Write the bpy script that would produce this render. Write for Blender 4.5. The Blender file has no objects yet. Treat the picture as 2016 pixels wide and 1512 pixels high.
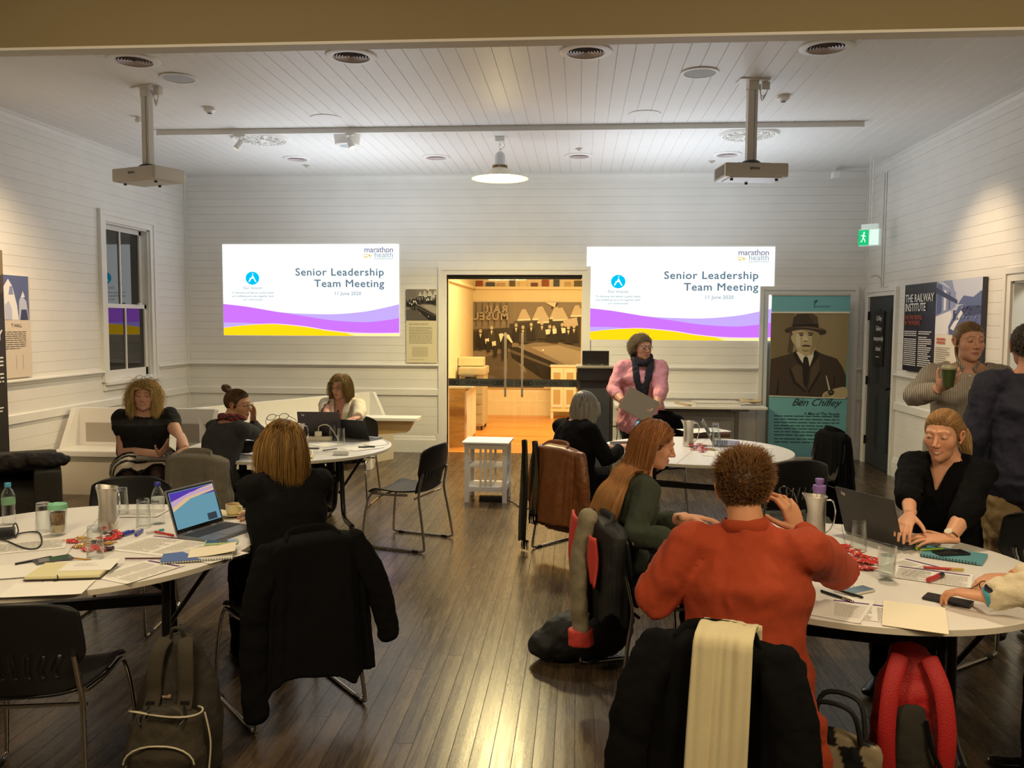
import bpy, bmesh, math, random
import numpy as np
from mathutils import Matrix, Vector, Euler
random.seed(7); RNG = np.random.default_rng(7)
PI = math.pi
C = bpy.context.scene.collection
SC = bpy.context.scene

# ---------------------------------------------------------------- camera
H_CAM = 1.8
F_PX, YAW, PITCH, ROLL = 1680.0, .0775, .0728, .0051
_fw = Vector((-math.sin(YAW)*math.cos(PITCH), math.cos(YAW)*math.cos(PITCH), -math.sin(PITCH)))
_r0 = Vector((math.cos(YAW), math.sin(YAW), 0)); _u0 = _r0.cross(_fw)
_r = _r0*math.cos(ROLL)+_u0*math.sin(ROLL); _u = -_r0*math.sin(ROLL)+_u0*math.cos(ROLL)
cam_d = bpy.data.cameras.new('camera'); cam = bpy.data.objects.new('camera', cam_d); C.objects.link(cam)
cam_d.sensor_width = 36; cam_d.lens = 36*F_PX/2016; cam_d.clip_start = .05; cam_d.clip_end = 100
cam.matrix_world = Matrix(((_r.x, _u.x, -_fw.x, 0), (_r.y, _u.y, -_fw.y, 0), (_r.z, _u.z, -_fw.z, H_CAM), (0, 0, 0, 1)))
SC.camera = cam
def ray(px, py): return _fw*F_PX + _r*(px-1008) + _u*(756-py)
def at_z(px, py, z=0.0):
    d = ray(px, py); return d*((z-H_CAM)/d.z) + Vector((0, 0, H_CAM))
def at_y(px, py, y):
    d = ray(px, py); return d*(y/d.y) + Vector((0, 0, H_CAM))
def at_x(px, py, x):
    d = ray(px, py); return d*(x/d.x) + Vector((0, 0, H_CAM))

# ---------------------------------------------------------------- room numbers (metres)
D, XL, XR, H = 11.54, -5.45, 3.74, 3.77
RAIL, RAIL2 = 1.19, .83

# ---------------------------------------------------------------- view and world
SC.view_settings.view_transform = 'Standard'; SC.view_settings.look = 'None'
SC.view_settings.exposure = 0.14; SC.view_settings.gamma = 1.0; SC.view_settings.use_curve_mapping = False
try:
    SC.cycles.use_denoising = True; SC.cycles.denoiser = 'OPENIMAGEDENOISE'
    SC.cycles.max_bounces = 8; SC.cycles.diffuse_bounces = 4; SC.cycles.glossy_bounces = 4
    SC.cycles.transmission_bounces = 8; SC.cycles.transparent_max_bounces = 16
    SC.cycles.caustics_reflective = False; SC.cycles.caustics_refractive = False
    SC.cycles.sample_clamp_indirect = 6
except Exception: pass
world = bpy.data.worlds.new('world'); SC.world = world; world.use_nodes = True
world.node_tree.nodes['Background'].inputs[0].default_value = (.30, .36, .48, 1)
world.node_tree.nodes['Background'].inputs[1].default_value = .12

def light(kind, name, loc, energy, color, size=.2, rot=None, target=None, spot=None, blend=.5, size_y=None):
    d = bpy.data.lights.new(name, kind); d.energy = energy; d.color = color
    if kind == 'AREA':
        d.size = size
        if size_y: d.shape = 'RECTANGLE'; d.size_y = size_y
    else: d.shadow_soft_size = size
    if kind == 'SPOT': d.spot_size = spot; d.spot_blend = blend
    o = bpy.data.objects.new(name, d); C.objects.link(o); o.location = loc
    if target is not None:
        o.rotation_euler = (Vector(target)-Vector(loc)).to_track_quat('-Z', 'Y').to_euler()
    elif rot: o.rotation_euler = rot
    return o
WARM = (1.0, .80, .52); WARM2 = (1.0, .72, .42); COOL = (.78, .88, 1.0)
# lamps of the near room behind the photographer, under its ceiling
light('AREA', 'near_room_lamp', (-1.9, 1.0, 3.1), 60, (1, .77, .47), 1.0, rot=(math.radians(24), 0, 0))
light('AREA', 'near_room_lamp', (1.6, 1.0, 3.1), 60, (1, .77, .47), 1.0, rot=(math.radians(24), 0, 0))
# downlights over the near tables and mid-room, without fittings
light('SPOT', 'downlight', (-2.3, 4.4, 3.7), 150, (1, .80, .52), .12, target=(-2.3, 3.9, .7), spot=math.radians(95), blend=.9)
light('SPOT', 'downlight', (1.4, 4.4, 3.7), 150, (1, .80, .52), .12, target=(1.4, 3.9, .7), spot=math.radians(95), blend=.9)
light('SPOT', 'downlight', (-.3, 7.6, 3.7), 170, (1, .92, .78), .15, target=(-.4, 7.6, 0), spot=math.radians(120), blend=1)
# wall washers on both galleries
light('SPOT', 'wall_washer', (-4.0, 6.3, 3.65), 330, WARM2, .06, target=(-5.45, 7.3, 1.8), spot=math.radians(70), blend=.9)
light('SPOT', 'wall_washer', (2.35, 7.9, 3.65), 150, WARM2, .06, target=(3.7, 8.3, 1.95), spot=math.radians(62), blend=.9)
# room behind the glass doors
light('AREA', 'back_room_lamp', (-.4, 13.4, 3.2), 150, (1, .70, .30), 1.6, rot=(0, 0, 0))
# added unseen area lights aimed up, brightening the far ceiling
light('AREA', 'ceiling_fill', (-2.6, 9.7, 2.3), 34, COOL, 2.0, rot=(math.radians(-176), 0, 0))
light('AREA', 'ceiling_fill', (1.2, 9.7, 2.3), 34, COOL, 2.0, rot=(math.radians(-176), 0, 0))

# ---------------------------------------------------------------- materials
_M = {}
def mat(name, col, rough=.6, metal=0, noise=0, nscale=8, bump=0, bscale=60, spec=.5, coat=0, stretch=(1, 1, 1), emit=None, sheen=0):
    if name in _M: return _M[name]
    m = bpy.data.materials.new(name); m.use_nodes = True; nt = m.node_tree; b = nt.nodes['Principled BSDF']
    b.inputs['Base Color'].default_value = (*col, 1); b.inputs['Roughness'].default_value = rough
    b.inputs['Metallic'].default_value = metal; b.inputs['Specular IOR Level'].default_value = spec
    b.inputs['Coat Weight'].default_value = coat
    if sheen: b.inputs['Sheen Weight'].default_value = sheen
    if emit:
        b.inputs['Emission Color'].default_value = (*emit[0], 1); b.inputs['Emission Strength'].default_value = emit[1]
    tc = nt.nodes.new('ShaderNodeTexCoord'); mp = nt.nodes.new('ShaderNodeMapping')
    mp.inputs['Scale'].default_value = stretch
    nt.links.new(tc.outputs['Object'], mp.inputs['Vector'])
    if noise:
        n = nt.nodes.new('ShaderNodeTexNoise'); n.inputs['Scale'].default_value = nscale; n.inputs['Detail'].default_value = 5
        nt.links.new(mp.outputs[0], n.inputs['Vector'])
        r = nt.nodes.new('ShaderNodeValToRGB')
        r.color_ramp.elements[0].color = (*[c*(1-noise) for c in col], 1); r.color_ramp.elements[1].color = (*[min(1, c*(1+noise)) for c in col], 1)
        r.color_ramp.elements[0].position = .3; r.color_ramp.elements[1].position = .7
        nt.links.new(n.outputs['Fac'], r.inputs[0]); nt.links.new(r.outputs[0], b.inputs['Base Color'])
    if bump:
        n2 = nt.nodes.new('ShaderNodeTexNoise'); n2.inputs['Scale'].default_value = bscale; n2.inputs['Detail'].default_value = 6
        nt.links.new(mp.outputs[0], n2.inputs['Vector'])
        bp = nt.nodes.new('ShaderNodeBump'); bp.inputs['Strength'].default_value = bump; bp.inputs['Distance'].default_value = .01
        nt.links.new(n2.outputs['Fac'], bp.inputs['Height']); nt.links.new(bp.outputs[0], b.inputs['Normal'])
    _M[name] = m; return m
def emis(name, col, s=1.0):
    if name in _M: return _M[name]
    m = bpy.data.materials.new(name); m.use_nodes = True; nt = m.node_tree
    nt.nodes.remove(nt.nodes['Principled BSDF']); e = nt.nodes.new('ShaderNodeEmission')
    e.inputs[0].default_value = (*col, 1); e.inputs[1].default_value = s
    nt.links.new(e.outputs[0], nt.nodes['Material Output'].inputs[0]); _M[name] = m; return m
def glass(name, col=(1, 1, 1), rough=0.0, thin=False, ior=1.45):
    if name in _M: return _M[name]
    m = bpy.data.materials.new(name); m.use_nodes = True; nt = m.node_tree; b = nt.nodes['Principled BSDF']
    if thin:
        nt.nodes.remove(b); t = nt.nodes.new('ShaderNodeBsdfTransparent'); g = nt.nodes.new('ShaderNodeBsdfGlossy')
        g.inputs['Roughness'].default_value = .02; t.inputs[0].default_value = (*col, 1)
        mx = nt.nodes.new('ShaderNodeMixShader'); mx.inputs[0].default_value = (ior-1)**2/(ior+1)**2+.01
        nt.links.new(t.outputs[0], mx.inputs[1]); nt.links.new(g.outputs[0], mx.inputs[2])
        nt.links.new(mx.outputs[0], nt.nodes['Material Output'].inputs[0])
    else:
        b.inputs['Base Color'].default_value = (*col, 1); b.inputs['Roughness'].default_value = rough
        b.inputs['Transmission Weight'].default_value = 1; b.inputs['IOR'].default_value = ior
    _M[name] = m; return m
def vcol(name, rough=.5, spec=.4, sss=0, sheen=0, bump=0, bscale=150):
    """material reading the mesh's own colour attribute 'col'"""
    if name in _M: return _M[name]
    m = bpy.data.materials.new(name); m.use_nodes = True; nt = m.node_tree; b = nt.nodes['Principled BSDF']
    a = nt.nodes.new('ShaderNodeAttribute'); a.attribute_name = 'col'
    nt.links.new(a.outputs['Color'], b.inputs['Base Color'])
    b.inputs['Roughness'].default_value = rough; b.inputs['Specular IOR Level'].default_value = spec
    if sss:
        b.inputs['Subsurface Weight'].default_value = sss; b.inputs['Subsurface Radius'].default_value = (.6, .25, .12); b.inputs['Subsurface Scale'].default_value = .012
    if bump:
        tc = nt.nodes.new('ShaderNodeTexCoord'); n2 = nt.nodes.new('ShaderNodeTexNoise'); n2.inputs['Scale'].default_value = bscale
        nt.links.new(tc.outputs['Object'], n2.inputs['Vector']); bp = nt.nodes.new('ShaderNodeBump')
        bp.inputs['Strength'].default_value = bump; bp.inputs['Distance'].default_value = .004
        nt.links.new(n2.outputs['Fac'], bp.inputs['Height']); nt.links.new(bp.outputs[0], b.inputs['Normal'])
    _M[name] = m; return m
def stripes(name, c1, c2, axis, freq, duty=.5, rough=.6, bump=0):
    """two-colour stripes along an object axis"""
    if name in _M: return _M[name]
    m = mat(name, c1, rough, bump=bump, bscale=40); nt = m.node_tree; b = nt.nodes['Principled BSDF']
    tc = nt.nodes.new('ShaderNodeTexCoord'); sp = nt.nodes.new('ShaderNodeSeparateXYZ'); nt.links.new(tc.outputs['Object'], sp.inputs[0])
    k = nt.nodes.new('ShaderNodeMath'); k.operation = 'MULTIPLY'; k.inputs[1].default_value = freq
    nt.links.new(sp.outputs[axis], k.inputs[0]); fr = nt.nodes.new('ShaderNodeMath'); fr.operation = 'FRACT'; nt.links.new(k.outputs[0], fr.inputs[0])
    gt = nt.nodes.new('ShaderNodeMath'); gt.operation = 'GREATER_THAN'; gt.inputs[1].default_value = duty; nt.links.new(fr.outputs[0], gt.inputs[0])
    mx = nt.nodes.new('ShaderNodeMix'); mx.data_type = 'RGBA'; mx.inputs[6].default_value = (*c1, 1); mx.inputs[7].default_value = (*c2, 1)
    nt.links.new(gt.outputs[0], mx.inputs[0]); nt.links.new(mx.outputs[2], b.inputs['Base Color']); return m
def rgb(h):
    h = h.lstrip('#'); v = [int(h[i:i+2], 16)/255 for i in (0, 2, 4)]
    return tuple(c/12.92 if c <= .04045 else ((c+.055)/1.055)**2.4 for c in v)

WHITE = mat('white_paint', (.78, .77, .74), .45, noise=.03, nscale=3)
CEILW = mat('ceiling_paint', (.76, .75, .73), .5, noise=.02, nscale=2)
DIMMED = mat('dimmed_header', (.27, .215, .115), .7, noise=.03, nscale=1.2)  # pale header darkened: its dim warm light is put into the colour
BLACK = mat('black_plastic', (.008, .008, .009), .42, bump=.05, bscale=300)
BLACKM = mat('black_metal', (.014, .014, .015), .35, metal=.3)
CHROME = mat('chrome', (.75, .75, .75), .12, metal=1)
STEEL = mat('brushed_steel', (.60, .57, .52), .40, metal=1, noise=.08, nscale=30, stretch=(8, 8, .3))
PAPER = mat('paper', (.80, .79, .75), .8, noise=.02)
PRINTK = mat('print_ink', (.10, .10, .10), .7)
LAMIN = mat('white_laminate', (.80, .78, .75), .35, noise=.02)
EDGE = mat('table_edging', (.62, .58, .48), .5)
RUBBER = mat('rubber', (.02, .02, .02), .7)
def clear_glass(name, tint=(.97, .985, .98)):
    m = bpy.data.materials.new(name); m.use_nodes = True; nt = m.node_tree; nt.nodes.remove(nt.nodes['Principled BSDF'])
    t = nt.nodes.new('ShaderNodeBsdfTransparent'); g = nt.nodes.new('ShaderNodeBsdfGlossy'); g.inputs['Roughness'].default_value = .04; t.inputs[0].default_value = (*tint, 1)
    lw = nt.nodes.new('ShaderNodeLayerWeight'); lw.inputs[0].default_value = .22; mx = nt.nodes.new('ShaderNodeMixShader')
    nt.links.new(lw.outputs['Facing'], mx.inputs[0]); nt.links.new(t.outputs[0], mx.inputs[1]); nt.links.new(g.outputs[0], mx.inputs[2]); nt.links.new(mx.outputs[0], nt.nodes['Material Output'].inputs[0])
    _M[name] = m; return m
THING = clear_glass('tumbler_glass')
WATERG = glass('clear_glass', (.97, .99, .98), 0, ior=1.45)
PANE = glass('door_glass', (.98, .985, .98), thin=True, ior=1.35)

# ---------------------------------------------------------------- mesh builder
class MB:
    def __init__(s): s.v = []; s.f = []; s.m = []
    def add(s, vs, fs, mi=0, M=None):
        o = len(s.v)
        s.v += [tuple(M @ Vector(v)) for v in vs] if M is not None else [tuple(v) for v in vs]
        s.f += [tuple(i+o for i in f) for f in fs]; s.m += [mi]*len(fs); return s
    def box(s, c, d, rz=0, mi=0, M=None, bev=0):
        c = Vector(c); x, y, z = d[0]/2, d[1]/2, d[2]/2
        T = Matrix.Translation(c) @ Matrix.Rotation(rz, 4, 'Z')
        if M is not None: T = M @ T
        if bev:
            bm = bmesh.new(); bmesh.ops.create_cube(bm, size=1, matrix=Matrix.Diagonal((*d, 1)))
            bmesh.ops.bevel(bm, geom=bm.edges[:], offset=min(bev, min(d)*.45), segments=2, affect='EDGES', profile=.7)
            vs = [v.co.copy() for v in bm.verts]; fs = [[v.index for v in f.verts] for f in bm.faces]; bm.free()
            return s.add(vs, fs, mi, T)
        vs = [(-x, -y, -z), (x, -y, -z), (x, y, -z), (-x, y, -z), (-x, -y, z), (x, -y, z), (x, y, z), (-x, y, z)]
        fs = [(0, 3, 2, 1), (4, 5, 6, 7), (0, 1, 5, 4), (1, 2, 6, 5), (2, 3, 7, 6), (3, 0, 4, 7)]
        return s.add(vs, fs, mi, T)
    def span(s, a, b, mi=0, bev=0, M=None):
        a, b = Vector(a), Vector(b); return s.box((a+b)/2, [abs(b[i]-a[i]) for i in range(3)], 0, mi, M, bev)
    def lathe(s, prof, seg=32, mi=0, M=None, c=(0, 0, 0)):
        vs = []; fs = []; n = len(prof)
        for (r, z) in prof:
            for k in range(seg):
                a = 2*PI*k/seg; vs.append((c[0]+r*math.cos(a), c[1]+r*math.sin(a), c[2]+z))
        for i in range(n-1):
            for k in range(seg):
                k2 = (k+1) % seg; fs.append((i*seg+k, i*seg+k2, (i+1)*seg+k2, (i+1)*seg+k))
        if prof[0][0] > 1e-5: fs.append(tuple(range(seg-1, -1, -1)))
        if prof[-1][0] > 1e-5: fs.append(tuple((n-1)*seg+k for k in range(seg)))
        return s.add(vs, fs, mi, M)
    def tube(s, pts, r, seg=10, mi=0, M=None, side=None, ab=None, cap=True, closed=False):
        """tube through pts; r scalar or list; ab list of (a,b) ellipse half axes with 'side' the a-axis"""
        P = [Vector(p) for p in pts]; n = len(P); vs = []; fs = []
        up = Vector(side) if side is not None else None; prev = None
        def section(i):
            nonlocal prev
            t = (P[min(i+1, n-1)]-P[max(i-1, 0)])
            if closed: t = P[(i+1) % n]-P[(i-1) % n]
            t.normalize()
            if up is not None: a = up - t*up.dot(t)
            else:
                ref = prev if prev is not None else (Vector((0, 0, 1)) if abs(t.z) < .9 else Vector((1, 0, 0)))
                a = ref - t*ref.dot(t)
            a.normalize(); prev = a.copy(); return t, a, t.cross(a)
        def ring(c, a, b, ra, rb):
            for k in range(seg):
                q = 2*PI*k/seg; vs.append(c + a*(ra*math.cos(q)) + b*(rb*math.sin(q)))
        R = [((r[i], r[i]) if isinstance(r, (list, tuple)) else (r, r)) if ab is None else ab[i] for i in range(n)]
        fr = [section(i) for i in range(n)]; cnt = 0
        if cap == 'round' and not closed:
            t, a, b = fr[0]
            for q in (.9, .6, .3):
                ring(P[0]-t*(math.sin(q*PI/2)*min(R[0])), a, b, R[0][0]*math.cos(q*PI/2), R[0][1]*math.cos(q*PI/2)); cnt += 1
        for i in range(n): ring(P[i], fr[i][1], fr[i][2], *R[i]); cnt += 1
        if cap == 'round' and not closed:
            t, a, b = fr[-1]
            for q in (.3, .6, .9):
                ring(P[-1]+t*(math.sin(q*PI/2)*min(R[-1])), a, b, R[-1][0]*math.cos(q*PI/2), R[-1][1]*math.cos(q*PI/2)); cnt += 1
        for i in range(cnt-1 + (1 if closed else 0)):
            for k in range(seg):
                k2 = (k+1) % seg; j = (i+1) % cnt
                fs.append((i*seg+k, i*seg+k2, j*seg+k2, j*seg+k))
        if cap and not closed:
            fs.append(tuple(range(seg-1, -1, -1))); fs.append(tuple((cnt-1)*seg+k for k in range(seg)))
        return s.add(vs, fs, mi, M)
    def ell(s, c, r, seg=20, rings=12, mi=0, M=None):
        vs = [(c[0], c[1], c[2]-r[2])]; fs = []
        for i in range(1, rings):
            p = -PI/2+PI*i/rings
            for k in range(seg):
                a = 2*PI*k/seg; vs.append((c[0]+r[0]*math.cos(p)*math.cos(a), c[1]+r[1]*math.cos(p)*math.sin(a), c[2]+r[2]*math.sin(p)))
        vs.append((c[0], c[1], c[2]+r[2])); n = len(vs)-1
        for k in range(seg):
            k2 = (k+1) % seg; fs.append((0, 1+k2, 1+k)); fs.append((n, n-seg+k, n-seg+k2))
            for i in range(rings-2):
                a = 1+i*seg; fs.append((a+k, a+k2, a+seg+k2, a+seg+k))
        return s.add(vs, fs, mi, M)
    def prism(s, poly, z0, z1, mi=0, M=None):
        n = len(poly); vs = [(x, y, z0) for x, y in poly]+[(x, y, z1) for x, y in poly]
        fs = [tuple(range(n-1, -1, -1)), tuple(range(n, 2*n))]+[(i, (i+1) % n, n+(i+1) % n, n+i) for i in range(n)]
        return s.add(vs, fs, mi, M)
    def grid(s, fn, nu, nv, mi=0, M=None, skip=None, wrap=False):
        vs = [fn(i/(nu if wrap else nu-1), j/(nv-1)) for j in range(nv) for i in range(nu)]; fs = []
        for j in range(nv-1):
            for i in range(nu if wrap else nu-1):
                if skip and skip((i+.5)/(nu-1), (j+.5)/(nv-1)): continue
                i2 = (i+1) % nu; fs.append((j*nu+i, j*nu+i2, (j+1)*nu+i2, (j+1)*nu+i))
        return s.add(vs, fs, mi, M)
    def build(s, name, mats, parent=None, smooth=False, auto=None, thick=0, sub=0):
        me = bpy.data.meshes.new(name); me.from_pydata([tuple(v) for v in s.v], [], s.f); me.validate()
        mats = mats if isinstance(mats, (list, tuple)) else [mats]
        for m in mats: me.materials.append(m)
        if len(me.polygons) == len(s.m): me.polygons.foreach_set('material_index', s.m)
        bm = bmesh.new(); bm.from_mesh(me)
        if not thick and name not in ('print', 'lettering'): bmesh.ops.recalc_face_normals(bm, faces=bm.faces)
        bm.to_mesh(me); bm.free()
        if smooth: me.polygons.foreach_set('use_smooth', [True]*len(me.polygons))
        if smooth and auto is not False:
            try: me.set_sharp_from_angle(angle=math.radians(auto or 40))
            except Exception: pass
        o = bpy.data.objects.new(name, me); C.objects.link(o)
        if parent: o.parent = parent
        if thick: md = o.modifiers.new('s', 'SOLIDIFY'); md.thickness = thick; md.offset = 0
        if sub: md = o.modifiers.new('u', 'SUBSURF'); md.levels = sub; md.render_levels = sub
        return o

def tag(o, label=None, cat=None, group=None, kind=None):
    if label: o['label'] = label
    if cat: o['category'] = cat
    if group: o['group'] = group
    if kind: o['kind'] = kind
    return o
def thing(name, label, cat, loc=(0, 0, 0), rz=0, group=None):
    o = bpy.data.objects.new(name, None); C.objects.link(o); o.location = loc; o.rotation_euler = (0, 0, rz)
    o.empty_display_size = .1
    return tag(o, label, cat, group)
def struct(o): o['kind'] = 'structure'; return o
def copy_tree(o, parent=None):
    c = o.copy(); C.objects.link(c)
    if parent: c.parent = parent
    for ch in [x for x in bpy.data.objects if x.parent == o]: copy_tree(ch, c)
    return c
def smooth_path(pts, n=8, closed=False):
    P = [Vector(p) for p in pts]; out = []; m = len(P)
    rng = range(m) if closed else range(m-1)
    for i in rng:
        if closed: p0, p1, p2, p3 = P[(i-1) % m], P[i], P[(i+1) % m], P[(i+2) % m]
        else: p0, p1, p2, p3 = P[max(i-1, 0)], P[i], P[i+1], P[min(i+2, m-1)]
        for k in range(n):
            t = k/n; out.append(.5*((2*p1)+(p2-p0)*t+(2*p0-5*p1+4*p2-p3)*t*t+(3*p1-p0-3*p2+p3)*t**3))
    if not closed: out.append(P[-1])
    return out
def text_mesh(mb, txt, size, M, mi=0, align='LEFT', bold=0, shear=0, space=1.0, xs=1.0):
    cu = bpy.data.curves.new('t', 'FONT'); cu.body = txt; cu.size = size; cu.align_x = align; cu.offset = bold; cu.shear = shear
    cu.space_character = space; cu.resolution_u = 3; cu.fill_mode = 'FRONT' if hasattr(cu, 'fill_mode') else cu.fill_mode
    o = bpy.data.objects.new('t', cu); C.objects.link(o)
    dg = bpy.context.evaluated_depsgraph_get(); me = bpy.data.meshes.new_from_object(o.evaluated_get(dg))
    S = Matrix.Diagonal((xs, 1, 1, 1))
    mb.add([v.co.copy() for v in me.vertices], [tuple(p.vertices) for p in me.polygons], mi, M @ S)
    bpy.data.objects.remove(o); bpy.data.curves.remove(cu); bpy.data.meshes.remove(me)
# wall art: polygons in picture units, stacked by hairline layers; M maps (x right, y up, z toward viewer)
def art(polys, name, mats, M, parent=None, curve=True, lay=.0004, l0=0):
    mb = MB()
    for i, (pts, mi, *cv) in enumerate(polys):
        c = cv[0] if cv else False
        p = [(x, y, 0) for x, y in pts]
        if c: p = smooth_path(p, 5, True)
        mb.add([(q[0], q[1], l0+lay*(i+1)) for q in p], [tuple(range(len(p)))], mi, M)
    return mb.build(name, mats, parent)
def rect(x0, y0, x1, y1): return [(x0, y0), (x1, y0), (x1, y1), (x0, y1)]
def poly_rows(mb, x0, x1, y0, rows, dy, hgt, M, mi=0, seed=1, ragged=True):
    """lines of unreadable small print as word-length bars"""
    rn = random.Random(seed)
    for r in range(rows):
        x = x0; y = y0-r*dy; end = x1 - (rn.random()*.35*(x1-x0) if ragged and rn.random() < .25 else 0)
        while x < end-.004:
            w = min((x1-x0)*(.05+.12*rn.random()), end-x)
            mb.add([(x, y, 0), (x+w, y, 0), (x+w, y+hgt, 0), (x, y+hgt, 0)], [(0, 1, 2, 3)], mi, M); x += w+(x1-x0)*.018
# ================================================================ ROOM
def shiplap(mb, axis, k, sgn, u0, u1, z0, z1, p=.105, depth=.0045, gap=.0026, z_ref=0.0, mi=0, back=None):
    """lining boards on a plane (axis 'x' or 'y' = k), normal sgn; real V-grooves every p"""
    def P(u, z, d):
        return (k+sgn*-d, u, z) if axis == 'x' else ((u, k-sgn*d, z) if axis == 'y' else (u, z, k-sgn*d))
    zs = [(z0, 0)]; n = math.ceil((z0-z_ref)/p+1e-6)
    while z_ref+n*p < z1-gap:
        z = z_ref+n*p
        if z > z0+gap: zs += [(z-gap, 0), (z-.001, depth), (z+.001, depth), (z+gap, 0)]
        n += 1
    zs.append((z1, 0)); vs = []; fs = []
    for i, (z, d) in enumerate(zs): vs += [P(u0, z, d), P(u1, z, d)]
    for i in range(len(zs)-1): fs.append((2*i, 2*i+1, 2*i+3, 2*i+2))
    mb.add(vs, fs, mi)
def slab(mb, a, b, mi=0): mb.span(a, b, mi)

# floor ----------------------------------------------------------
def floor_mat(name, c_dark, c_light, w, rough, gap=.035, axis='X', gdark=.012):
    m = bpy.data.materials.new(name); m.use_nodes = True; nt = m.node_tree; L = nt.links.new; b = nt.nodes['Principled BSDF']
    N = lambda t, **k: nt.nodes.new(t)
    tc = N('x'and'ShaderNodeTexCoord'); sp = N('ShaderNodeSeparateXYZ'); L(tc.outputs['Object'], sp.inputs[0])
    U, V = (0, 1) if axis == 'X' else (1, 0)
    def math_(op, a, v=None, b2=None):
        q = N('ShaderNodeMath'); q.operation = op
        if isinstance(a, (int, float)): q.inputs[0].default_value = a
        else: L(a, q.inputs[0])
        if v is not None:
            if isinstance(v, (int, float)): q.inputs[1].default_value = v
            else: L(v, q.inputs[1])
        return q.outputs[0]
    u = math_('DIVIDE', sp.outputs[U], w); idx = math_('FLOOR', u); fr = math_('FRACT', u)
    wn = N('ShaderNodeTexWhiteNoise'); wn.noise_dimensions = '1D'; L(idx, wn.inputs['W'])
    # butt joints
    off = math_('MULTIPLY', wn.outputs['Value'], 3.7); v = math_('DIVIDE', math_('ADD', sp.outputs[V], off), 2.6)
    vi = math_('FLOOR', v); vf = math_('FRACT', v)
    cb = N('ShaderNodeCombineXYZ'); L(idx, cb.inputs[0]); L(vi, cb.inputs[1])
    wn2 = N('ShaderNodeTexWhiteNoise'); wn2.noise_dimensions = '3D'; L(cb.outputs[0], wn2.inputs['Vector'])
    mp = N('ShaderNodeMapping'); mp.inputs['Scale'].default_value = (16, 1.1, 1) if axis == 'X' else (1.1, 16, 1)
    L(tc.outputs['Object'], mp.inputs[0])
    ad = N('ShaderNodeVectorMath'); ad.operation = 'ADD'; L(mp.outputs[0], ad.inputs[0])
    sc = N('ShaderNodeVectorMath'); sc.operation = 'SCALE'; sc.inputs[3].default_value = 37; L(wn2.outputs['Color'], sc.inputs[0]); L(sc.outputs[0], ad.inputs[1])
    n = N('ShaderNodeTexNoise'); n.inputs['Scale'].default_value = 3.2; n.inputs['Detail'].default_value = 9; n.inputs['Roughness'].default_value = .68; n.inputs['Distortion'].default_value = .7; L(ad.outputs[0], n.inputs['Vector'])
    mixf = math_('ADD', math_('MULTIPLY', n.outputs['Fac'], .9), math_('MULTIPLY', wn2.outputs['Value'], .35))
    r = N('ShaderNodeValToRGB'); r.color_ramp.elements[0].color = (*c_dark, 1); r.color_ramp.elements[1].color = (*c_light, 1)
    r.color_ramp.elements[0].position = .35; r.color_ramp.elements[1].position = .92; L(mixf, r.inputs[0])
    e1 = math_('LESS_THAN', fr, gap); e2 = math_('LESS_THAN', vf, .0012); ed = math_('MAXIMUM', e1, e2)
    mx = N('ShaderNodeMix'); mx.data_type = 'RGBA'; L(ed, mx.inputs[0]); L(r.outputs[0], mx.inputs[6]); mx.inputs[7].default_value = (gdark, gdark*.7, gdark*.5, 1)
    L(mx.outputs[2], b.inputs['Base Color'])
    rr = math_('ADD', math_('MULTIPLY', n.outputs['Fac'], .22), rough+.03); rr = math_('ADD', rr, math_('MULTIPLY', ed, .4)); L(rr, b.inputs['Roughness'])
    hh = math_('SUBTRACT', math_('MULTIPLY', n.outputs['Fac'], .12), ed)
    # slight cupping of each board
    cup = math_('MULTIPLY', math_('PINGPONG', fr, .5), .5); hh = math_('ADD', hh, cup)
    bp = N('ShaderNodeBump'); bp.inputs['Strength'].default_value = .5; bp.inputs['Distance'].default_value = .003; L(hh, bp.inputs['Height']); L(bp.outputs[0], b.inputs['Normal'])
    b.inputs['Specular IOR Level'].default_value = .6
    return m
FLOORM = floor_mat('dark_floorboards', (.026, .016, .009), (.125, .085, .047), .086, .13)
FLOOR2 = floor_mat('honey_floorboards', (.55, .20, .035), (.85, .42, .09), .09, .2, gap=.03, axis='Y', gdark=.2)
mb = MB(); mb.span((XL-.2, -3, -.1), (XR+.2, D+.06, 0)); struct(mb.build('floor', FLOORM))
DX0, DX1, DZ = -1.79, .04, 2.43                      # doorway to the back room
BX0, BX1, BZ = 2.49, 3.53, 2.17                      # doorway hidden by the banner
# back wall ------------------------------------------------------
mb = MB()
for (a, b, z0, z1) in ((XL, DX0, RAIL, H), (DX1, BX0, RAIL, H), (BX1, XR, RAIL, H), (DX0, DX1, DZ, H), (BX0, BX1, BZ, H)):
    shiplap(mb, 'y', D, -1, a, b, z0, z1)
for (a, b) in ((XL, DX0), (DX1, BX0), (BX1, XR)):
    shiplap(mb, 'y', D, -1, a, b, 0, RAIL, p=.125)
slab(mb, (XL, D+.012, 0), (DX0, D+.12, H)); slab(mb, (DX1, D+.012, 0), (BX0, D+.12, H)); slab(mb, (BX1, D+.012, 0), (XR, D+.12, H))
slab(mb, (DX0, D+.012, DZ), (DX1, D+.12, H)); slab(mb, (BX0, D+.012, BZ), (BX1, D+.12, H))
struct(mb.build('wall_back', WHITE))
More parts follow.
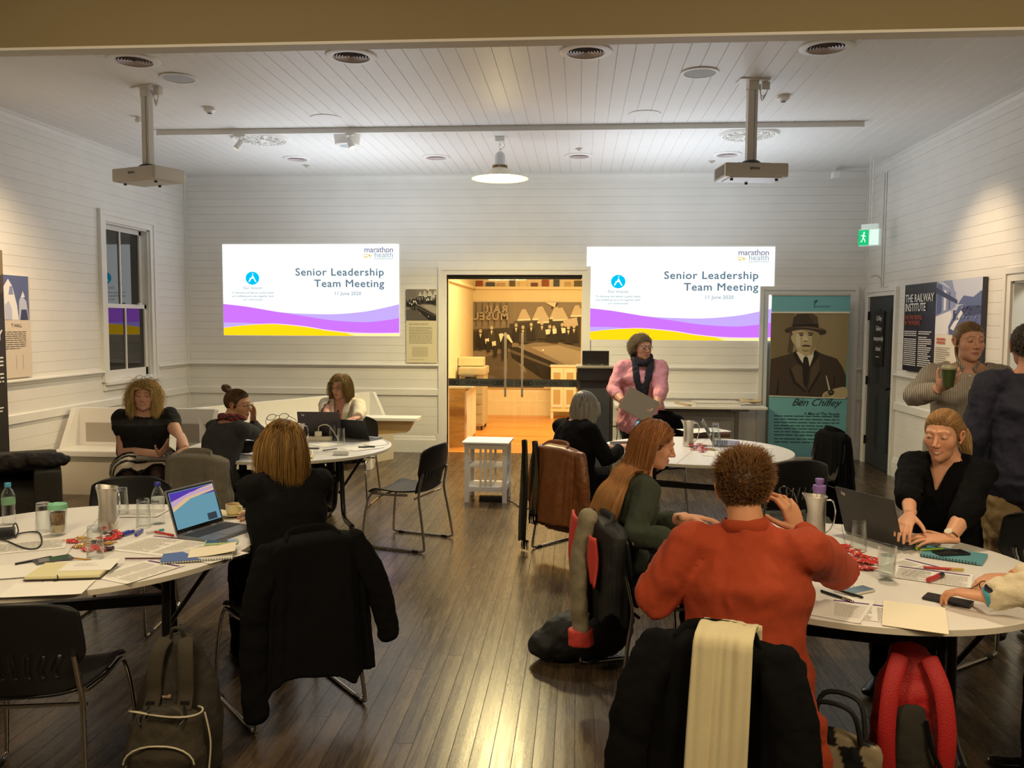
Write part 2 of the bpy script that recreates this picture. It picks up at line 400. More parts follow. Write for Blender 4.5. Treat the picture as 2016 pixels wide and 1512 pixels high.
# left wall with window hole -------------------------------------
WY0, WY1, WZ0, WZ1 = 9.50, 10.52, 1.10, 2.93
mb = MB()
for (a, b, z0, z1) in ((-3, WY0, RAIL, H), (WY1, D, RAIL, H), (WY0, WY1, WZ1, H)): shiplap(mb, 'x', XL, 1, a, b, z0, z1)
shiplap(mb, 'x', XL, 1, -3, D, 0, WZ0, p=.125); shiplap(mb, 'x', XL, 1, -3, WY0, WZ0, RAIL); shiplap(mb, 'x', XL, 1, WY1, D, WZ0, RAIL)
slab(mb, (XL-.16, -3, 0), (XL-.012, WY0, H)); slab(mb, (XL-.16, WY1, 0), (XL-.012, D, H))
slab(mb, (XL-.16, WY0, 0), (XL-.012, WY1, WZ0)); slab(mb, (XL-.16, WY0, WZ1), (XL-.012, WY1, H))
struct(mb.build('wall_left', WHITE))
# right wall with closet door and doorway ------------------------
RY0, RY1, RZ = 10.46, 11.36, 2.14
OY0, OY1, OZ = 5.9, 7.72, 2.17
mb = MB()
for (a, b, z0, z1) in ((-3, OY0, RAIL, H), (OY1, RY0, RAIL, H), (RY1, D, RAIL, H), (OY0, OY1, OZ, H), (RY0, RY1, RZ, H)): shiplap(mb, 'x', XR, -1, a, b, z0, z1)
for (a, b) in ((-3, OY0), (OY1, RY0), (RY1, D)): shiplap(mb, 'x', XR, -1, a, b, 0, RAIL, p=.125)
for (a, b) in ((-3, OY0), (OY1, RY0), (RY1, D+.12)): slab(mb, (XR+.012, a, 0), (XR+.14, b, H))
slab(mb, (XR+.012, OY0, OZ), (XR+.14, OY1, H)); slab(mb, (XR+.012, RY0, RZ), (XR+.14, RY1, H))
struct(mb.build('wall_right', WHITE))
# ceiling --------------------------------------------------------
mb = MB()
def ceil_boards():
    zs = []
    p = .13; n = math.ceil(XL/p); xs = [(XL, 0)]
    while n*p < XR-.01:
        x = n*p
        if x > XL+.01: xs += [(x-.0035, 0), (x-.001, .005), (x+.001, .005), (x+.0035, 0)]
        n += 1
    xs.append((XR, 0)); vs = []; fs = []
    for (x, d) in xs: vs += [(x, 3.9, H+d), (x, D, H+d)]
    for i in range(len(xs)-1): fs.append((2*i, 2*i+1, 2*i+3, 2*i+2))
    mb.add(vs, fs)
ceil_boards(); slab(mb, (XL, 3.9, H+.012), (XR, D, H+.1)); struct(mb.build('ceiling', CEILW))
HB = at_y(1008, 77, 3.79).z
# header between the two rooms, near room shell -------------------
mb = MB(); slab(mb, (XL, 3.80, HB), (XR, 3.84, H+.1)); struct(mb.build('wall_header', DIMMED))
mb = MB(); slab(mb, (XL, 3.785, HB-.006), (XR, 3.872, HB+.006)); struct(mb.build('trim_1', CEILW))
mb = MB(); slab(mb, (XL, -3, 3.3), (XR, 3.8, 3.4)); struct(mb.build('ceiling_near', CEILW))
mb = MB(); slab(mb, (XL, -3.1, 0), (XR, -3, 3.4)); struct(mb.build('wall_front', mat('front_wall_paint', (.42, .38, .30), .7, noise=.05)))

# mouldings ------------------------------------------------------
def run_profile(mb, axis, k, sgn, u0, u1, prof, mi=0):
    """prof: (out from wall, z) closed loop, extruded along the wall"""
    n = len(prof); vs = []
    for u in (u0, u1):
        for d, z in prof: vs.append((k+sgn*d, u, z) if axis == 'x' else (u, k+sgn*d, z))
    fs = [(i, (i+1) % n, n+(i+1) % n, n+i) for i in range(n)]+[tuple(range(n)), tuple(range(2*n-1, n-1, -1))]
    mb.add(vs, fs, mi)
COR = [(0, H), (0, H-.12), (.012, H-.12), (.016, H-.085), (.04, H-.06), (.055, H-.03), (.075, H-.022), (.075, H)]
RAILP = [(0, RAIL+.03), (0, RAIL-.03), (.012, RAIL-.03), (.016, RAIL-.008), (.045, RAIL), (.05, RAIL+.012), (.045, RAIL+.024), (.02, RAIL+.03)]
RAIL2P = [(0, RAIL2+.05), (0, RAIL2-.045), (.018, RAIL2-.045), (.022, RAIL2-.038), (.022, RAIL2+.04), (.012, RAIL2+.05)]
BASE = [(0, 0), (.024, 0), (.024, .17), (.016, .19), (.012, .215), (0, .22)]
def mould(name, segs, prof):
    mb = MB()
    for (ax, k, sg, a, b) in segs: run_profile(mb, ax, k, sg, a, b, prof)
    return struct(mb.build(name, WHITE))
DT = .105
mould('trim_2', [('y', D, -1, XL, XR), ('x', XL, 1, 3.95, D), ('x', XR, -1, 3.95, D)], COR)
mould('trim_3', [('y', D, -1, XL, DX0-DT), ('y', D, -1, DX1+DT, BX0-DT), ('y', D, -1, BX1+DT, XR), ('x', XL, 1, -3, WY0-.13), ('x', XL, 1, WY1+.13, D), ('x', XR, -1, OY1+.11, RY0-.1), ('x', XR, -1, -3, OY0-.11)], RAILP)
mould('trim_4', [('y', D, -1, XL, DX0-DT), ('y', D, -1, DX1+DT, BX0-DT), ('y', D, -1, BX1+DT, XR), ('x', XL, 1, -3, D), ('x', XR, -1, OY1+.11, RY0-.1), ('x', XR, -1, -3, OY0-.11)], RAIL2P)
mould('baseboard_back', [('y', D, -1, XL, DX0-DT), ('y', D, -1, DX1+DT, BX0-DT), ('y', D, -1, BX1+DT, XR)], BASE)
mould('baseboard_left', [('x', XL, 1, -3, D)], BASE)
mould('baseboard_right', [('x', XR, -1, OY1+.11, RY0-.1), ('x', XR, -1, -3, OY0-.11)], BASE)
# corner beads
mb = MB(); mb.box((XL+.012, D-.012, H/2), (.03, .03, H)); struct(mb.build('trim_5', WHITE))
mb = MB(); mb.box((XR-.012, D-.012, H/2), (.03, .03, H)); struct(mb.build('trim_6', WHITE))

def casing(mb, axis, k, sgn, u0, u1, z1, w=.1, z0=0, t=.028, sill=False):
    def bx(ua, ub, za, zb, tt):
        if axis == 'y': mb.span((ua, k+sgn*tt, za), (ub, k, zb))
        else: mb.span((k+sgn*tt, ua, za), (k, ub, zb))
    for tt, i in ((t, 0), (t*1.45, w*.62)):
        if i == 0:
            bx(u0-w, u0, z0, z1+w, tt); bx(u1, u1+w, z0, z1+w, tt); bx(u0, u1, z1, z1+w, tt)
        else:
            bx(u0-w-.012, u0-i, z0, z1+w+.012, tt); bx(u1+i, u1+w+.012, z0, z1+w+.012, tt); bx(u0-i, u1+i, z1+i, z1+w+.012, tt)
# doorway to the back room: casing, sliding glass leaves ----------
mb = MB(); casing(mb, 'y', D, -1, DX0, DX1, DZ, .1)
slab(mb, (DX0-.01, D-.005, 0), (DX0, D+.2, DZ)); slab(mb, (DX1, D-.005, 0), (DX1+.01, D+.2, DZ)); slab(mb, (DX0, D-.005, DZ), (DX1, D+.2, DZ+.01))
slab(mb, (DX0-.14, D-.035, 0), (DX0-.0, D, .26))
struct(mb.build('trim_7', WHITE))
mb = MB(); casing(mb, 'y', D, -1, BX0, BX1, BZ, .1); struct(mb.build('trim_8', WHITE))
mb = MB(); mb.span((BX0, D+.03, 0), (BX1, D+.07, BZ))
for z0, z1 in ((.25, .95), (1.1, 1.95)):
    for xa in (BX0+.12, BX0+.58): mb.span((xa, D+.018, z0), (xa+.34, D+.035, z1), bev=.01)
struct(mb.build('door_1', mat('banner_side_door', (.62, .60, .55), .5)))
xm = (DX0+DX1)/2
for nm, a, b in (('door_2', DX0+.01, xm-.004), ('door_3', xm+.004, DX1-.01)):
    mb = MB(); mb.span((a, D+.075, .015), (b, D+.087, DZ-.04)); dr = struct(mb.build(nm, PANE))
    m2 = MB(); hx = xm-.075 if nm == 'door_2' else xm+.075+.01
    hx = xm-.115 if nm == 'door_2' else xm+.115
    m2.tube(smooth_path([(hx, D+.075, 1.62), (hx, D+.035, 1.64), (hx, D+.02, 1.6), (hx, D+.02, 1.2), (hx, D+.02, .83), (hx, D+.035, .79), (hx, D+.075, .81)], 5), .016, 12)
    m2.build('door_handle', STEEL, dr, True)
    m3 = MB(); m3.span((a, D+.068, DZ-.055), (b, D+.094, DZ-.035)); m3.build('door_rail', BLACKM, dr)
    # dark safety strip with lettering
    m4 = MB(); m4.span((a, D+.072, .915), (b, D+.074, 1.02)); m4.build('safety_strip', mat('smoke_film', (.045, .045, .042), .5), dr)
    m5 = MB(); T = Matrix.Translation((0, D+.0712, 0)) @ Matrix.Rotation(PI/2, 4, 'X')
    def put(t, x, sz, b=0, sp=1): text_mesh(m5, t, sz, Matrix.Translation((x, D+.0708, .945)) @ Matrix.Rotation(PI/2, 4, 'X'), 0, 'CENTER', b, 0, sp)
    cx = (a+b)/2
    put('STAFF ONLY', cx+(-.02 if nm == 'door_2' else .02), .062, .0015, 1.05)
    for xx in ((DX0+.07, xm-.2) if nm == 'door_2' else (xm+.17, DX1-.07)):
        for q in (-.055, 0, .055):
            ring = [(xx+q+.030*math.cos(t*PI/6), D+.0705, .967+.028*math.sin(t*PI/6)) for t in range(12)]
            if a < xx+q-.03 and xx+q+.03 < b: m5.tube(ring, .0055, 6, closed=True)
        m5.box((xx, D+.0702, .967), (.10 if a < xx-.05 and xx+.05 < b else .03, .004, .009))
    m5.build('lettering', mat('strip_ink', (.004, .004, .004), .6), dr)
mb = MB(); mb.span((DX0, D+.05, DZ-.04), (DX1, D+.115, DZ)); struct(mb.build('trim_9', BLACKM))
# back room shell --------------------------------------------------
Y2 = 16.35; CREAM = mat('cream_paint', (.80, .72, .52), .6, noise=.03)
mb = MB(); mb.span((-3.6, D+.06, -.1), (2.6, Y2, -.001)); struct(mb.build('floor_back', FLOOR2))
mb = MB(); mb.span((-3.6, Y2, 0), (2.6, Y2+.1, 3.5)); struct(mb.build('wall_back_room', CREAM))
mb = MB(); mb.span((-2.1, D+.13, 0), (-2.02, Y2, 3.5)); struct(mb.build('wall_back_room_left', CREAM))
mb = MB(); mb.span((1.4, D+.13, 0), (1.5, Y2, 3.5)); struct(mb.build('wall_back_room_right', CREAM))
mb = MB(); mb.span((-3.6, D+.13, 3.5), (2.6, Y2, 3.6)); struct(mb.build('ceiling_back_room', CREAM))
mb = MB(); mb.span((-2.02, Y2-.02, 0), (1.4, Y2, .28)); mb.span((-2.02, Y2-.03, .52), (1.4, Y2, .60)); LZ = at_y(1000, 567, Y2).z; mb.span((-2.02, Y2-.05, LZ-.025), (1.4, Y2, LZ+.025)); mb.span((-2.02, D+.3, LZ-.025), (-1.97, Y2, LZ+.025))
struct(mb.build('baseboard_back_room', CREAM))
# window ------------------------------------------------------------
mb = MB(); casing(mb, 'x', XL, 1, WY0, WY1, WZ1, .115, z0=WZ0-.02, t=.03)
for q in (0,): mb.span((XL-.13, WY0-.001, WZ0), (XL, WY0+.02, WZ1)); mb.span((XL-.13, WY1-.02, WZ0), (XL, WY1, WZ1)); mb.span((XL-.13, WY0, WZ1-.02), (XL, WY1, WZ1))
mb.span((XL, WY0-.10, WZ0-.055), (XL+.075, WY1+.17, WZ0-.02), bev=.008); mb.span((XL, WY0-.10, WZ0-.12), (XL+.03, WY1+.1, WZ0-.055), bev=.005)
mb.span((XL-.13, WY0, WZ0-.02), (XL+.02, WY1, WZ0+.01))
w = struct(mb.build('window_1', WHITE))
for nm, xo, z0, z1 in (('upper_sash', XL-.105, 1.93, WZ1-.02), ('lower_sash', XL-.055, WZ0+.005, 1.99)):
    m2 = MB(); s_ = .055; ya, yb = WY0+.015, WY1-.012
    m2.span((xo-.02, ya, z0), (xo+.02, ya+s_, z1)); m2.span((xo-.02, yb-s_, z0), (xo+.02, yb, z1))
    m2.span((xo-.02, ya, z0), (xo+.02, yb, z0+(.10 if nm == 'lower_sash' else .05))); m2.span((xo-.02, ya, z1-.05), (xo+.02, yb, z1)); m2.span((xo-.015, (ya+yb)/2-.012, z0), (xo+.015, (ya+yb)/2+.012, z1))
    sh = m2.build(nm, WHITE, w); m3 = MB(); m3.span((xo-.004, ya+.02, z0+.02), (xo, yb-.02, z1-.02))
    m3.build('pane', mat('night_glass', (.006, .006, .007), .03, spec=1.0), sh)
m2 = MB(); m2.box((XL+.004, 10.27, 2.0), (.03, .06, .02), bev=.004); m2.build('sash_latch', WHITE, w)
m2 = MB(); mb2 = MB(); mb2.span((XL-.6, WY0-.6, .5), (XL-.58, WY1+.6, 3.4)); 
# closet door on the right wall --------------------------------------
mb = MB(); casing(mb, 'x', XR, -1, RY0, RY1, RZ, .085); struct(mb.build('trim_10', WHITE))
mb = MB(); DOORM = mat('dark_grey_paint', (.028, .030, .034), .42, bump=.04, bscale=30)
mb.span((XR-.004, RY0+.005, .012), (XR+.035, RY1-.005, RZ-.004))
for z0, z1 in ((.22, .92), (1.06, 1.98)):
    for ya in (RY0+.11, RY0+.50):
        mb.span((XR-.012, ya, z0), (XR-.003, ya+.28, z1), bev=.004); mb.span((XR-.018, ya+.04, z0+.04), (XR-.010, ya+.24, z1-.04), bev=.004)
dr = struct(mb.build('door_4', DOORM))
m2 = MB(); m2.lathe([(.0, 0), (.012, .0), (.012, .03), (.024, .036), (.028, .05), (.02, .064), (0, .068)], 20, M=Matrix.Translation((XR-.004, RY0+.07, 1.02)) @ Matrix.Rotation(-PI/2, 4, 'Y')); m2.build('door_knob', BLACKM, dr, True)
for z in (.3, 1.07, 1.9):
    m2 = MB(); m2.box((XR-.012, RY1+.005, z), (.03, .03, .11), bev=.003); m2.build('hinge', BLACKM, dr)
m2 = MB(); m2.span((XR-.022, RY0+.28, 1.28), (XR-.004, RY0+.62, 1.95)); sg = m2.build('door_sign', BLACKM); tag(sg, 'narrow black notice reading gallery temporarily closed on the dark grey door', 'sign')
sg.location.x = -.0145
m3 = MB(); MW = lambda y, z, x=XR-.0232: Matrix.Translation((x, y, z)) @ Matrix.Rotation(-PI/2, 4, 'Z') @ Matrix.Rotation(PI/2, 4, 'X')
for i, t in enumerate(('Chifley', 'Gallery', 'temporarily', 'closed')): text_mesh(m3, t, .082, MW(RY0+.45, 1.84-i*.125), 0, 'CENTER', .0006, 0, 1.0, .86)
poly_rows(m3, -.08, .08, 0, 1, .03, .008, MW(RY0+.45, 1.385), 0, 3)
m3.build('lettering', mat('sign_white', (.75, .75, .75), .6), sg)
# doorway to the lit lobby on the right --------------------------------
mb = MB(); casing(mb, 'x', XR, -1, OY0, OY1, OZ, .105)
slab(mb, (XR-.005, OY1-.015, 0), (XR+.16, OY1, OZ)); slab(mb, (XR-.005, OY0, 0), (XR+.16, OY0+.015, OZ)); slab(mb, (XR-.005, OY0, OZ-.015), (XR+.16, OY1, OZ))
struct(mb.build('trim_11', WHITE))
mb = MB(); mb.span((XR+.14, 4.5, -.1), (7.2, 11, -.001)); struct(mb.build('floor_lobby', FLOORM))
mb = MB(); mb.span((XR+.14, 8.9, 0), (7.2, 9.0, 3.2)); mb.span((7.2, 4.5, 0), (7.3, 9, 3.2)); mb.span((XR+.14, 4.4, 0), (7.2, 4.5, 3.2)); struct(mb.build('wall_lobby', mat('lobby_paint', (.72, .72, .62), .6)))
mb = MB(); mb.span((XR+.14, 4.5, 3.2), (7.2, 9, 3.3)); struct(mb.build('ceiling_lobby', CEILW))
light('AREA', 'lobby_lamp', (5.2, 7.2, 3.1), 75, (1, .93, .78), 1.0, rot=(0, 0, 0))

# ================================================================ CEILING FITTINGS
VENTM = mat('vent_dark', (.22, .16, .17), .6)
vsrc = {}
def vent(x, y, r, key, label):
    if r in vsrc:
        t = copy_tree(vsrc[r]); t.location = (x, y, H); t['label'] = label; return t
    t = thing('ceiling_vent', label, 'vent', (x, y, H), 0, 'round ceiling vents'); vsrc[r] = t
    m = MB(); m.lathe([(r*.80, -.001), (r*.80, -.016), (r*1.0, -.016), (r*1.10, -.010), (r*1.12, -.001)], 40); m.build('rim', WHITE, t, True)
    m = MB(); m.lathe([(0, -.004), (r*.81, -.004), (r*.81, -.002), (0, -.002)], 32); m.build('backing', VENTM, t)
    m = MB()
    for i in range(6):
        q = r*(.10+.125*i); m.lathe([(q, -.004), (q+r*.070, -.011), (q+r*.075, -.010), (q+.004, -.004)], 36)
    m.build('louvre', mat('vent_louvre', (.50, .42, .42), .5), t, True)
    return t
names = ['left wall end', 'left of centre', 'right of centre', 'right wall end']
for i, x in enumerate((-3.39, -1.71, .03, 1.74)):
    vent(x, 6.4, .172, 0, f'large round ceiling vent beside the header, {["above the left projector", "second from the left of the four", "third from the left of the four", "rightmost of the four"][i]}')
for i, x in enumerate((-3.44, -1.73, -.02, 1.71)):
    vent(x, 10.32, .152, 1, f'small round ceiling vent by the back wall, {["leftmost of the row", "left of the pendant lamp", "right of the pendant lamp", "behind the right projector"][i]}')
for i, (x, y, lb) in enumerate(((-3.27, 6.88, 'round white ceiling speaker just right of the left projector pole'), (.93, 6.98, 'round white ceiling speaker just left of the right projector pole'))):
    t = thing('ceiling_speaker', lb, 'speaker', (x, y, H))
    m = MB(); m.lathe([(.125, -.001), (.125, -.012), (.147, -.010), (.15, -.001)], 40); m.build('rim', WHITE, t, True)
    m = MB(); m.lathe([(0, -.011), (.126, -.009), (.126, -.001), (0, -.001)], 32); m.build('grille', mat('speaker_grille', (.50, .53, .55), .6, bump=.5, bscale=400), t)
for x, y, lb in ((.6, 8.32, 'flush round plate on the ceiling between the pendant and the right rose'), (-2.47, 8.3, 'flush round plate on the ceiling near the round track sensor')):
    m = MB(); m.lathe([(0, -.006), (.15, -.006), (.155, -.001), (0, -.001)], 40, c=(x, y, H)); tag(m.build('ceiling_plate', CEILW, None, True), lb, 'ceiling plate')
for x, y, lb in ((-3.46, 9.17, 'ornate white plaster ceiling rose behind the left projector'), (1.75, 9.23, 'ornate white plaster ceiling rose behind the right projector pole')):
    t = thing('ceiling_rose', lb, 'ceiling rose', (x, y, H))
    m = MB(); m.lathe([(0, -.012), (.26, -.010), (.27, -.028), (.295, -.03), (.305, -.012), (.31, -.001), (0, -.001)], 56)
    for k in range(36): a = k*PI/18; m.ell((.245*math.cos(a), .245*math.sin(a), -.018), (.014, .014, .013), 8, 6)
    m.build('rose_rim', WHITE, t, True)
    m = MB()
    for k in range(12):
        a = k*PI/6; c_, s_ = math.cos(a), math.sin(a)
        m.tube(smooth_path([(.06*c_, .06*s_, -.018), (.13*c_-.03*s_, .13*s_+.03*c_, -.03), (.19*c_, .19*s_, -.022), (.15*c_+.02*s_, .15*s_-.02*c_, -.02)], 4), .008, 6)
        m.ell((.20*c_, .20*s_, -.02), (.018, .018, .012), 8, 6)
    m.lathe([(.0, -.06), (.015, -.055), (.03, -.035), (.055, -.03), (.062, -.012)], 24); m.build('leaf_moulding', WHITE, t, True)
    m = MB(); m.tube([(.012*math.cos(a/8*2*PI), 0, -.075+.012*math.sin(a/8*2*PI)) for a in range(8)], .0035, 6, closed=True); m.build('hook', CHROME, t, True)
for x, y, lb in ((-3.44, 7.85, 'white smoke detector on the ceiling right of the left projector'), (1.75, 7.73, 'white smoke detector on the ceiling right of the right projector')):
    t = thing('smoke_detector', lb, 'smoke detector', (x, y, H))
    m = MB(); m.lathe([(.0, -.052), (.028, -.05), (.04, -.036), (.055, -.03), (.055, 0), (0, 0)], 28); m.build('housing', WHITE, t, True)
    m = MB(); m.lathe([(0, -.056), (.02, -.055), (.022, -.05), (0, -.05)], 20); m.build('sensor', mat('detector_dark', (.03, .03, .03), .5), t)
m = MB(); m.lathe([(0, -.06), (.03, -.055), (.042, -.03), (.03, -.02), (.03, 0), (0, 0)], 24, c=(-4.29, 8.16, H)); tag(m.build('motion_sensor', WHITE, None, True), 'small white motion sensor on the ceiling left of the left projector', 'sensor')
for x, y, lb in ((-3.47, 10.77, 'tiny white sprinkler on the ceiling above the left slide'), (-.02, 9.9, 'tiny white sprinkler on the ceiling right of the pendant'), (1.6, 10.75, 'tiny white sprinkler on the ceiling behind the right projector')):
    m = MB(); m.lathe([(0, -.03), (.012, -.028), (.012, -.012), (.04, -.008), (.042, 0), (0, 0)], 20, c=(x, y, H)); tag(m.build('sprinkler', STEEL, None, True), lb, 'sprinkler')
# lighting track --------------------------------------------------------
t = thing('lighting_track', 'long white lighting track across the ceiling', 'lighting track', (-.82, 8.735, H))
m = MB(); m.box((0, 0, -.028), (7.1, .04, .055), bev=.004); m.build('channel', WHITE, t)
for sx in (-1, 1): m = MB(); m.box((sx*3.56, 0, -.028), (.03, .046, .06), bev=.004); m.build('end_cap', WHITE, t)
def spot_head(x, y, z, tilt, rz, label):
    t = thing('track_spotlight', label, 'spotlight', (x, y, z), rz)
    m = MB(); m.box((0, 0, -.012), (.12, .034, .024), bev=.004); m.build('adapter', WHITE, t)
    m = MB(); m.tube([(0, 0, -.02), (0, 0, -.075)], .007, 10); m.build('stem', WHITE, t, True)
    T = Matrix.Translation((0, 0, -.10)) @ Matrix.Rotation(tilt, 4, 'Y')
    m = MB(); m.lathe([(.026, .05), (.03, .045), (.034, -.05), (.038, -.06), (.032, -.06), (.028, -.03), (0, -.03)], 24, M=T); m.build('lamp_head', WHITE, t, True)
    m = MB(); m.lathe([(0, -.05), (.03, -.05), (.03, -.046), (0, -.046)], 20, M=T); m.build('lamp_lens', emis('warm_lens', (1, .8, .5), 4), t)
spot_head(-3.52, 8.735, H-.055, .6, .3, 'small white spotlight on the track left of the ceiling rose')
spot_head(-2.35, 8.735, H-.055, .5, 2.6, 'white spotlight on the track over the round sensor box')
t = thing('ceiling_access_point', 'round white box on the ceiling beside the track spotlight', 'sensor box', (-2.47, 9.05, H))
m = MB(); m.lathe([(0, -.12), (.11, -.12), (.125, -.11), (.14, -.02), (.14, 0), (0, 0)], 36); m.build('housing', WHITE, t, True)
m = MB(); m.lathe([(0, -.124), (.075, -.124), (.078, -.119), (0, -.119)], 30); m.build('lens_cover', mat('lens_grey', (.45, .55, .60), .2), t)
# pendant lamp -----------------------------------------------------------
PX, PY = -.86, 9.26
t = thing('pendant_lamp', 'white industrial pendant lamp glowing yellow above the glass doors', 'lamp', (PX, PY, H))
m = MB(); m.box((0, 0, -.025), (.10, .10, .05), bev=.01); m.tube(smooth_path([(.03, 0, -.05), (.05, 0, -.09), (.02, 0, -.12), (0, 0, -.13)], 4), .004, 6); m.build('ceiling_box', WHITE, t, True)
m = MB()
for k in range(4):
    cc = (0, 0, -.065-.026*k); m.tube([(cc[0]+(.010*math.cos(a*PI/4) if k % 2 else 0), (0 if k % 2 else .010*math.cos(a*PI/4)), cc[2]+.016*math.sin(a*PI/4)) for a in range(8)], .003, 6, closed=True)
m.build('chain', CHROME, t, True)
m = MB(); m.lathe([(0, -.15), (.02, -.152), (.045, -.17), (.055, -.20), (.058, -.28), (.062, -.30), (.0, -.30)], 32); m.build('housing', mat('lamp_white', (.7, .72, .74), .35), t, True)
m = MB()
for k in range(18): a = k*PI/9; m.box((.066*math.cos(a), .066*math.sin(a), -.312), (.03, .005, .03), rz=a)
m.build('cooling_fins', mat('lamp_brass', (.5, .36, .16), .4, metal=.6), t)
m = MB(); m.lathe([(.055, -.32), (.09, -.335), (.12, -.36), (.18, -.40), (.27, -.43), (.305, -.436), (.305, -.44), (.27, -.436), (.175, -.407), (.115, -.368), (.085, -.342), (.05, -.33)], 48)
m.build('lamp_shade', mat('frosted_shade', (.85, .78, .62), .4), t, True)
m = MB(); m.lathe([(0, -.325), (.05, -.33), (.10, -.372), (.16, -.41), (.20, -.425), (.10, -.433), (0, -.436)], 36); m.build('lamp_glow', emis('lamp_emit', (1, .80, .38), 9), t, True)
light('SPOT', 'pendant_light', (PX, PY, H-.46), 420, (1, .80, .36), .16, rot=(0, 0, 0), spot=math.radians(165), blend=.6)
light('POINT', 'pendant_light', (PX, PY, H-.50), 26, (1, .80, .36), .12)
# projectors ----------------------------------------------------------------
PROJ = mat('projector_shell', (.66, .64, .62), .4)
def projector(x, y, rz, label):
    t = thing('ceiling_projector', label, 'projector', (x, y, H), rz); t.scale = (.92, .92, .93)
    m = MB(); m.box((0, 0, -.006), (.26, .16, .012), bev=.003); m.box((0, 0, -.05), (.09, .09, .08), bev=.004); m.build('ceiling_plate', WHITE, t)
    m = MB(); m.span((-.045, -.035, -.72), (.010, .035, -.06), bev=.006); m.span((.018, -.03, -.72), (.042, .03, -.06), bev=.005); m.build('pole', WHITE, t)
    m = MB(); m.box((.12, .02, -.045), (.07, .05, .07), bev=.006)
    for q in range(3): m.tube(smooth_path([(.05+.01*q, 0, -.03), (.09, .02, -.13-.02*q), (.13, .01, -.10), (.14, .02, -.05)], 5), .004, 6)
    m.build('power_outlet', WHITE, t, True)
    m = MB(); m.lathe([(.03, -.74), (.10, -.725), (.07, -.70), (.03, -.69)], 24); m.box((0, 0, -.735), (.30, .22, .012), bev=.003); m.build('bracket', mat('bracket_dark', (.03, .03, .035), .5), t)
    m = MB(); T = Matrix.Translation((0, 0, -.80))
    m.box((0, 0, 0), (.56, .36, .12), bev=.02, M=T); m.box((.0, -.03, -.062), (.46, .26, .01), bev=.004, M=T)
    for k in range(9): m.box((-.281, -.12+.03*k-.0, 0), (.004, .012, .07), M=T)
    body = m.build('body', PROJ, t)
    m = MB()
    for k in range(8): m.box((-.284, 0, -.838+.011*k), (.003, .28, .004))
    m.build('air_grille', mat('grille_grey', (.10, .11, .12), .5), t)
    m = MB(); text_mesh(m, 'EPSON', .028, Matrix.Translation((-.02, -.1812, -.80)) @ Matrix.Rotation(PI/2, 4, 'X'), 0, 'CENTER', .0015); m.build('lettering', mat('logo_grey', (.08, .08, .09), .5), t)
    m = MB(); m.lathe([(.045, 0), (.045, .03), (.036, .032), (0, .02)], 24, M=Matrix.Translation((.14, .175, -.80)) @ Matrix.Rotation(-PI/2, 4, 'X')); m.build('lens', mat('lens_dark', (.02, .03, .05), .05, spec=1), t, True)
    for sx, sy in ((-.2, -.1), (.2, -.1), (0, .12)):
        m = MB(); m.lathe([(0, -.885), (.014, -.883), (.014, -.86), (0, -.86)], 14, c=(sx, sy, 0)); m.build('foot', BLACK, t, True)
projector(-3.68, 7.15, math.radians(-22), 'white ceiling projector hanging on a pole on the left')
projector(1.39, 7.23, math.radians(7), 'white ceiling projector hanging on a pole on the right')
# exit sign -------------------------------------------------------------------
t = thing('exit_sign', 'small green and white running man exit sign in the right corner', 'sign', (3.44, 10.55, 2.82), math.radians(-38)); t.scale.x = .8
m = MB(); m.box((0, 0, 0), (.30, .07, .20), bev=.008); m.box((0, .0, .13), (.24, .05, .06), bev=.006); m.build('housing', mat('exit_shell', (.6, .63, .6), .4, emit=((.75, 1, .9), .25)), t)
m = MB(); m.span((-.15, -.037, -.09), (.0, -.035, .09)); m.build('green_panel', emis('exit_green', (.01, .42, .14), 1.3), t)
M_ = Matrix.Translation((-.075, -.0375, 0)) @ Matrix.Rotation(PI/2, 4, 'X')
m = MB(); m.span((.01, -.037, -.09), (.145, -.035, .09)); m.build('white_panel', emis('exit_white', (.8, 1, .9), .9), t)
art([([(.008+.013*math.cos(a), .055+.013*math.sin(a)) for a in [k*PI/5 for k in range(10)]], 0), ([(-.012, .038), (.012, .038), (.008, -.005), (-.010, -.005)], 0), ([(.008, .036), (.035, .012), (.03, .006), (.006, .024)], 0), ([(-.01, .036), (-.034, .026), (-.034, .018), (-.008, .024)], 0),
     ([(.006, 0), (.030, -.03), (.024, -.058), (.016, -.056), (.018, -.032), (-.004, -.008)], 0), ([(-.008, 0), (.002, -.012), (-.022, -.05), (-.042, -.05), (-.042, -.042), (-.026, -.040)], 0)], 'print', [emis('exit_man', (.85, 1, .9), 1.2)], M_, t)
m = MB(); m.tube([(.02, 0, .15), (.02, 0, H-2.82)], .009, 8); m.tube([(-.02, 0, .15), (-.02, 0, H-2.82)], .006, 8); m.build('conduit', WHITE, t, True)
t = thing('security_camera', 'small white security camera in the right ceiling corner', 'camera', (3.2, 11.2, H-.02))
m = MB(); m.box((0, -.02, -.09), (.09, .13, .08), bev=.015); m.build('body', WHITE, t); m = MB(); m.tube([(0, 0, 0), (0, 0, -.06)], .012, 10); m.tube([(0, 0, -.01), (.4, 0, -.01)], .010, 8); m.build('mount', WHITE, t, True)
m = MB(); m.tube([(XR-.01, 10.9, H-.02), (XR-.01, 10.9, 2.2)], .010, 8); m.tube([(XR-.01, 10.98, H-.02), (XR-.01, 10.98, 2.2)], .010, 8); struct(m.build('trim_12', WHITE, None, True))
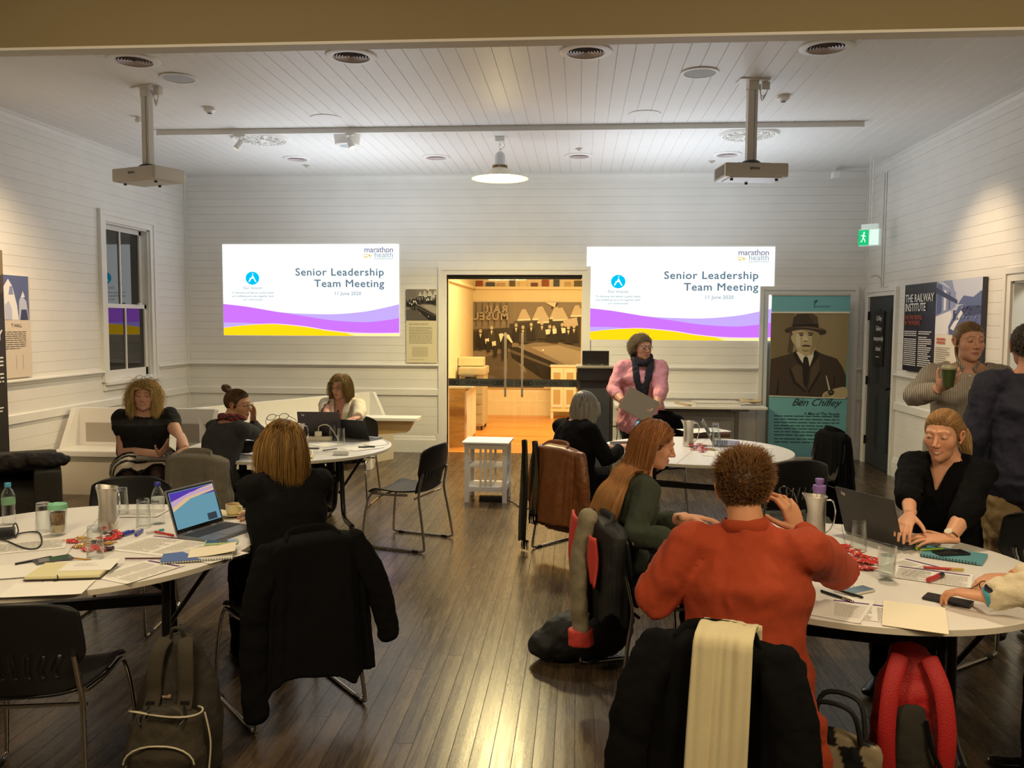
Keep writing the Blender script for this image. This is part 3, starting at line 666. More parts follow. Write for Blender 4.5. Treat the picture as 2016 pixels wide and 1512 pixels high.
# ================================================================ SLIDES (glowing panels in place of light thrown on the back wall)
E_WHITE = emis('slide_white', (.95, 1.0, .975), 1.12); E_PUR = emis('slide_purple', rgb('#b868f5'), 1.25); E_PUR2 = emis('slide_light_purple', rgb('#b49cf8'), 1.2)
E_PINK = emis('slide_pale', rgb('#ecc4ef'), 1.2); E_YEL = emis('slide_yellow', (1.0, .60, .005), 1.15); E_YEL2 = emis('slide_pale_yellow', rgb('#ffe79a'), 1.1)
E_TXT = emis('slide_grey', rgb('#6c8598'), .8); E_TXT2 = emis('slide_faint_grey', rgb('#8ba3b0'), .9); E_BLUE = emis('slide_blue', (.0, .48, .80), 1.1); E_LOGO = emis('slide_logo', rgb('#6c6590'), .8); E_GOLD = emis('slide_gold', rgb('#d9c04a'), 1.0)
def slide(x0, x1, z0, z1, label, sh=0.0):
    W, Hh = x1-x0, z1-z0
    t = thing('glowing_slide_panel', label, 'projected slide', (x0, D-.004, z0), 0, 'glowing slide panels')
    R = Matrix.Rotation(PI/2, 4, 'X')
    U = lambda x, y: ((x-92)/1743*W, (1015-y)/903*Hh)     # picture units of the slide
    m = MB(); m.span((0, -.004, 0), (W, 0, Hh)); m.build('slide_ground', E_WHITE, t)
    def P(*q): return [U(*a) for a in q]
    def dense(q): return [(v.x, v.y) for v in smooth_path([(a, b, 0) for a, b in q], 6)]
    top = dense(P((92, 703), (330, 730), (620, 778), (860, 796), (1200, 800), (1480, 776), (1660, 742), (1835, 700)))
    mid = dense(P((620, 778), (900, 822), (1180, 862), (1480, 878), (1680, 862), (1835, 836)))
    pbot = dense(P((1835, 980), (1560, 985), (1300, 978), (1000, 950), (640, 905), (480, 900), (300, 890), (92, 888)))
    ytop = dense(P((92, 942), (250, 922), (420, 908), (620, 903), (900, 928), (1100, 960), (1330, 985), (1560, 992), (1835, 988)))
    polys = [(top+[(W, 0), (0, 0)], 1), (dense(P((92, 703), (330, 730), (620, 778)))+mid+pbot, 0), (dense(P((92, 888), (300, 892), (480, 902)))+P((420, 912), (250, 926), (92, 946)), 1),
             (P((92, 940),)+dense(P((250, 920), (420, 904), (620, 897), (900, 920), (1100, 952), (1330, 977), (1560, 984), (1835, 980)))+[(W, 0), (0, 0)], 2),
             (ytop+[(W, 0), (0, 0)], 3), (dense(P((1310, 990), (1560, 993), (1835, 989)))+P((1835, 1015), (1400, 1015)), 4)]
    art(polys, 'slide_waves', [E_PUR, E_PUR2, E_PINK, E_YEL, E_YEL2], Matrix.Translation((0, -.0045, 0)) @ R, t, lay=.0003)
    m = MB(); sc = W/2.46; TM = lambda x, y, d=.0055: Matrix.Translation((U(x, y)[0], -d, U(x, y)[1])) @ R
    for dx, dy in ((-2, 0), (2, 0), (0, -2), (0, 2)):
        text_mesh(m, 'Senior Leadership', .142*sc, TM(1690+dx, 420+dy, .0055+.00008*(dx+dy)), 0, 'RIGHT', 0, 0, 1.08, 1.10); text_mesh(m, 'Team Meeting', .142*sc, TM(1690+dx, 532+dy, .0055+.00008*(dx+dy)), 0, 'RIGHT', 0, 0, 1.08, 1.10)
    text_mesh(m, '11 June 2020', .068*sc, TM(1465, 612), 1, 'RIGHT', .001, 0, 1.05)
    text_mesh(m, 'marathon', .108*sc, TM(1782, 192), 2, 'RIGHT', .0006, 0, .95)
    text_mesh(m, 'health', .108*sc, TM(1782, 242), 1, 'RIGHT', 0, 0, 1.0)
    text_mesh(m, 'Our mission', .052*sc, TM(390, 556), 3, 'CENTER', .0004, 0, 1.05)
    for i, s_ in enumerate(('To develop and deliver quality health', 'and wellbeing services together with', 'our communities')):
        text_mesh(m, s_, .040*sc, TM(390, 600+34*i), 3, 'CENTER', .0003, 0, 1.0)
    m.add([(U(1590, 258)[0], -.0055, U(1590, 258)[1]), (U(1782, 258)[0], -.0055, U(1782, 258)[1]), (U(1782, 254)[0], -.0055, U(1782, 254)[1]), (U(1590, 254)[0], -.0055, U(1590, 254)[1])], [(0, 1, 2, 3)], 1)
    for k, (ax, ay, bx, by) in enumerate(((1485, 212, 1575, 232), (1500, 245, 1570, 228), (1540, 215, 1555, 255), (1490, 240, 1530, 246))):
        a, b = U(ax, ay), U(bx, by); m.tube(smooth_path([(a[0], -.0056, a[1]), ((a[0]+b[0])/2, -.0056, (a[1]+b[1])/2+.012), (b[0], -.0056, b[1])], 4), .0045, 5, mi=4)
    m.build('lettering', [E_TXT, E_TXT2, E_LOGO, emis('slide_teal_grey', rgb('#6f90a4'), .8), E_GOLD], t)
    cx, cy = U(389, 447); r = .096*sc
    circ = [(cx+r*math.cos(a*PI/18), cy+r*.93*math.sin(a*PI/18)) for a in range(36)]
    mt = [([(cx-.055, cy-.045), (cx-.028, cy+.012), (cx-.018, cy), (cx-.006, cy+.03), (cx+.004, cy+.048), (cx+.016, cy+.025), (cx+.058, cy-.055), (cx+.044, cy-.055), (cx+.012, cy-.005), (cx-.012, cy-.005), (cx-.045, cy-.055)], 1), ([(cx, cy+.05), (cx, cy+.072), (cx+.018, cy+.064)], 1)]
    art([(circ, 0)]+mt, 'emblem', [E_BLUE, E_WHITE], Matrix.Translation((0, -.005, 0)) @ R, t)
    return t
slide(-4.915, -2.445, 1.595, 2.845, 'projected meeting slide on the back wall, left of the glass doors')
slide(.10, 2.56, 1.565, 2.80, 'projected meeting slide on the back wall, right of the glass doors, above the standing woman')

# ================================================================ PICTURES
SEP = [mat('sepia_%d' % i, rgb(c), .5) for i, c in enumerate(('#20180e', '#44362a', '#5c4c36', '#80704f', '#a3916a', '#c9b68b', '#ddd0ac', '#f2ead2'))]
GRY = [mat('photo_grey_%d' % i, rgb(c), .45) for i, c in enumerate(('#1c1a17', '#3c3832', '#5c564e', '#857d72', '#a59d90', '#c4bdae', '#e0dacc', '#f6f2e8'))]
def billiard(u0, v0, W, Hh, M, parent, name='print', lay=.0006):
    """photograph of men round a billiard table; crop units 575..1360 x 360..990"""
    U = lambda x, y: (u0+(x-575)/785*W, v0+(990-y)/630*Hh); P = lambda *q: [U(*a) for a in q]
    rn = random.Random(5); L = []
    L.append((P((575, 360), (1360, 360), (1360, 990), (575, 990)), 2))
    L.append((P((575, 360), (870, 360), (870, 545), (575, 560)), 3)); L.append((P((870, 360), (1360, 360), (1360, 480), (870, 500)), 3))
    for a in range(6): L.append((P((590+45*a, 365), (600+45*a, 365), (600+45*a, 540), (590+45*a, 545)), 2))
    L.append((P((575, 700), (900, 650), (1000, 990), (575, 990)), 3)); L.append((P((575, 780), (860, 720), (960, 900), (575, 930)), 2))
    L.append((P((575, 930), (900, 830), (1100, 990), (575, 990)), 2))
    L.append((P((840, 520), (1360, 470), (1360, 700), (1060, 665), (860, 660)), 1)); L.append((P((575, 575), (860, 545), (860, 700), (575, 720)), 1))
    L.append((P((880, 690), (1030, 655), (1200, 655), (1360, 690), (1360, 900), (1320, 870)), 3)); L.append((P((1000, 690), (1200, 675), (1360, 720), (1360, 850), (1280, 830)), 4))
    L.append((P((840, 690), (900, 690), (1330, 870), (1360, 900), (1360, 990), (1180, 985), (860, 770)), 0)); L.append((P((845, 705), (1320, 890), (1322, 905), (850, 730)), 2))
    for (x, y, s) in ((945, 470, 1), (1065, 465, 1.25), (1085, 488, .9), (1180, 455, 1), (1210, 470, 1.2), (1330, 440, 1)):
        L.append((P((x-45*s, y+18), (x-15*s, y-55*s), (x+12*s, y-60*s), (x+50*s, y+12)), 5)); L.append((P((x-48*s, y+18), (x+50*s, y+12), (x+48*s, y+24), (x-44*s, y+28)), 7))
    L.append((P((1140, 400), (1190, 365), (1195, 372), (1150, 410)), 1)); L.append((P((1100, 362), (1180, 362), (1170, 400)), 6)); L.append((P((1230, 490), (1330, 470), (1340, 530), (1240, 540)), 5))
    for x, y in ((890, 530), (940, 545), (1000, 525), (1078, 515), (1135, 540), (1165, 545), (1225, 525), (1310, 535), (630, 575), (712, 550), (1270, 545)):
        w = 24; L.append((P((x-w, y+22), (x+w, y+22), (x+w+8, y+115), (x-w-8, y+110)), rn.choice((0, 1, 0))))
        L.append(([U(x+12*math.cos(a*PI/4), y+15*math.sin(a*PI/4)) for a in range(8)], 5)); L.append((P((x-9, y+20), (x+9, y+20), (x, y+52)), 6))
    for x, y in ((1165, 565), (1115, 570), (1230, 560), (725, 660), (675, 640)): L.append((P((x-12, y-8), (x+18, y-14), (x+20, y+22), (x-6, y+28)), 7))
    for x, y in ((640, 640), (690, 660), (740, 690)): L.append((P((x-18, y-10), (x+18, y-10), (x+12, y+70), (x-12, y+70)), 0))
    L.append((P((775, 600), (830, 595), (835, 650), (825, 780), (790, 780)), 0)); L.append((P((765, 595), (790, 588), (800, 600), (785, 640), (778, 655)), 7)); L.append((P((820, 595), (840, 600), (868, 655), (858, 660), (822, 620)), 7))
    L.append(([U(812+14*math.cos(a*PI/4), 600+13*math.sin(a*PI/4)) for a in range(8)], 5)); L.append(([U(1088+7*math.cos(a*PI/4), 710+7*math.sin(a*PI/4)) for a in range(8)], 7)); L.append((P((1160, 892), (1175, 897), (1165, 918), (1152, 914)), 7))
    return art(L, name, GRY, M, parent, lay=lay/3)
R90 = Matrix.Rotation(PI/2, 4, 'X')
# mural on the far wall of the back room
MU0, MU1 = at_y(932, 762, Y2), at_y(1139, 595, Y2); MUW, MUH = MU1.x-MU0.x+.05, MU1.z-MU0.z
t = thing('wall_mural', 'huge black and white billiard hall photograph seen through the glass doors', 'mural', (MU0.x, Y2-.025, MU0.z))
m = MB(); m.span((0, 0, 0), (MUW, .02, MUH)); m.build('panel', GRY[2], t)
billiard(0, 0, MUW, MUH, Matrix.Translation((0, -.001, 0)) @ R90, t, lay=.003)
m = MB()
for s_, x, y in (('RAIL', 830, 440), ('MUSEUM', 835, 490)):
    text_mesh(m, s_, .20, Matrix.Translation(((x-575)/785*MUW, -.075, (990-y)/630*MUH)) @ R90 @ Matrix.Diagonal((-1, 1, 1, 1)), 0, 'LEFT', .006, 0, 1.2)
m.build('lettering', GRY[4], t)
# billiards room panel beside the doors
t = thing('information_panel', 'narrow panel about the billiards room left of the glass doors', 'information panel', (-2.345, D-.03, 1.235))
m = MB(); m.span((0, 0, 0), (.415, .028, 1.0), bev=.003); m.build('panel', mat('panel_cream', rgb('#d8cfb0'), .5), t)
billiard(0, .575, .415, .425, Matrix.Translation((0, -.001, 0)) @ R90, t, lay=.0008)
m = MB(); T = lambda x, y: Matrix.Translation((x, -.0015, y)) @ R90
text_mesh(m, 'BILLIARDS ROOM', .034, T(.04, .515), 0, 'LEFT', 0)
poly_rows(m, .04, .36, .48, 14, .0165, .005, T(0, 0), 0, 4)
for a, b in ((.08, .30), ): m.add([(a, -.0015, .08), (b, -.0015, .08), (b, -.0015, .22), (a, -.0015, .22)], [(0, 1, 2, 3)], 1)
for q in range(6): x = .1+.035*q; m.add([(x, -.002, .10+.01*(q % 3)), (x+.002, -.002, .10), (x+.002, -.002, .2), (x, -.002, .2)], [(0, 1, 2, 3)], 0)
poly_rows(m, .04, .25, .04, 1, .02, .004, T(0, 0), 0, 9)
m.build('lettering', [mat('panel_ink', rgb('#5a5445'), .6), mat('panel_map', rgb('#c4bb9c'), .6)], t)
# portrait banner -----------------------------------------------------------
BW, BH = .99, 2.13
t = thing('pull_up_banner', 'tall teal pull-up banner with a portrait of a hatted man holding a pipe', 'banner', (2.49, 11.33, .03))
m = MB(); m.span((0, 0, .0), (BW, .004, BH)); m.build('banner_sheet', mat('banner_teal', rgb('#78bcc4'), .5), t)
m = MB(); m.span((-.02, -.06, -.03), (BW+.02, .14, .035), bev=.01); m.build('banner_base', STEEL, t)
m = MB(); m.tube([(BW/2, .05, .02), (BW/2, .05, BH)], .012, 10); m.build('support_pole', STEEL, t, True)
m = MB(); m.span((-.005, -.008, BH-.005), (BW+.005, .014, BH+.02), bev=.004); m.build('top_rail', STEEL, t)
UB = lambda x, y: ((x-(177-.027*(y-110)))/632*BW, BH-(y-108)/1420*BH)
P = lambda *q: [UB(*a) for a in q]
L = [(P((170, 262), (800, 262), (772, 995), (150, 978)), 4), (P((170, 262), (360, 262), (330, 640), (165, 660)), 3),
     (P((620, 262), (800, 262), (790, 600), (700, 600), (600, 420)), 4), (P((330, 380), (370, 400), (340, 620), (300, 600)), 2),
     (P((150, 978), (165, 660), (330, 610), (372, 585), (450, 650), (530, 580), (580, 610), (700, 650), (745, 720), (775, 800), (772, 990), (560, 985)), 1, 0),
     (P((372, 575), (410, 640), (428, 712), (388, 700), (352, 620)), 0), (P((505, 590), (530, 580), (560, 620), (480, 740), (478, 720)), 0),
     (P((370, 590), (400, 600), (450, 635), (500, 615), (515, 590), (510, 640), (480, 725), (462, 690), (446, 640), (432, 705), (400, 650)), 7),
     (P((432, 645), (450, 632), (468, 645), (482, 730), (470, 870), (450, 905), (425, 860), (420, 730)), 0),
     (P((388, 700), (422, 730), (430, 870), (455, 935), (370, 850), (330, 740)), 2), (P((500, 720), (560, 640), (560, 760), (465, 930), (480, 870)), 2),
     (P((330, 740), (370, 850), (455, 940), (440, 945), (350, 865), (310, 745)), 0), (P((560, 760), (465, 940), (478, 948), (575, 775)), 0),
     (P((225, 830), (232, 830), (228, 960), (210, 975)), 0), (P((680, 800), (690, 800), (680, 900), (672, 900)), 0),
     (P((330, 465), (345, 450), (362, 470), (368, 520), (352, 525), (338, 500)), 5, 1), (P((535, 470), (552, 445), (562, 455), (552, 500), (538, 515)), 4, 1),
     (P((352, 400), (545, 395), (552, 470), (535, 530), (515, 590), (470, 625), (430, 618), (385, 590), (362, 530), (350, 460)), 5, 1),
     (P((420, 400), (545, 395), (550, 470), (530, 540), (505, 590), (480, 600), (500, 520), (490, 440)), 4, 1),
     (P((375, 440), (400, 455), (405, 530), (390, 560), (370, 520)), 6, 1),
     (P((392, 432), (430, 428), (432, 438), (395, 442)), 1), (P((465, 430), (508, 428), (510, 438), (466, 440)), 1),
     (P((400, 448), (428, 446), (426, 455), (404, 456)), 0, 1), (P((472, 446), (500, 444), (498, 454), (474, 455)), 0, 1),
     (P((432, 450), (452, 450), (466, 492), (455, 504), (430, 503), (424, 494)), 6, 1), (P((428, 498), (464, 498), (460, 507), (434, 507)), 3),
     (P((418, 540), (450, 533), (486, 540), (480, 550), (450, 548), (424, 550)), 1, 1), (P((425, 552), (478, 552), (466, 562), (436, 562)), 5), (P((415, 575), (480, 578), (460, 592), (430, 590)), 4, 1),
     (P((335, 395), (352, 300), (380, 268), (500, 262), (540, 290), (552, 380)), 1, 0), (P((470, 270), (530, 285), (548, 385), (520, 380), (505, 320)), 2, 1), (P((345, 360), (550, 352), (552, 385), (340, 392)), 0),
     (P((280, 405), (340, 378), (450, 372), (560, 385), (612, 412), (600, 438), (560, 446), (545, 425), (450, 400), (350, 412), (300, 430)), 1, 1), (P((340, 385), (450, 378), (560, 390), (608, 414), (560, 400), (450, 386)), 3),
     (P((585, 965), (605, 940), (650, 925), (700, 905), (775, 900), (772, 990), (600, 988)), 5, 1), (P((610, 800), (618, 798), (650, 930), (636, 935)), 6), (P((630, 935), (650, 920), (676, 930), (676, 955), (650, 970), (630, 960)), 0, 1), (P((640, 940), (655, 932), (668, 940), (655, 950)), 3, 1),
     (P((600, 960), (640, 952), (640, 962), (602, 972)), 4), (P((602, 974), (650, 970), (650, 978), (606, 984)), 4),
     (P((170, 250), (800, 246), (800, 262), (170, 262)), 7), (P((150, 975), (772, 990), (772, 997), (150, 982)), 7)]
art(L, 'print', SEP, Matrix.Translation((0, -.002, 0)) @ R90, t, lay=.00025)
m = MB(); T = lambda x, y: Matrix.Translation((UB(x, y)[0], -.0035, UB(x, y)[1])) @ R90
text_mesh(m, 'Ben Chifley', .135, T(722, 1062), 0, 'RIGHT', .0, .5, .98)
m.tube([(UB(x, y)[0], -.004, UB(x, y)[1]) for x, y in ((380, 1058), (420, 1004), (440, 1008), (400, 1056))], .002, 5)
text_mesh(m, 'A Man of The People', .052, T(722, 1142), 0, 'RIGHT', .0004, .1, 1.0)
text_mesh(m, 'BATHURST', .034, T(582, 212), 1, 'CENTER', .0006, 0, 1.35)
L_ = [UB(x, y) for x, y in ((510, 160), (540, 145), (545, 160), (528, 172), (520, 190), (512, 190), (524, 165))]; m.add([(x, -.0035, y) for x, y in L_], [tuple(range(7))], 1)
for k, (y0, n) in enumerate(((1158, 4), (1268, 3), (1358, 2))):
    poly_rows(m, UB(192, y0)[0], UB(722, y0)[0], UB(192, y0)[1], n, .042, .013, Matrix.Translation((0, -.0035, 0)) @ R90, 1, 20+k)
m.build('lettering', [mat('banner_ink', rgb('#16313a'), .6), mat('banner_ink_soft', rgb('#2b545c'), .6)], t)
# railway institute panel (right wall) -----------------------------------------
PW, PH = 1.87, .96
MR = lambda y, z, x: Matrix.Translation((x, y, z)) @ Matrix.Rotation(-PI/2, 4, 'Z') @ R90
t = thing('history_panel', 'large wall panel titled The Railway Institute with a street photograph', 'information panel', (XR-.05, 10.05, 1.275))
NAVY = mat('panel_navy', rgb('#1d1c28'), .35); CRM = mat('panel_white', rgb('#e9e2d2'), .4); BLU = [mat('street_%d' % i, rgb(c), .4) for i, c in enumerate(('#2d3358', '#55608f', '#8c95bb', '#c2c8dd', '#eeeef2'))]
m = MB(); m.span((-.0, -PW, 0), (.045, 0, PH)); m.build('panel', mat('panel_edge', rgb('#3a3a4c'), .5), t)
MT = Matrix.Translation((-.001, 0, 0)) @ Matrix.Rotation(-PI/2, 4, 'Z') @ R90
L = [(rect(0, 0, .86, PH), 0), (rect(.86, 0, PW, PH), 1), (rect(.86, .42, PW, PH), 5), (rect(1.45, 0, PW, .42), 3)]
L += [([(.86, .42), (1.15, .42), (1.25, .62), (1.2, .66), (.86, .60)], 6), ([(.86, .60), (1.22, .66), (1.32, .70), (1.32, .84), (.86, .96)], 4), ([(.88, .62), (1.0, .64), (1.0, .92), (.88, .94)], 3), ([(1.05, .66), (1.10, .665), (1.10, .86), (1.05, .87)], 6), ([(1.16, .67), (1.2, .67), (1.2, .84), (1.16, .85)], 3),
      ([(.86, .90), (1.36, .76), (1.36, .72), (.86, .84)], 2), ([(1.0, .96), (1.15, .90), (1.3, .82), (1.22, .96)], 4), ([(1.18, .50), (1.40, .70), (1.72, .74), (1.87, .78), (1.87, .42), (1.2, .42)], 3), ([(1.22, .48), (1.45, .66), (1.5, .64), (1.30, .46)], 6), ([(1.45, .66), (1.6, .70), (1.87, .70), (1.87, .62), (1.55, .60)], 2),
      ([(1.28, .56), (1.34, .56), (1.34, .66), (1.28, .66)], 2), ([(1.38, .72), (1.5, .80), (1.7, .78), (1.87, .84), (1.87, .72)], 3)]
rn = random.Random(3)
for k in range(26):
    x, y = 1.3+.55*rn.random(), .44+.24*rn.random(); s_ = .02+.03*rn.random(); L.append(([(x, y), (x+s_, y+.01), (x+s_*.8, y+s_*.6), (x+.1*s_, y+s_*.4)], rn.choice((2, 4, 3))))
art(L, 'print', [NAVY, CRM]+BLU, MT, t, lay=.0003)
m = MB(); T = lambda x, y: Matrix.Translation((-.012, 0, 0)) @ Matrix.Rotation(-PI/2, 4, 'Z') @ R90 @ Matrix.Translation((x, y, 0))
text_mesh(m, 'THE RAILWAY', .122, T(.05, .765), 0, 'LEFT', .0018, 0, 1.0, .98); text_mesh(m, 'INSTITUTE', .122, T(.05, .665), 0, 'LEFT', .0018, 0, 1.0, .98)
text_mesh(m, 'FOR THE PEOPLE,', .062, T(.05, .575), 1, 'LEFT', .0006, 0, 1.0, 1.0); text_mesh(m, 'BY THE PEOPLE', .062, T(.05, .515), 1, 'LEFT', .0006, 0, 1.0, 1.0)
poly_rows(m, .05, .40, .435, 3, .022, .011, T(0, 0), 0, 5); poly_rows(m, .05, .40, .35, 14, .022, .011, T(0, 0), 0, 6)
poly_rows(m, .45, .80, .435, 2, .022, .011, T(0, 0), 0, 7); poly_rows(m, .45, .80, .375, 15, .022, .011, T(0, 0), 0, 8)
poly_rows(m, .93, 1.13, .36, 2, .035, .022, T(0, 0), 1, 12); poly_rows(m, .91, 1.25, .28, 12, .022, .008, T(0, 0), 2, 13)
m.build('lettering', [mat('panel_letter_white', (.8, .8, .78), .5), mat('panel_letter_orange', rgb('#c2512a'), .5), mat('panel_letter_grey', rgb('#8a8378'), .5)], t)
# left wall: dark panel and paler poster -----------------------------------------
ML = Matrix.Rotation(PI/2, 4, 'Z') @ R90
t = thing('history_panel', 'tall black display panel at the left edge of the photo', 'information panel', (XL+.165, 6.3, .36))
m = MB(); m.span((-.05, 0, 0), (0, 1.215, 2.07), bev=.003); m.build('panel', mat('panel_black', rgb('#1b1914'), .35), t)
m = MB(); m.span((-.155, .2, .2), (-.05, .26, 1.9)); m.span((-.155, .95, .2), (-.05, 1.0, 1.9)); m.build('wall_bracket', BLACKM, t)
L = [(rect(0, 1.45, 1.21, 2.07), 1), ([(.95, 2.0), (1.21, 2.07), (1.21, 1.86), (1.1, 1.8)], 3), ([(.8, 1.45), (1.21, 1.7), (1.21, 1.45)], 0), ([(.6, 1.6), (1.0, 1.9), (1.1, 1.7)], 0)]
art(L, 'print', SEP, Matrix.Translation((.001, 0, 0)) @ ML, t, lay=.0004)
m = MB(); T = lambda x, y: Matrix.Translation((.003, 0, 0)) @ ML @ Matrix.Translation((x, y, 0))
text_mesh(m, 'Y', .13, T(1.17, 1.25), 0, 'RIGHT', .003)
poly_rows(m, .3, 1.17, 1.08, 3, .035, .014, T(0, 0), 0, 31, False); poly_rows(m, .3, 1.17, .93, 3, .035, .014, T(0, 0), 0, 33, False); poly_rows(m, .3, 1.15, .62, 2, .03, .012, T(0, 0), 0, 35, False)
m.build('lettering', mat('panel_letter_white', (.8, .8, .78), .5), t)
t = thing('information_panel', 'pale wall panel with an old group photograph beside the black display', 'information panel', (XL+.03, 7.35, 1.235))
m = MB(); m.span((-.028, 0, 0), (0, .74, .985), bev=.003); m.build('panel', mat('panel_pale', rgb('#ddd0c0'), .5), t)
L = [(rect(.0, .56, .72, .985), 1), ([(.3, .56), (.33, .85), (.42, .95), (.48, .88), (.54, .70), (.56, .56)], 4), ([(.42, .80), (.44, .88), (.48, .88), (.49, .80)], 2), ([(.56, .56), (.57, .74), (.61, .80), (.68, .74), (.71, .56)], 3), ([(.60, .78), (.63, .84), (.66, .78)], 4), ([(.58, .56), (.6, .66), (.68, .66), (.70, .56)], 0), ([(.36, .56), (.36, .70), (.42, .74), (.46, .66), (.46, .56)], 3)]
art(L, 'print', BLU, Matrix.Translation((.001, 0, 0)) @ ML, t, lay=.0004)
m = MB(); T = lambda x, y: Matrix.Translation((.0025, 0, 0)) @ ML @ Matrix.Translation((x, y, 0))
text_mesh(m, 'T HALL', .046, T(.60, .49), 0, 'RIGHT', .0006, 0, 1.05); poly_rows(m, .1, .66, .44, 9, .02, .007, T(0, 0), 0, 41)
for x in (.5, .6): m.add([(.003, x, .08), (.003, x+.003, .08), (.003, x+.003, .22), (.003, x, .22)], [(0, 1, 2, 3)], 0)
m.build('lettering', mat('panel_ink', rgb('#5a5445'), .6), t)

# ================================================================ FURNITURE
SEATM = mat('chair_shell', (.007, .007, .008), .42, bump=.08, bscale=500, spec=.4)
CHF = mat('chair_chrome', (.50, .48, .45), .18, metal=1)
_chair = None
def chair(x, y, fwd, label, group=None):
    """moulded stacking chair on a chrome sled frame; local +y is forward"""
    global _chair
    rz = math.atan2(-fwd[0], fwd[1])
    if _chair is not None:
        t = copy_tree(_chair); t.location = (x, y, 0); t.rotation_euler = (0, 0, rz); t['label'] = label
        if group: t['group'] = group
        elif 'group' in t: del t['group']
        return t
    t = thing('stacking_chair', label, 'chair', (x, y, 0), rz, group); _chair = t
    for s in (-1, 1):
        pts = [(s*.20, -.10, .432), (s*.225, .05, .432), (s*.228, .17, .435), (s*.232, .215, .415), (s*.245, .25, .30), (s*.262, .275, .05), (s*.264, .262, .018), (s*.264, .20, .011), (s*.262, 0, .011), (s*.262, -.20, .011), (s*.262, -.262, .018), (s*.26, -.275, .05), (s*.245, -.245, .25), (s*.232, -.215, .43), (s*.224, -.225, .52), (s*.218, -.245, .62)]
        m = MB(); m.tube(smooth_path(pts, 5), .0098, 10); m.build('leg', CHF, t, True)
        for yy in (-.2, .2): m = MB(); m.box((s*.263, yy, .011), (.026, .05, .021), bev=.005); m.build('glide', BLACK, t)
    m = MB(); m.tube([(-.235, -.18, .415), (.235, -.18, .415)], .008, 8); m.tube([(-.228, .12, .418), (.228, .12, .418)], .008, 8); m.build('cross_bar', CHF, t, True)
    def seat(u, v):
        x = (u-.5)*2; y = -.20+.43*v; w = .232-.02*(1-v)**2; z = .447+.012*x*x-.010*math.cos((v-.45)*5)+.012*(abs(x)**4)-(max(0, v-.82)**2)*1.1
        return (x*w, y, z)
    m = MB(); m.grid(seat, 17, 15); m.build('seat', SEATM, t, True, auto=False, thick=.010)
    def back(u, v):
        x = (u-.5)*2; z = .455+.375*v; e = abs(x)
        w = .215+.02*math.sin(v*PI)+(.018 if v > .25 else 0)*min(1, (v-.25)*5)-.035*max(0, v-.9)*8*e
        w *= 1-.10*math.exp(-((v-.30)/.07)**2)
        y = -.195-.085*v-.02*v*v+.055*x*x*(.35+.65*v)-.02*math.sin(v*PI)
        zz = z-(.035*e**3)*(v > .85)*(v-.85)/.15+.0
        return (x*w, y, zz)
    def hole(u, v): return False
    m = MB(); m.grid(back, 41, 25, skip=lambda u, v: (.12 < u < .88) and (.20 < v < .47) and int(u*40) % 4 == 1)
    m.build('backrest', SEATM, t, True, auto=False, thick=.010)
    return t
def tee(x, y, rz, R, label):
    t = thing('folding_table', label, 'table', (x, y, 0), rz, 'round folding tables')
    m = MB(); m.lathe([(0, .715), (R-.004, .715), (R, .718), (R, .737), (R-.003, .74), (0, .74)], 96); m.build('tabletop', [LAMIN], t, True, auto=20)
    m = MB(); m.lathe([(R-.001, .7165), (R+.0015, .7165), (R+.0015, .7385), (R-.001, .7385)], 96); m.build('edging', EDGE, t, True)
    m = MB(); m.box((0, 0, .7405), (.0025, 2*R-.01, .0008)); m.build('seam', mat('seam_dark', (.25, .22, .18), .7), t)
    for s in (-1, 1):
        m = MB(); xx = s*.40
        m.box((xx, 0, .705), (.05, 1.0, .02)); m.span((xx-.03, -.02, .42), (xx+.03, .02, .70), bev=.004); m.build('leg_frame', BLACKM, t)
        for q in (-1, 1):
            m = MB(); m.tube(smooth_path([(xx, q*.10, .70), (xx, q*.12, .45), (xx, q*.16, .20), (xx, q*.24, .125), (xx, q*.40, .115), (xx, q*.47, .112)], 6), .021, 12); m.build('leg', BLACKM, t, True)
            m = MB(); yy = q*.46
            m.box((xx, yy, .085), (.03, .06, .05), bev=.006); m.tube([(xx, yy, .13), (xx, yy, .09)], .010, 8)
            m.lathe([(0, -.011), (.03, -.011), (.033, -.006), (.033, .006), (.03, .011), (0, .011)], 20, M=Matrix.Translation((xx-.018, yy+q*.01, .034)) @ Matrix.Rotation(PI/2, 4, 'Y'))
            m.lathe([(0, -.011), (.03, -.011), (.033, -.006), (.033, .006), (.03, .011), (0, .011)], 20, M=Matrix.Translation((xx+.018, yy+q*.01, .034)) @ Matrix.Rotation(PI/2, 4, 'Y'))
            m.build('castor', RUBBER, t, True)
        m = MB(); m.tube([(xx, 0, .46), (s*.06, 0, .69)], .012, 8); m.tube([(xx, .0, .30), (s*.68, 0, .70)], .012, 8); m.build('brace', BLACKM, t, True)
    m = MB(); m.box((0, 0, .43), (.80, .05, .05), bev=.006); m.build('cross_bar', BLACKM, t)
    return t
T1, T2, T3, T4 = (-2.38, 3.85, .84), (1.20, 3.80, .80), (-2.42, 7.02, .84), (.98, 7.20, .80)
tee(*T1[:2], .35, T1[2], 'round white folding table at the near left with the open laptop and steel jug')
tee(*T2[:2], -.25, T2[2], 'round white folding table at the near right in front of the orange sweater')
tee(*T3[:2], .5, T3[2], 'round white folding table at the far left under two open laptops')
tee(*T4[:2], -.3, T4[2], 'round white folding table at the far right below the presenter')
chair(-1.37, 6.77, (-.96, .28), 'empty black chair with chrome sled legs standing alone beside the far left table')
chair(-1.36, 3.86, (-.66, .75), 'black chair at the near left table hidden under the long black coat')
chair(-2.02, 3.0, (-.18, .98), 'empty black chair at the bottom left corner, its slotted back to the camera')
chair(-2.62, 6.02, (.15, .99), 'chair at the far left table wearing the grey jacket')
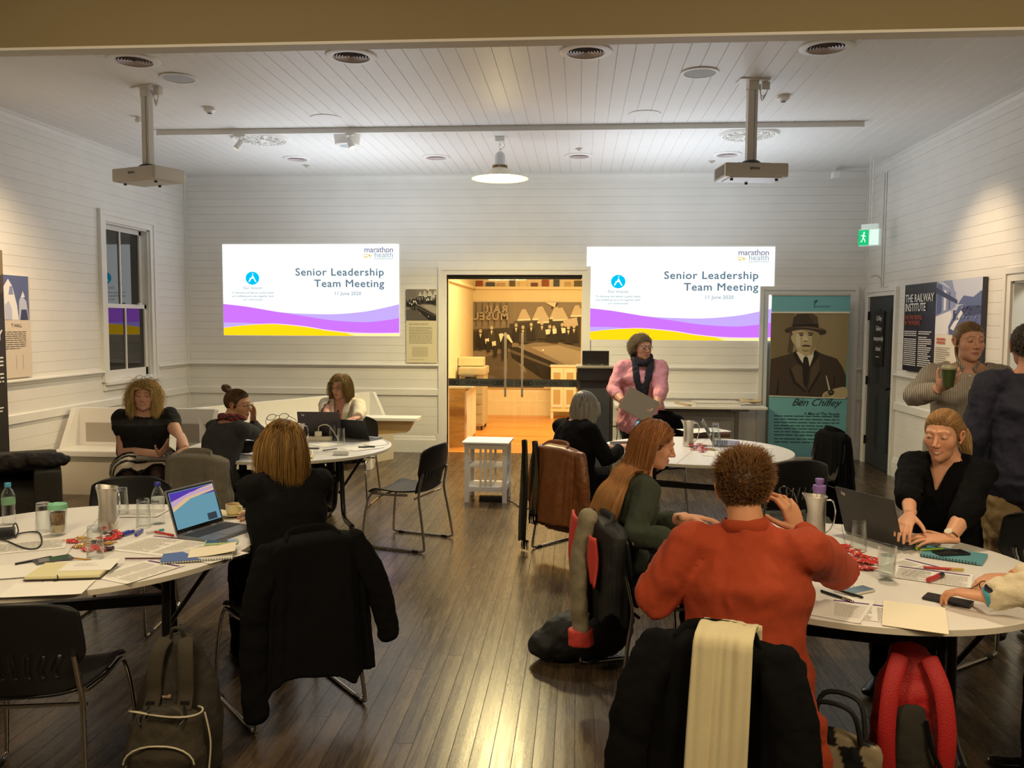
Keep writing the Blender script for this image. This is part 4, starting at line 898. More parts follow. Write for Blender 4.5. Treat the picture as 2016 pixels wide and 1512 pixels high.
chair(-2.72, 4.78, (.12, -1), 'empty black chair on the far side of the near left table')
chair(.03, 6.69, (.66, .75), 'chair at the far right table under the tan leather jacket')
chair(.38, 4.24, (.93, .36), 'chair of the woman in green with the red and grey jacket over it')
chair(.52, 2.86, (.30, .95), 'chair in the foreground under the black coat and cream scarf')
chair(2.22, 4.34, (-.80, -.60), 'black chair behind the smiling woman in the black blouse')
chair(1.95, 7.50, (-.97, -.25), 'chair by the portrait banner with a black coat over its back')
chair(1.50, 6.42, (-.28, .96), 'empty black chair on the near side of the far right table')
chair(-2.28, 8.28, (0, -1), 'chair of the woman in the white blazer')
# white side stand
t = thing('slatted_stand', 'small white slatted stand on the floor before the glass doors', 'stand', (-.90, 8.52, 0), -.04); t.scale.z = .78
m = MB(); m.box((0, 0, .77), (.47, .42, .025), bev=.006); m.build('top', WHITE, t)
for sx in (-1, 1):
    for sy in (-1, 1): m = MB(); m.box((sx*.19, sy*.165, .38), (.045, .035, .76), bev=.003); m.build('leg', WHITE, t)
for z in (.20, .46): m = MB(); m.box((0, 0, z), (.40, .33, .018)); m.build('shelf', WHITE, t)
for sy in (-1, 1):
    m = MB(); m.box((0, sy*.165, .725), (.36, .02, .07)); m.box((0, sy*.165, .17), (.36, .02, .06))
    for k in (-.045, .0, .045): m.box((k*1.15, sy*.166, .44), (.022, .012, .52))
    m.build('slat_panel', WHITE, t)
for sx in (-1, 1):
    m = MB(); m.box((sx*.19, 0, .725), (.02, .33, .07)); m.box((sx*.19, 0, .17), (.02, .33, .06)); m.box((sx*.19, 0, .46), (.015, .30, .06))
    m.build('side_rail', WHITE, t)
m = MB(); m.box((.06, -.05, .025), (.24, .07, .05), bev=.008); tag(m.build('power_strip', BLACK), 'black power strip lying under the white slatted stand', 'power strip').location = (-.92, 8.5, 0)
m = MB(); m.tube(smooth_path([(-.75, 8.44, .04), (-.62, 8.30, .012), (-.5, 8.1, .008), (-.30, 8.2, .008), (-.1, 8.3, .008)], 6), .006, 8); tag(m.build('power_cable', RUBBER, None, True), 'black cable running right from the white slatted stand', 'cable')
# lectern
t = thing('lectern', 'dark metal lectern standing right of the glass doors', 'lectern', (.20, 10.1, 0), 0)
LM = mat('lectern_dark', (.035, .035, .038), .3, bump=.05); LA = mat('lectern_alu', (.16, .15, .14), .25, metal=.8)
m = MB(); m.span((-.19, -.22, .03), (.19, .25, 1.12), bev=.004); m.build('body', LM, t)
m = MB(); m.span((-.21, -.25, 1.12), (.21, .27, 1.27), bev=.01); m.build('desk', BLACK, t)
m = MB(); m.span((-.225, -.27, 1.27), (.225, .28, 1.295), bev=.005); m.build('desk_top', mat('lectern_top', (.30, .27, .22), .3), t)
m = MB()
for sx in (-1, 1): m.span((sx*.19-.015, -.235, .0), (sx*.19+.015, -.205, 1.12), bev=.003)
m.build('corner_post', LA, t); m = MB(); m.span((-.165, -.228, .12), (.165, -.219, 1.04)); d_ = m.build('door', mat('lectern_door', (.06, .065, .07), .18), t)
m = MB(); m.tube(smooth_path([(-.06, -.232, .80), (-.02, -.232, .86), (.05, -.232, .86), (.06, -.232, .80), (.0, -.232, .83)], 4), .006, 6); m.build('emblem', mat('emblem_blue', (.02, .06, .16), .3), d_, True)
m = MB(); m.span((-.22, -.26, 0), (.22, .27, .03), bev=.005); m.build('base', BLACKM, t)
# trestle table at the back wall
t = thing('trestle_table', 'long white trestle table against the back wall beneath the right slide', 'table', (1.52, 11.12, 0))
m = MB(); m.span((-1.05, -.32, .72), (.84, .34, .75), bev=.004); m.build('tabletop', LAMIN, t)
GREYM = mat('grey_metal', (.22, .21, .19), .4, metal=.5)
for x in (-.85, .52):
    m = MB(); m.box((x, 0, .36), (.05, .05, .70)); m.box((x, 0, .02), (.05, .55, .04), bev=.01); m.box((x, 0, .70), (.22, .45, .03)); m.build('leg', GREYM, t)
m = MB(); m.box((-.16, .0, .64), (1.35, .03, .10)); m.build('modesty_panel', GREYM, t)
CARD = mat('book_cover', (.66, .62, .50), .6)
def slabbook(x, y, z, w, d, h, rz, label, cov, cat='book', group=None):
    t = thing('book', label, cat, (x, y, z), rz, group)
    m = MB(); m.box((0, 0, h/2), (w-.012, d-.012, h-.006)); m.build('pages', PAPER, t)
    m = MB(); m.box((0, 0, h-.002), (w, d, .004)); m.box((0, 0, .002), (w, d, .004)); m.box((-w/2+.002, 0, h/2), (.004, d, h)); m.build('cover', cov, t); return t
slabbook(1.76, 11.05, .75, .56, .36, .045, .04, 'big pale book lying flat on the trestle table', CARD)
m = MB(); m.box((0, 0, .012), (.06, .38, .02), bev=.004); o = m.build('timber_strip', mat('light_timber', (.50, .38, .20), .5)); o.location = (1.34, 11.02, .75); o.rotation_euler = (0, 0, .35); tag(o, 'narrow wooden strip beside the big pale book on the trestle table', 'timber strip')
m = MB(); m.grid(lambda u, v: ((u-.5)*.26, (v-.5)*.24, .03+.035*math.sin(u*5+v*2)*math.sin(v*3)+.02*u), 14, 10); o = m.build('paper_sheets', mat('kraft_paper', (.55, .42, .24), .7), None, True, thick=.012); o.location = (2.20, 11.12, .762); tag(o, 'crumpled brown wrapping paper at the right end of the trestle table', 'paper')
# laptop on lectern is built with the small things. wall benches -----------------------------
def bench(name_lab, M, L_, inset=True, end=False):
    t = thing('wall_bench', name_lab, 'bench'); t.matrix_world = M
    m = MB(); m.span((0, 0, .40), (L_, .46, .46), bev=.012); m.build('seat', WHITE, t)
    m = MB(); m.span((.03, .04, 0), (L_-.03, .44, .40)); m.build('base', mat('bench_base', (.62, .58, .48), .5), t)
    m = MB(); m.span((0, .44, .46), (L_, .50, .86), bev=.006)
    b = m.build('backrest', WHITE, t)
    if inset:
        for x0 in (.12, L_*.5+.08):
            m = MB(); m.span((x0, .432, .50), (min(x0+L_*.40, L_-.08), .441, .70)); m.build('back_panel', mat('bench_panel', (.38, .35, .30), .12, spec=.8), b)
    for x in (0, L_-.05): m = MB(); m.prism([(.0, .46), (.30, .46), (.06, .86), (0, .86)], 0, .05, M=Matrix.Translation((x, .44, 0)) @ Matrix(((0, 0, 1, 0), (-1, 0, 0, 0), (0, 1, 0, 0), (0, 0, 0, 1)))); m.build('bench_end', WHITE, t)
    return t
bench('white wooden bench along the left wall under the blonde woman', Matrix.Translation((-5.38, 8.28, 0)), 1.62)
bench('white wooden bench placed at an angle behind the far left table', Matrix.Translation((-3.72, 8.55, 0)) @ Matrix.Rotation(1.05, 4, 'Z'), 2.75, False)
t = thing('side_shelf', 'small wooden shelf sticking out behind the woman in the white blazer', 'shelf', (-2.12, 10.2, 0))
m = MB(); m.span((-.5, -.15, .60), (.20, .15, .64), bev=.008); m.build('top', WHITE, t)
m = MB(); m.prism([(-.45, .60), (.14, .60), (.06, .46), (-.45, .42)], -.11, .11, M=Matrix(((1, 0, 0, 0), (0, 0, -1, 0), (0, 1, 0, 0), (0, 0, 0, 1)))); m.build('bracket', mat('light_timber2', (.55, .36, .14), .5), t)
m = MB(); m.span((-.45, -.11, 0), (-.38, .11, .45)); m.build('support', WHITE, t)
# sofa armchair with a dark jacket on it
SOFA = mat('sofa_fabric', (.045, .042, .035), .85, noise=.15, nscale=60, bump=.3, bscale=250)
t = thing('armchair', 'dark grey upholstered armchair at the left edge', 'armchair', (-4.80, 6.49, 0), .58)
m = MB(); m.span((-.36, -.42, .06), (.50, .42, .44), bev=.04); m.build('seat', SOFA, t, True)
m = MB(); m.span((.36, -.45, .05), (.56, .45, .60), bev=.05); m.build('armrest', SOFA, t, True); m = MB(); m.span((-.42, -.45, .05), (-.28, .40, .60), bev=.05); m.build('armrest', SOFA, t, True)
m = MB(); m.span((-.40, .28, .3), (.54, .48, .66), bev=.05); m.build('backrest', SOFA, t, True)
for sx in (-.33, .48):
    for sy in (-.35, .36): m = MB(); m.tube([(sx, sy, 0), (sx, sy, .07)], .02, 10); m.build('leg', BLACKM, t, True)
# back room things seen through the glass ---------------------------------------------------
def z_(px, py, z): return at_z(px, py, z)
t = thing('slatted_cabinet', 'small white cabinet with glazed doors below the mural in the back room', 'cabinet', (-.27, 15.95, 0))
m = MB(); m.span((-.235, -.16, .14), (.235, .16, .97)); m.build('body', CREAM, t)
m = MB(); m.span((-.25, -.18, .97), (.25, .18, 1.0), bev=.005); m.build('top', WHITE, t)
for sx in (-1, 1):
    m = MB(); m.span((sx*.12-.10, -.178, .22), (sx*.12+.10, -.163, .93)); dd = m.build('door', WHITE, t)
    m = MB()
    for z0, z1 in ((.28, .55), (.60, .87)): m.span((sx*.12-.065, -.182, z0), (sx*.12+.065, -.177, z1))
    m.build('door_glass', mat('cabinet_glass', (.50, .40, .22), .2), dd)
    for sy in (-1, 1): m = MB(); m.span((sx*.21-.025, sy*.13-.02, 0), (sx*.21+.025, sy*.13+.02, .14)); m.build('leg', WHITE, t)
t = thing('photocopier', 'beige photocopier on the left of the back room', 'photocopier', (-1.74, 14.3, 0)); t.scale = (.62, 1, .92)
COP = mat('copier_shell', (.52, .47, .34), .5)
m = MB(); m.span((-.36, -.34, .08), (.30, .34, .92), bev=.02); m.build('body', COP, t)
for k in range(4): m = MB(); m.span((-.30, -.352, .12+.18*k), (.26, -.338, .27+.18*k), bev=.004); m.build('paper_drawer', mat('copier_drawer', (.46, .42, .31), .5), t)
m = MB(); m.span((-.38, -.36, 1.0), (.33, .36, 1.14), bev=.03); m.build('scanner_lid', COP, t); m = MB(); m.span((-.36, -.30, .92), (-.2, .34, 1.0)); m.span((.1, -.30, .92), (.3, .34, 1.0)); m.build('lid_support', COP, t)
m = MB(); m.box((-.1, -.42, .99), (.34, .13, .03), bev=.006); m.build('control_panel', mat('copier_panel', (.12, .12, .16), .2), t)
for sx in (-.3, .24):
    for sy in (-.28, .28): m = MB(); m.tube([(sx, sy, 0), (sx, sy, .09)], .025, 10); m.build('castor', RUBBER, t, True)
m = MB(); m.box((0, 0, .07), (.42, .36, .14), bev=.008); o = m.build('archive_box', mat('archive_card', (.66, .60, .42), .6)); o.location = (-1.80, 14.35, 1.06); tag(o, 'beige box stacked on the photocopier lid', 'box')
t = thing('low_cupboard', 'white topped low cupboard with a timber end behind the left glass door', 'cupboard', (-1.72, 12.65, 0))
m = MB(); m.span((-.16, -.55, .0), (.10, .70, .84)); m.build('body', mat('oak_veneer', (.50, .26, .07), .4, noise=.2, nscale=6, stretch=(1, 1, 8)), t)
m = MB(); m.span((-.18, -.5, .84), (.20, .72, .87), bev=.004); m.build('top', WHITE, t)
m = MB(); m.span((.10, -.45, .06), (.118, .1, .80)); m.build('door', WHITE, t); m = MB(); m.span((.10, .12, .06), (.118, .66, .80)); m.build('door', WHITE, t)
PR = [mat('ledge_print_%d' % i, rgb(c), .6) for i, c in enumerate(('#8a4a2a', '#3d4a5a', '#b9a37c', '#59563f', '#d8c9a0', '#6a3f33'))]
rn = random.Random(9)
for k in range(14):
    h = .07+.09*rn.random(); m = MB(); m.box((0, 0, h/2), (.10+.08*rn.random(), .03, h)); o = m.build('framed_print', PR[k % 6]); o.location = (-1.9+.21*k, Y2-.03, LZ+.025); tag(o, 'small framed print standing on the high ledge of the back room', 'print', 'framed prints on the high ledge')
# power outlet under the trestle, door step plate
m = MB(); m.box((.50, D-.012, .45), (.12, .02, .08), bev=.004); tag(m.build('wall_socket', WHITE), 'white double wall socket right of the lectern', 'socket')
m = MB(); m.tube(smooth_path([(.52, D-.03, .44), (.53, D-.10, .30), (.50, D-.1, .12), (.46, D-.2, .012), (.36, 10.9, .01), (.25, 10.4, .012)], 6), .006, 8); tag(m.build('power_cable', RUBBER, None, True), 'black cable hanging from the wall socket to the lectern', 'cable')
m = MB(); m.tube(smooth_path([(XR-.06, 10.75, 2.25), (XR-.10, 10.75, 2.36), (XR-.16, 10.75, 2.38), (XR-.2, 10.75, 2.36)], 4), .006, 8); m.box((XR-.02, 10.75, 2.23), (.04, .03, .03)); tag(m.build('door_sensor', STEEL, None, True), 'small metal hook above the dark grey door', 'hook')
# ================================================================ PEOPLE
def bake(mb, voxel, smooth=4, disp=None, ssub=0):
    """fuse overlapping closed pieces into one continuous surface; returns mesh"""
    me = bpy.data.meshes.new('tmp'); me.from_pydata([tuple(v) for v in mb.v], [], mb.f)
    bm = bmesh.new(); bm.from_mesh(me); bmesh.ops.triangulate(bm, faces=[f for f in bm.faces if len(f.verts) > 4]); bm.to_mesh(me); bm.free()
    o = bpy.data.objects.new('tmp', me); C.objects.link(o)
    md = o.modifiers.new('r', 'REMESH'); md.mode = 'VOXEL'; md.voxel_size = voxel; md.use_smooth_shade = True
    if smooth: md = o.modifiers.new('s', 'SMOOTH'); md.iterations = smooth; md.factor = .6
    for k, (st, sz, typ) in enumerate(disp or []):
        tx = bpy.data.textures.new('d', 'CLOUDS'); tx.noise_scale = sz; tx.noise_depth = 2 if typ else 1
        md = o.modifiers.new('d', 'DISPLACE'); md.texture = tx; md.strength = st; md.mid_level = .5; md.texture_coords = 'LOCAL'
    if disp: md = o.modifiers.new('s2', 'SMOOTH'); md.iterations = 1; md.factor = .4
    dg = bpy.context.evaluated_depsgraph_get(); out = bpy.data.meshes.new_from_object(o.evaluated_get(dg))
    bpy.data.objects.remove(o); bpy.data.meshes.remove(me); return out
def mesh_arrays(me):
    n = len(me.vertices); v = np.empty(n*3, np.float32); me.vertices.foreach_get('co', v)
    return v.reshape(-1, 3), [tuple(p.vertices) for p in me.polygons]
def from_arrays(name, parts, mats, parent, cols=None, smooth=True):
    V = []; F = []; MI = []; CO = []; o = 0
    for p in parts:
        v, f, mi = p[0], p[1], p[2]; V.append(np.asarray(v, np.float32)); F += [tuple(int(i)+o for i in q) for q in f]; MI += [mi]*len(f); o += len(v)
        c = p[3] if len(p) > 3 else None
        CO.append(np.tile((.5, .3, .2, 1), (len(v), 1)) if c is None else (np.tile((*c, 1), (len(v), 1)) if np.ndim(c) == 1 else np.c_[c, np.ones(len(v))]))
    V = np.concatenate(V); CO = np.concatenate(CO).astype(np.float32)
    me = bpy.data.meshes.new(name); me.from_pydata(V.tolist(), [], F)
    for m in (mats if isinstance(mats, (list, tuple)) else [mats]): me.materials.append(m)
    me.polygons.foreach_set('material_index', MI)
    if smooth: me.polygons.foreach_set('use_smooth', [True]*len(me.polygons))
    a = me.color_attributes.new('col', 'FLOAT_COLOR', 'POINT'); a.data.foreach_set('color', CO.ravel())
    ob = bpy.data.objects.new(name, me); C.objects.link(ob)
    if parent: ob.parent = parent
    return ob

# ---- head: distance field solved on a grid of directions ----
def smin(a, b, k):
    h = np.clip(.5+.5*(b-a)/k, 0, 1); return b*(1-h)+a*h-k*h*(1-h)
def smax(a, b, k): return -smin(-a, -b, k)
def d_ell(p, c, r):
    q = (p-np.array(c)); k0 = np.linalg.norm(q/np.array(r), axis=-1); k1 = np.linalg.norm(q/np.array(r)**2, axis=-1)
    return k0*(k0-1)/np.maximum(k1, 1e-6)
def d_sph(p, c, r): return np.linalg.norm(p-np.array(c), axis=-1)-r
def d_cap(p, a, b, ra, rb=None):
    a, b = np.array(a, float), np.array(b, float); rb = ra if rb is None else rb
    t = np.clip(((p-a)@(b-a))/((b-a)@(b-a)), 0, 1); return np.linalg.norm(p-a-t[..., None]*(b-a), axis=-1)-(ra+(rb-ra)*t)
def head_sdf(p, k):
    w = k.get('w', 1); smile = k.get('smile', 0); jw = k.get('jaw', 1)
    d = d_ell(p, (0, -.014, .036), (.0745*w, .095, .084))
    d = smin(d, d_ell(p, (0, .026, -.022), (.059*w, .062, .080)), .03)
    d = smin(d, d_ell(p, (0, .030, -.074), (.046*w*jw, .047, .036)), .028)
    d = smin(d, d_sph(p, (0, .066, -.094), .017), .022)
    q = p.copy(); q[..., 0] = np.abs(q[..., 0])
    d = smin(d, d_sph(q, (.037*w, .056-.003, -.022+.006*smile), .0215+.004*smile+k.get('cheek', 0)), .024)
    d = smin(d, d_cap(q, (.012, .086, .033), (.046*w, .069, .031), .0062), .014)           # brow
    d = smax(d, -d_sph(q, (.031, .104, .011), .0175), .015)                               # sockets
    d = smin(d, d_cap(p, (0, .084, .018), (0, .108, -.024), .0065, .0105), .010)            # nose
    d = smin(d, d_sph(q, (.0105, .094, -.029), .0088), .007)
    d = smin(d, d_ell(q, (.031, .0765, .0115), (.0165, .0135, .0125)), .003)               # lids over the eyeball
    sm = .006*smile
    d = smin(d, d_cap(q, (.002, .0905, -.0555), (.023+.005*smile, .078, -.060+sm), .0062, .003), .005)  # upper lip
    d = smin(d, d_cap(q, (.0, .0900, -.0675), (.020+.005*smile, .077, -.063+sm), .0072, .003), .005)    # lower lip
    d = smax(d, -d_cap(q, (0, .0985+.001*smile, -.0612), (.024+.006*smile, .0825, -.0605+sm), .0032+.003*smile, .0015), .003)
    d = smax(d, -d_sph(p, (0, .094, -.0800), .007), .010)
    return d
def solve_head(dirs, k):
    lo = np.full(len(dirs), .03); hi = np.full(len(dirs), .16)
    for _ in range(22):
        mid = (lo+hi)/2; s = head_sdf(dirs*mid[:, None], k) > 0
        hi = np.where(s, mid, hi); lo = np.where(s, lo, mid)
    return dirs*lo[:, None]
def head_mesh(k, na=128, nr=90):
    """grid around the +y (face) axis, denser to the front"""
    t = np.linspace(0, 1, nr)[1:-1]; th = PI*(t**1.45)
    a = np.linspace(0, 2*PI, na, endpoint=False)
    TH, A = np.meshgrid(th, a, indexing='ij')
    D_ = np.stack([np.sin(TH)*np.cos(A), np.cos(TH), np.sin(TH)*np.sin(A)], -1).reshape(-1, 3)
    D_ = np.vstack([[[0, 1, 0]], D_, [[0, -1, 0]]]); V = solve_head(D_, k); F = []; R = len(th)
    for j in range(na): F.append((0, 1+j, 1+(j+1) % na)); e = 1+(R-1)*na; F.append((len(V)-1, e+(j+1) % na, e+j))
    for i in range(R-1):
        b = 1+i*na
        for j in range(na): j2 = (j+1) % na; F.append((b+j, b+na+j, b+na+j2, b+j2))
    return V, F
def scalp(P, hair):
    """>0 where hair grows, in head space"""
    y, z, x = P[:, 1], P[:, 2], np.abs(P[:, 0])
    hl = np.interp(y, [-.11, -.08, -.045, -.015, .004, .022, .032, .045, .065, .085, .10], [-.075, -.078, -.065, -.03, -.016, -.012, .022, .050, .064, .074, .080])
    hl = hl + hair.get('recede', 0)*(y > .03)
    return z-hl
def head_cols(V, k, skin):
    base = np.tile(np.array(skin), (len(V), 1)); x, y, z = np.abs(V[:, 0]), V[:, 1], V[:, 2]; sm = .006*k.get('smile', 0)
    def mixc(m, c): nonlocal base; base = base*(1-m[:, None])+np.array(c)*m[:, None]
    g = lambda cx, cz, sx, sz: np.exp(-((x-cx)/sx)**2-((z-cz)/sz)**2)*(y > .03)
    mixc(.40*g(.038, -.028, .018, .016), (skin[0]*1.02, skin[1]*.70, skin[2]*.62)); mixc(.35*g(0, -.028, .010, .010), (skin[0], skin[1]*.75, skin[2]*.7))
    lipz = np.where(x < .028, -.0612+sm*(x/.024)**2, 9); dz = np.abs(z-lipz)
    lw = (.0085+.002*k.get('smile', 0))*np.clip(1-(x/(.027+.005*k.get('smile', 0)))**2, 0, 1)**.6
    lip = np.clip((lw-dz)/.002, 0, 1)*(y > .06); mixc(.85*lip, k.get('lip', (.42, .13, .11)))
    gap = .0012+.0030*k.get('smile', 0); tw = np.clip(1-(x/(.020+.001*k.get('smile', 0)))**2, 0, 1)
    if k.get('smile', 0) > .5: mixc(np.clip((gap*tw-dz)/.001, 0, 1)*(y > .06), (.75, .70, .62))
    else: mixc(.8*np.clip((.0016*tw-dz)/.001, 0, 1)*(y > .06), (.16, .05, .045))
    bz = .0355+.003*np.clip((x-.012)/.02, 0, 1)-.008*np.clip((x-.034)/.02, 0, 1); bw = .0034*np.clip((x-.008)/.006, 0, 1)*np.clip((.055-x)/.012, 0, 1)
    mixc(.75*np.clip((bw-np.abs(z-bz))/.002, 0, 1)*(y > .04), k.get('brow', (.12, .06, .03)))
    ez = np.abs(z-.0105); mixc(.35*np.clip((.0125-ez)/.005, 0, 1)*np.clip((.018-np.abs(x-.031))/.005, 0, 1)*(y > .05), (skin[0]*.55, skin[1]*.45, skin[2]*.42))
    return base
SKIN = vcol('skin', .48, .35, sss=.12, bump=.05, bscale=400)
EYE = mat('eye_white', (.62, .60, .56), .2); IRIS = mat('iris_brown', (.06, .035, .02), .15)
HAIR = vcol('hair', .42, .35)

def eye_parts(k, M, closed=False):
    mb = MB(); gz = k.get('gaze', (0, 0)); ac = []
    for s in (-1, 1):
        c = (s*.031, .0792, .0108)
        mb.ell(c, (.0125, .0125, .0115), 16, 10)
    return mb

def rotm(yaw=0, pitch=0, roll=0):
    """yaw + turns to the person's left; pitch + tips the face down"""
    return Matrix.Rotation(yaw, 4, 'Z') @ Matrix.Rotation(-pitch, 4, 'X') @ Matrix.Rotation(roll, 4, 'Y')

# ---- hair ----
def hair_strands(hs, M, k, seed):
    """hs: style dict; simulate locks in head space. returns V,F,colours in figure space"""
    rng = np.random.default_rng(seed); N = hs.get('n', 3000); want = N; roots = []
    while sum(len(r) for r in roots) < want:
        d = rng.normal(size=(4000, 3)); d /= np.linalg.norm(d, axis=1)[:, None]
        P = solve_head(d, k); s = scalp(P, hs); roots.append(P[s > 0])
    P = np.concatenate(roots)[:want]; Rm = np.array(M.to_3x3()); T = np.array(M.translation)
    g = np.array(M.to_3x3().inverted() @ Vector((0, 0, -1)))
    nrm = P/np.linalg.norm(P/np.array([.075, .096, .09])**2, axis=1)[:, None]; nrm = P/np.array([.075, .096, .09])**2; nrm /= np.linalg.norm(nrm, axis=1)[:, None]
    style = hs['style']; L = hs['len']; seg = hs.get('seg', 12); st = L/seg; n = len(P)
    part = hs.get('part', 0.0); side = np.where(P[:, 0] > part, 1.0, -1.0)
    lay = rng.uniform(.004, hs.get('vol', .014), n); crv = hs.get('curl', 0); ph = rng.uniform(0, 2*PI, n)
    length = L*rng.uniform(hs.get('lmin', .8), 1.0, n)
    if 'sides' in hs: length = length*(hs['sides']+(1-hs['sides'])*np.clip((P[:, 2]-.0)/.09, 0, 1))
    if style in ('bob', 'long', 'curly'):
        rad_ = P-np.array([part, -.03, .13]); fr = np.clip((P[:, 1]-.0)/.05, 0, 1)
        D_ = rad_/np.linalg.norm(rad_, axis=1)[:, None]; D_ = D_*(1-fr[:, None])+np.c_[side*.95, np.full(n, -.3), np.full(n, .1)]*fr[:, None]
        if style == 'long': D_ = D_*.6+np.c_[side*.25, np.full(n, -.7), np.full(n, .0)]
    elif style == 'tied': D_ = np.tile(np.array(hs['target']), (n, 1))-P
    elif style == 'short': D_ = np.c_[side*.35+hs.get('sweep', .2), np.full(n, hs.get('back', -.6)), np.zeros(n)] + nrm*hs.get('lift', .5)
    elif style == 'spiky': D_ = nrm*.42+np.c_[np.full(n, .35), np.full(n, .25), np.full(n, .40)]*np.clip((P[:, 2:3]+.02)/.1, -1, 1)+.35*np.c_[np.sin(P[:, 2]*60), np.cos(P[:, 0]*50), np.sin(P[:, 1]*55)]
    if style not in ('spiky',): D_ = D_-nrm*(np.sum(D_*nrm, 1)[:, None])*(0 if style == 'short' else .9)
    D_ = D_+rng.normal(scale=hs.get('jit', .12), size=(n, 3)); D_ /= np.linalg.norm(D_, axis=1)[:, None]
    ce = np.array([0, -.012, .036]); ra = np.array([.0745, .096, .085]); cf = np.array([0, .022, -.035]); rf = np.array([.060, .066, .085])
    cols = [(np.array(M.inverted() @ Vector(c)), r) for c, r in hs.get('coll', [])]
    pts = [P.copy()]; Q = P.copy(); tgt = np.array(hs.get('target', (0, 0, 0)))
    done = np.zeros(n, bool)
    for i in range(seg):
        f = i/seg
        if style == 'tied':
            to = tgt-Q; dd = np.linalg.norm(to, axis=1)[:, None]; D_ = D_*.35+to/np.maximum(dd, .01); step = np.minimum(L/seg, dd[:, 0])
        else:
            D_ = D_+g*hs.get('grav', .35)*(1 if i > 0 else .3); step = length/seg
            if 'wind' in hs: D_ = D_+np.array(hs['wind'])*f
            if crv: D_ = D_+crv*np.c_[np.sin(ph+i*1.7), np.cos(ph*1.3+i*1.7), .6*np.sin(ph*2+i*1.3)]
            if hs.get('tuck') and i > seg*.75: D_ = D_-np.c_[Q[:, 0], Q[:, 1]*.5+.01, np.zeros(n)]/np.maximum(np.linalg.norm(Q, axis=1)[:, None], .02)*hs['tuck']
        D_ += rng.normal(scale=hs.get('jit', .12)*.35, size=(n, 3)); D_ /= np.linalg.norm(D_, axis=1)[:, None]
        Q = Q+D_*np.asarray(step).reshape(-1, 1)
        for c, r in ((ce, ra), (cf, rf)):
            rr = r+lay[:, None]*(1-.0*f); q = (Q-c)/rr; m = np.linalg.norm(q, axis=1)
            ins = m < 1; Q = np.where(ins[:, None], c+q/np.maximum(m, 1e-4)[:, None]*rr, Q)
        for c, r in cols:
            q = Q-c; m = np.linalg.norm(q, axis=1); ins = m < r+lay; Q = np.where(ins[:, None], c+q/np.maximum(m, 1e-4)[:, None]*(r+lay)[:, None], Q)
        if hs.get('face', 1) and style in ('bob', 'long', 'curly'):   # keep the face free
            if 'behind' in hs: bh = (Q[:, 1] > hs['behind']) & (Q[:, 2] < .035); Q[bh, 1] = hs['behind']-lay[bh]*.5
            infr = (Q[:, 1] > .045) & (np.abs(Q[:, 0]) < .066) & (Q[:, 2] < .070); Q[infr, 0] = np.sign(Q[infr, 0]+1e-6)*(.066+lay[infr]*.3)
        pts.append(Q.copy())
    PT = np.stack(pts, 1); S = PT.shape[1]   # n,S,3
    rad = hs.get('r', .0012)*rng.uniform(.7, 1.3, n)
    tan = np.gradient(PT, axis=1); tan /= np.maximum(np.linalg.norm(tan, axis=2)[..., None], 1e-6)
    ref = np.where(np.abs(tan[..., 2:3]) < .8, np.array([0, 0, 1.0]), np.array([1.0, 0, 0])); a = np.cross(tan, ref); a /= np.maximum(np.linalg.norm(a, axis=2)[..., None], 1e-6); b = np.cross(tan, a)
    tap = np.interp(np.linspace(0, 1, S), [0, .6, 1], [1, 1, .25])
    V = np.stack([PT+(a*math.cos(q)+b*math.sin(q))*(rad[:, None]*tap[None])[..., None] for q in (0, 2.094, 4.189)], 2).reshape(-1, 3)  # n,S,3
    idx = np.arange(n*S*3).reshape(n, S, 3); F = []
    for j in range(3):
        j2 = (j+1) % 3; F.append(np.stack([idx[:, :-1, j], idx[:, :-1, j2], idx[:, 1:, j2], idx[:, 1:, j]], -1).reshape(-1, 4))
    F = np.concatenate(F)
    c0, c1 = np.array(hs['col']), np.array(hs.get('col2', hs['col'])); mixv = np.clip(rng.normal(.45, .3, n), 0, 1)[:, None]
    cs = c0*(1-mixv)+c1*mixv; cs = cs*rng.uniform(.75, 1.2, (n, 1)); CC = np.repeat(cs[:, None], S, 1)
    if 'tip' in hs: tt = np.linspace(0, 1, S)[None, :, None]**1.5; CC = CC*(1-tt)+np.array(hs['tip'])*tt
    CC = np.repeat(CC[:, :, None], 3, 2).reshape(-1, 3)
    return V@Rm.T+T, F, CC
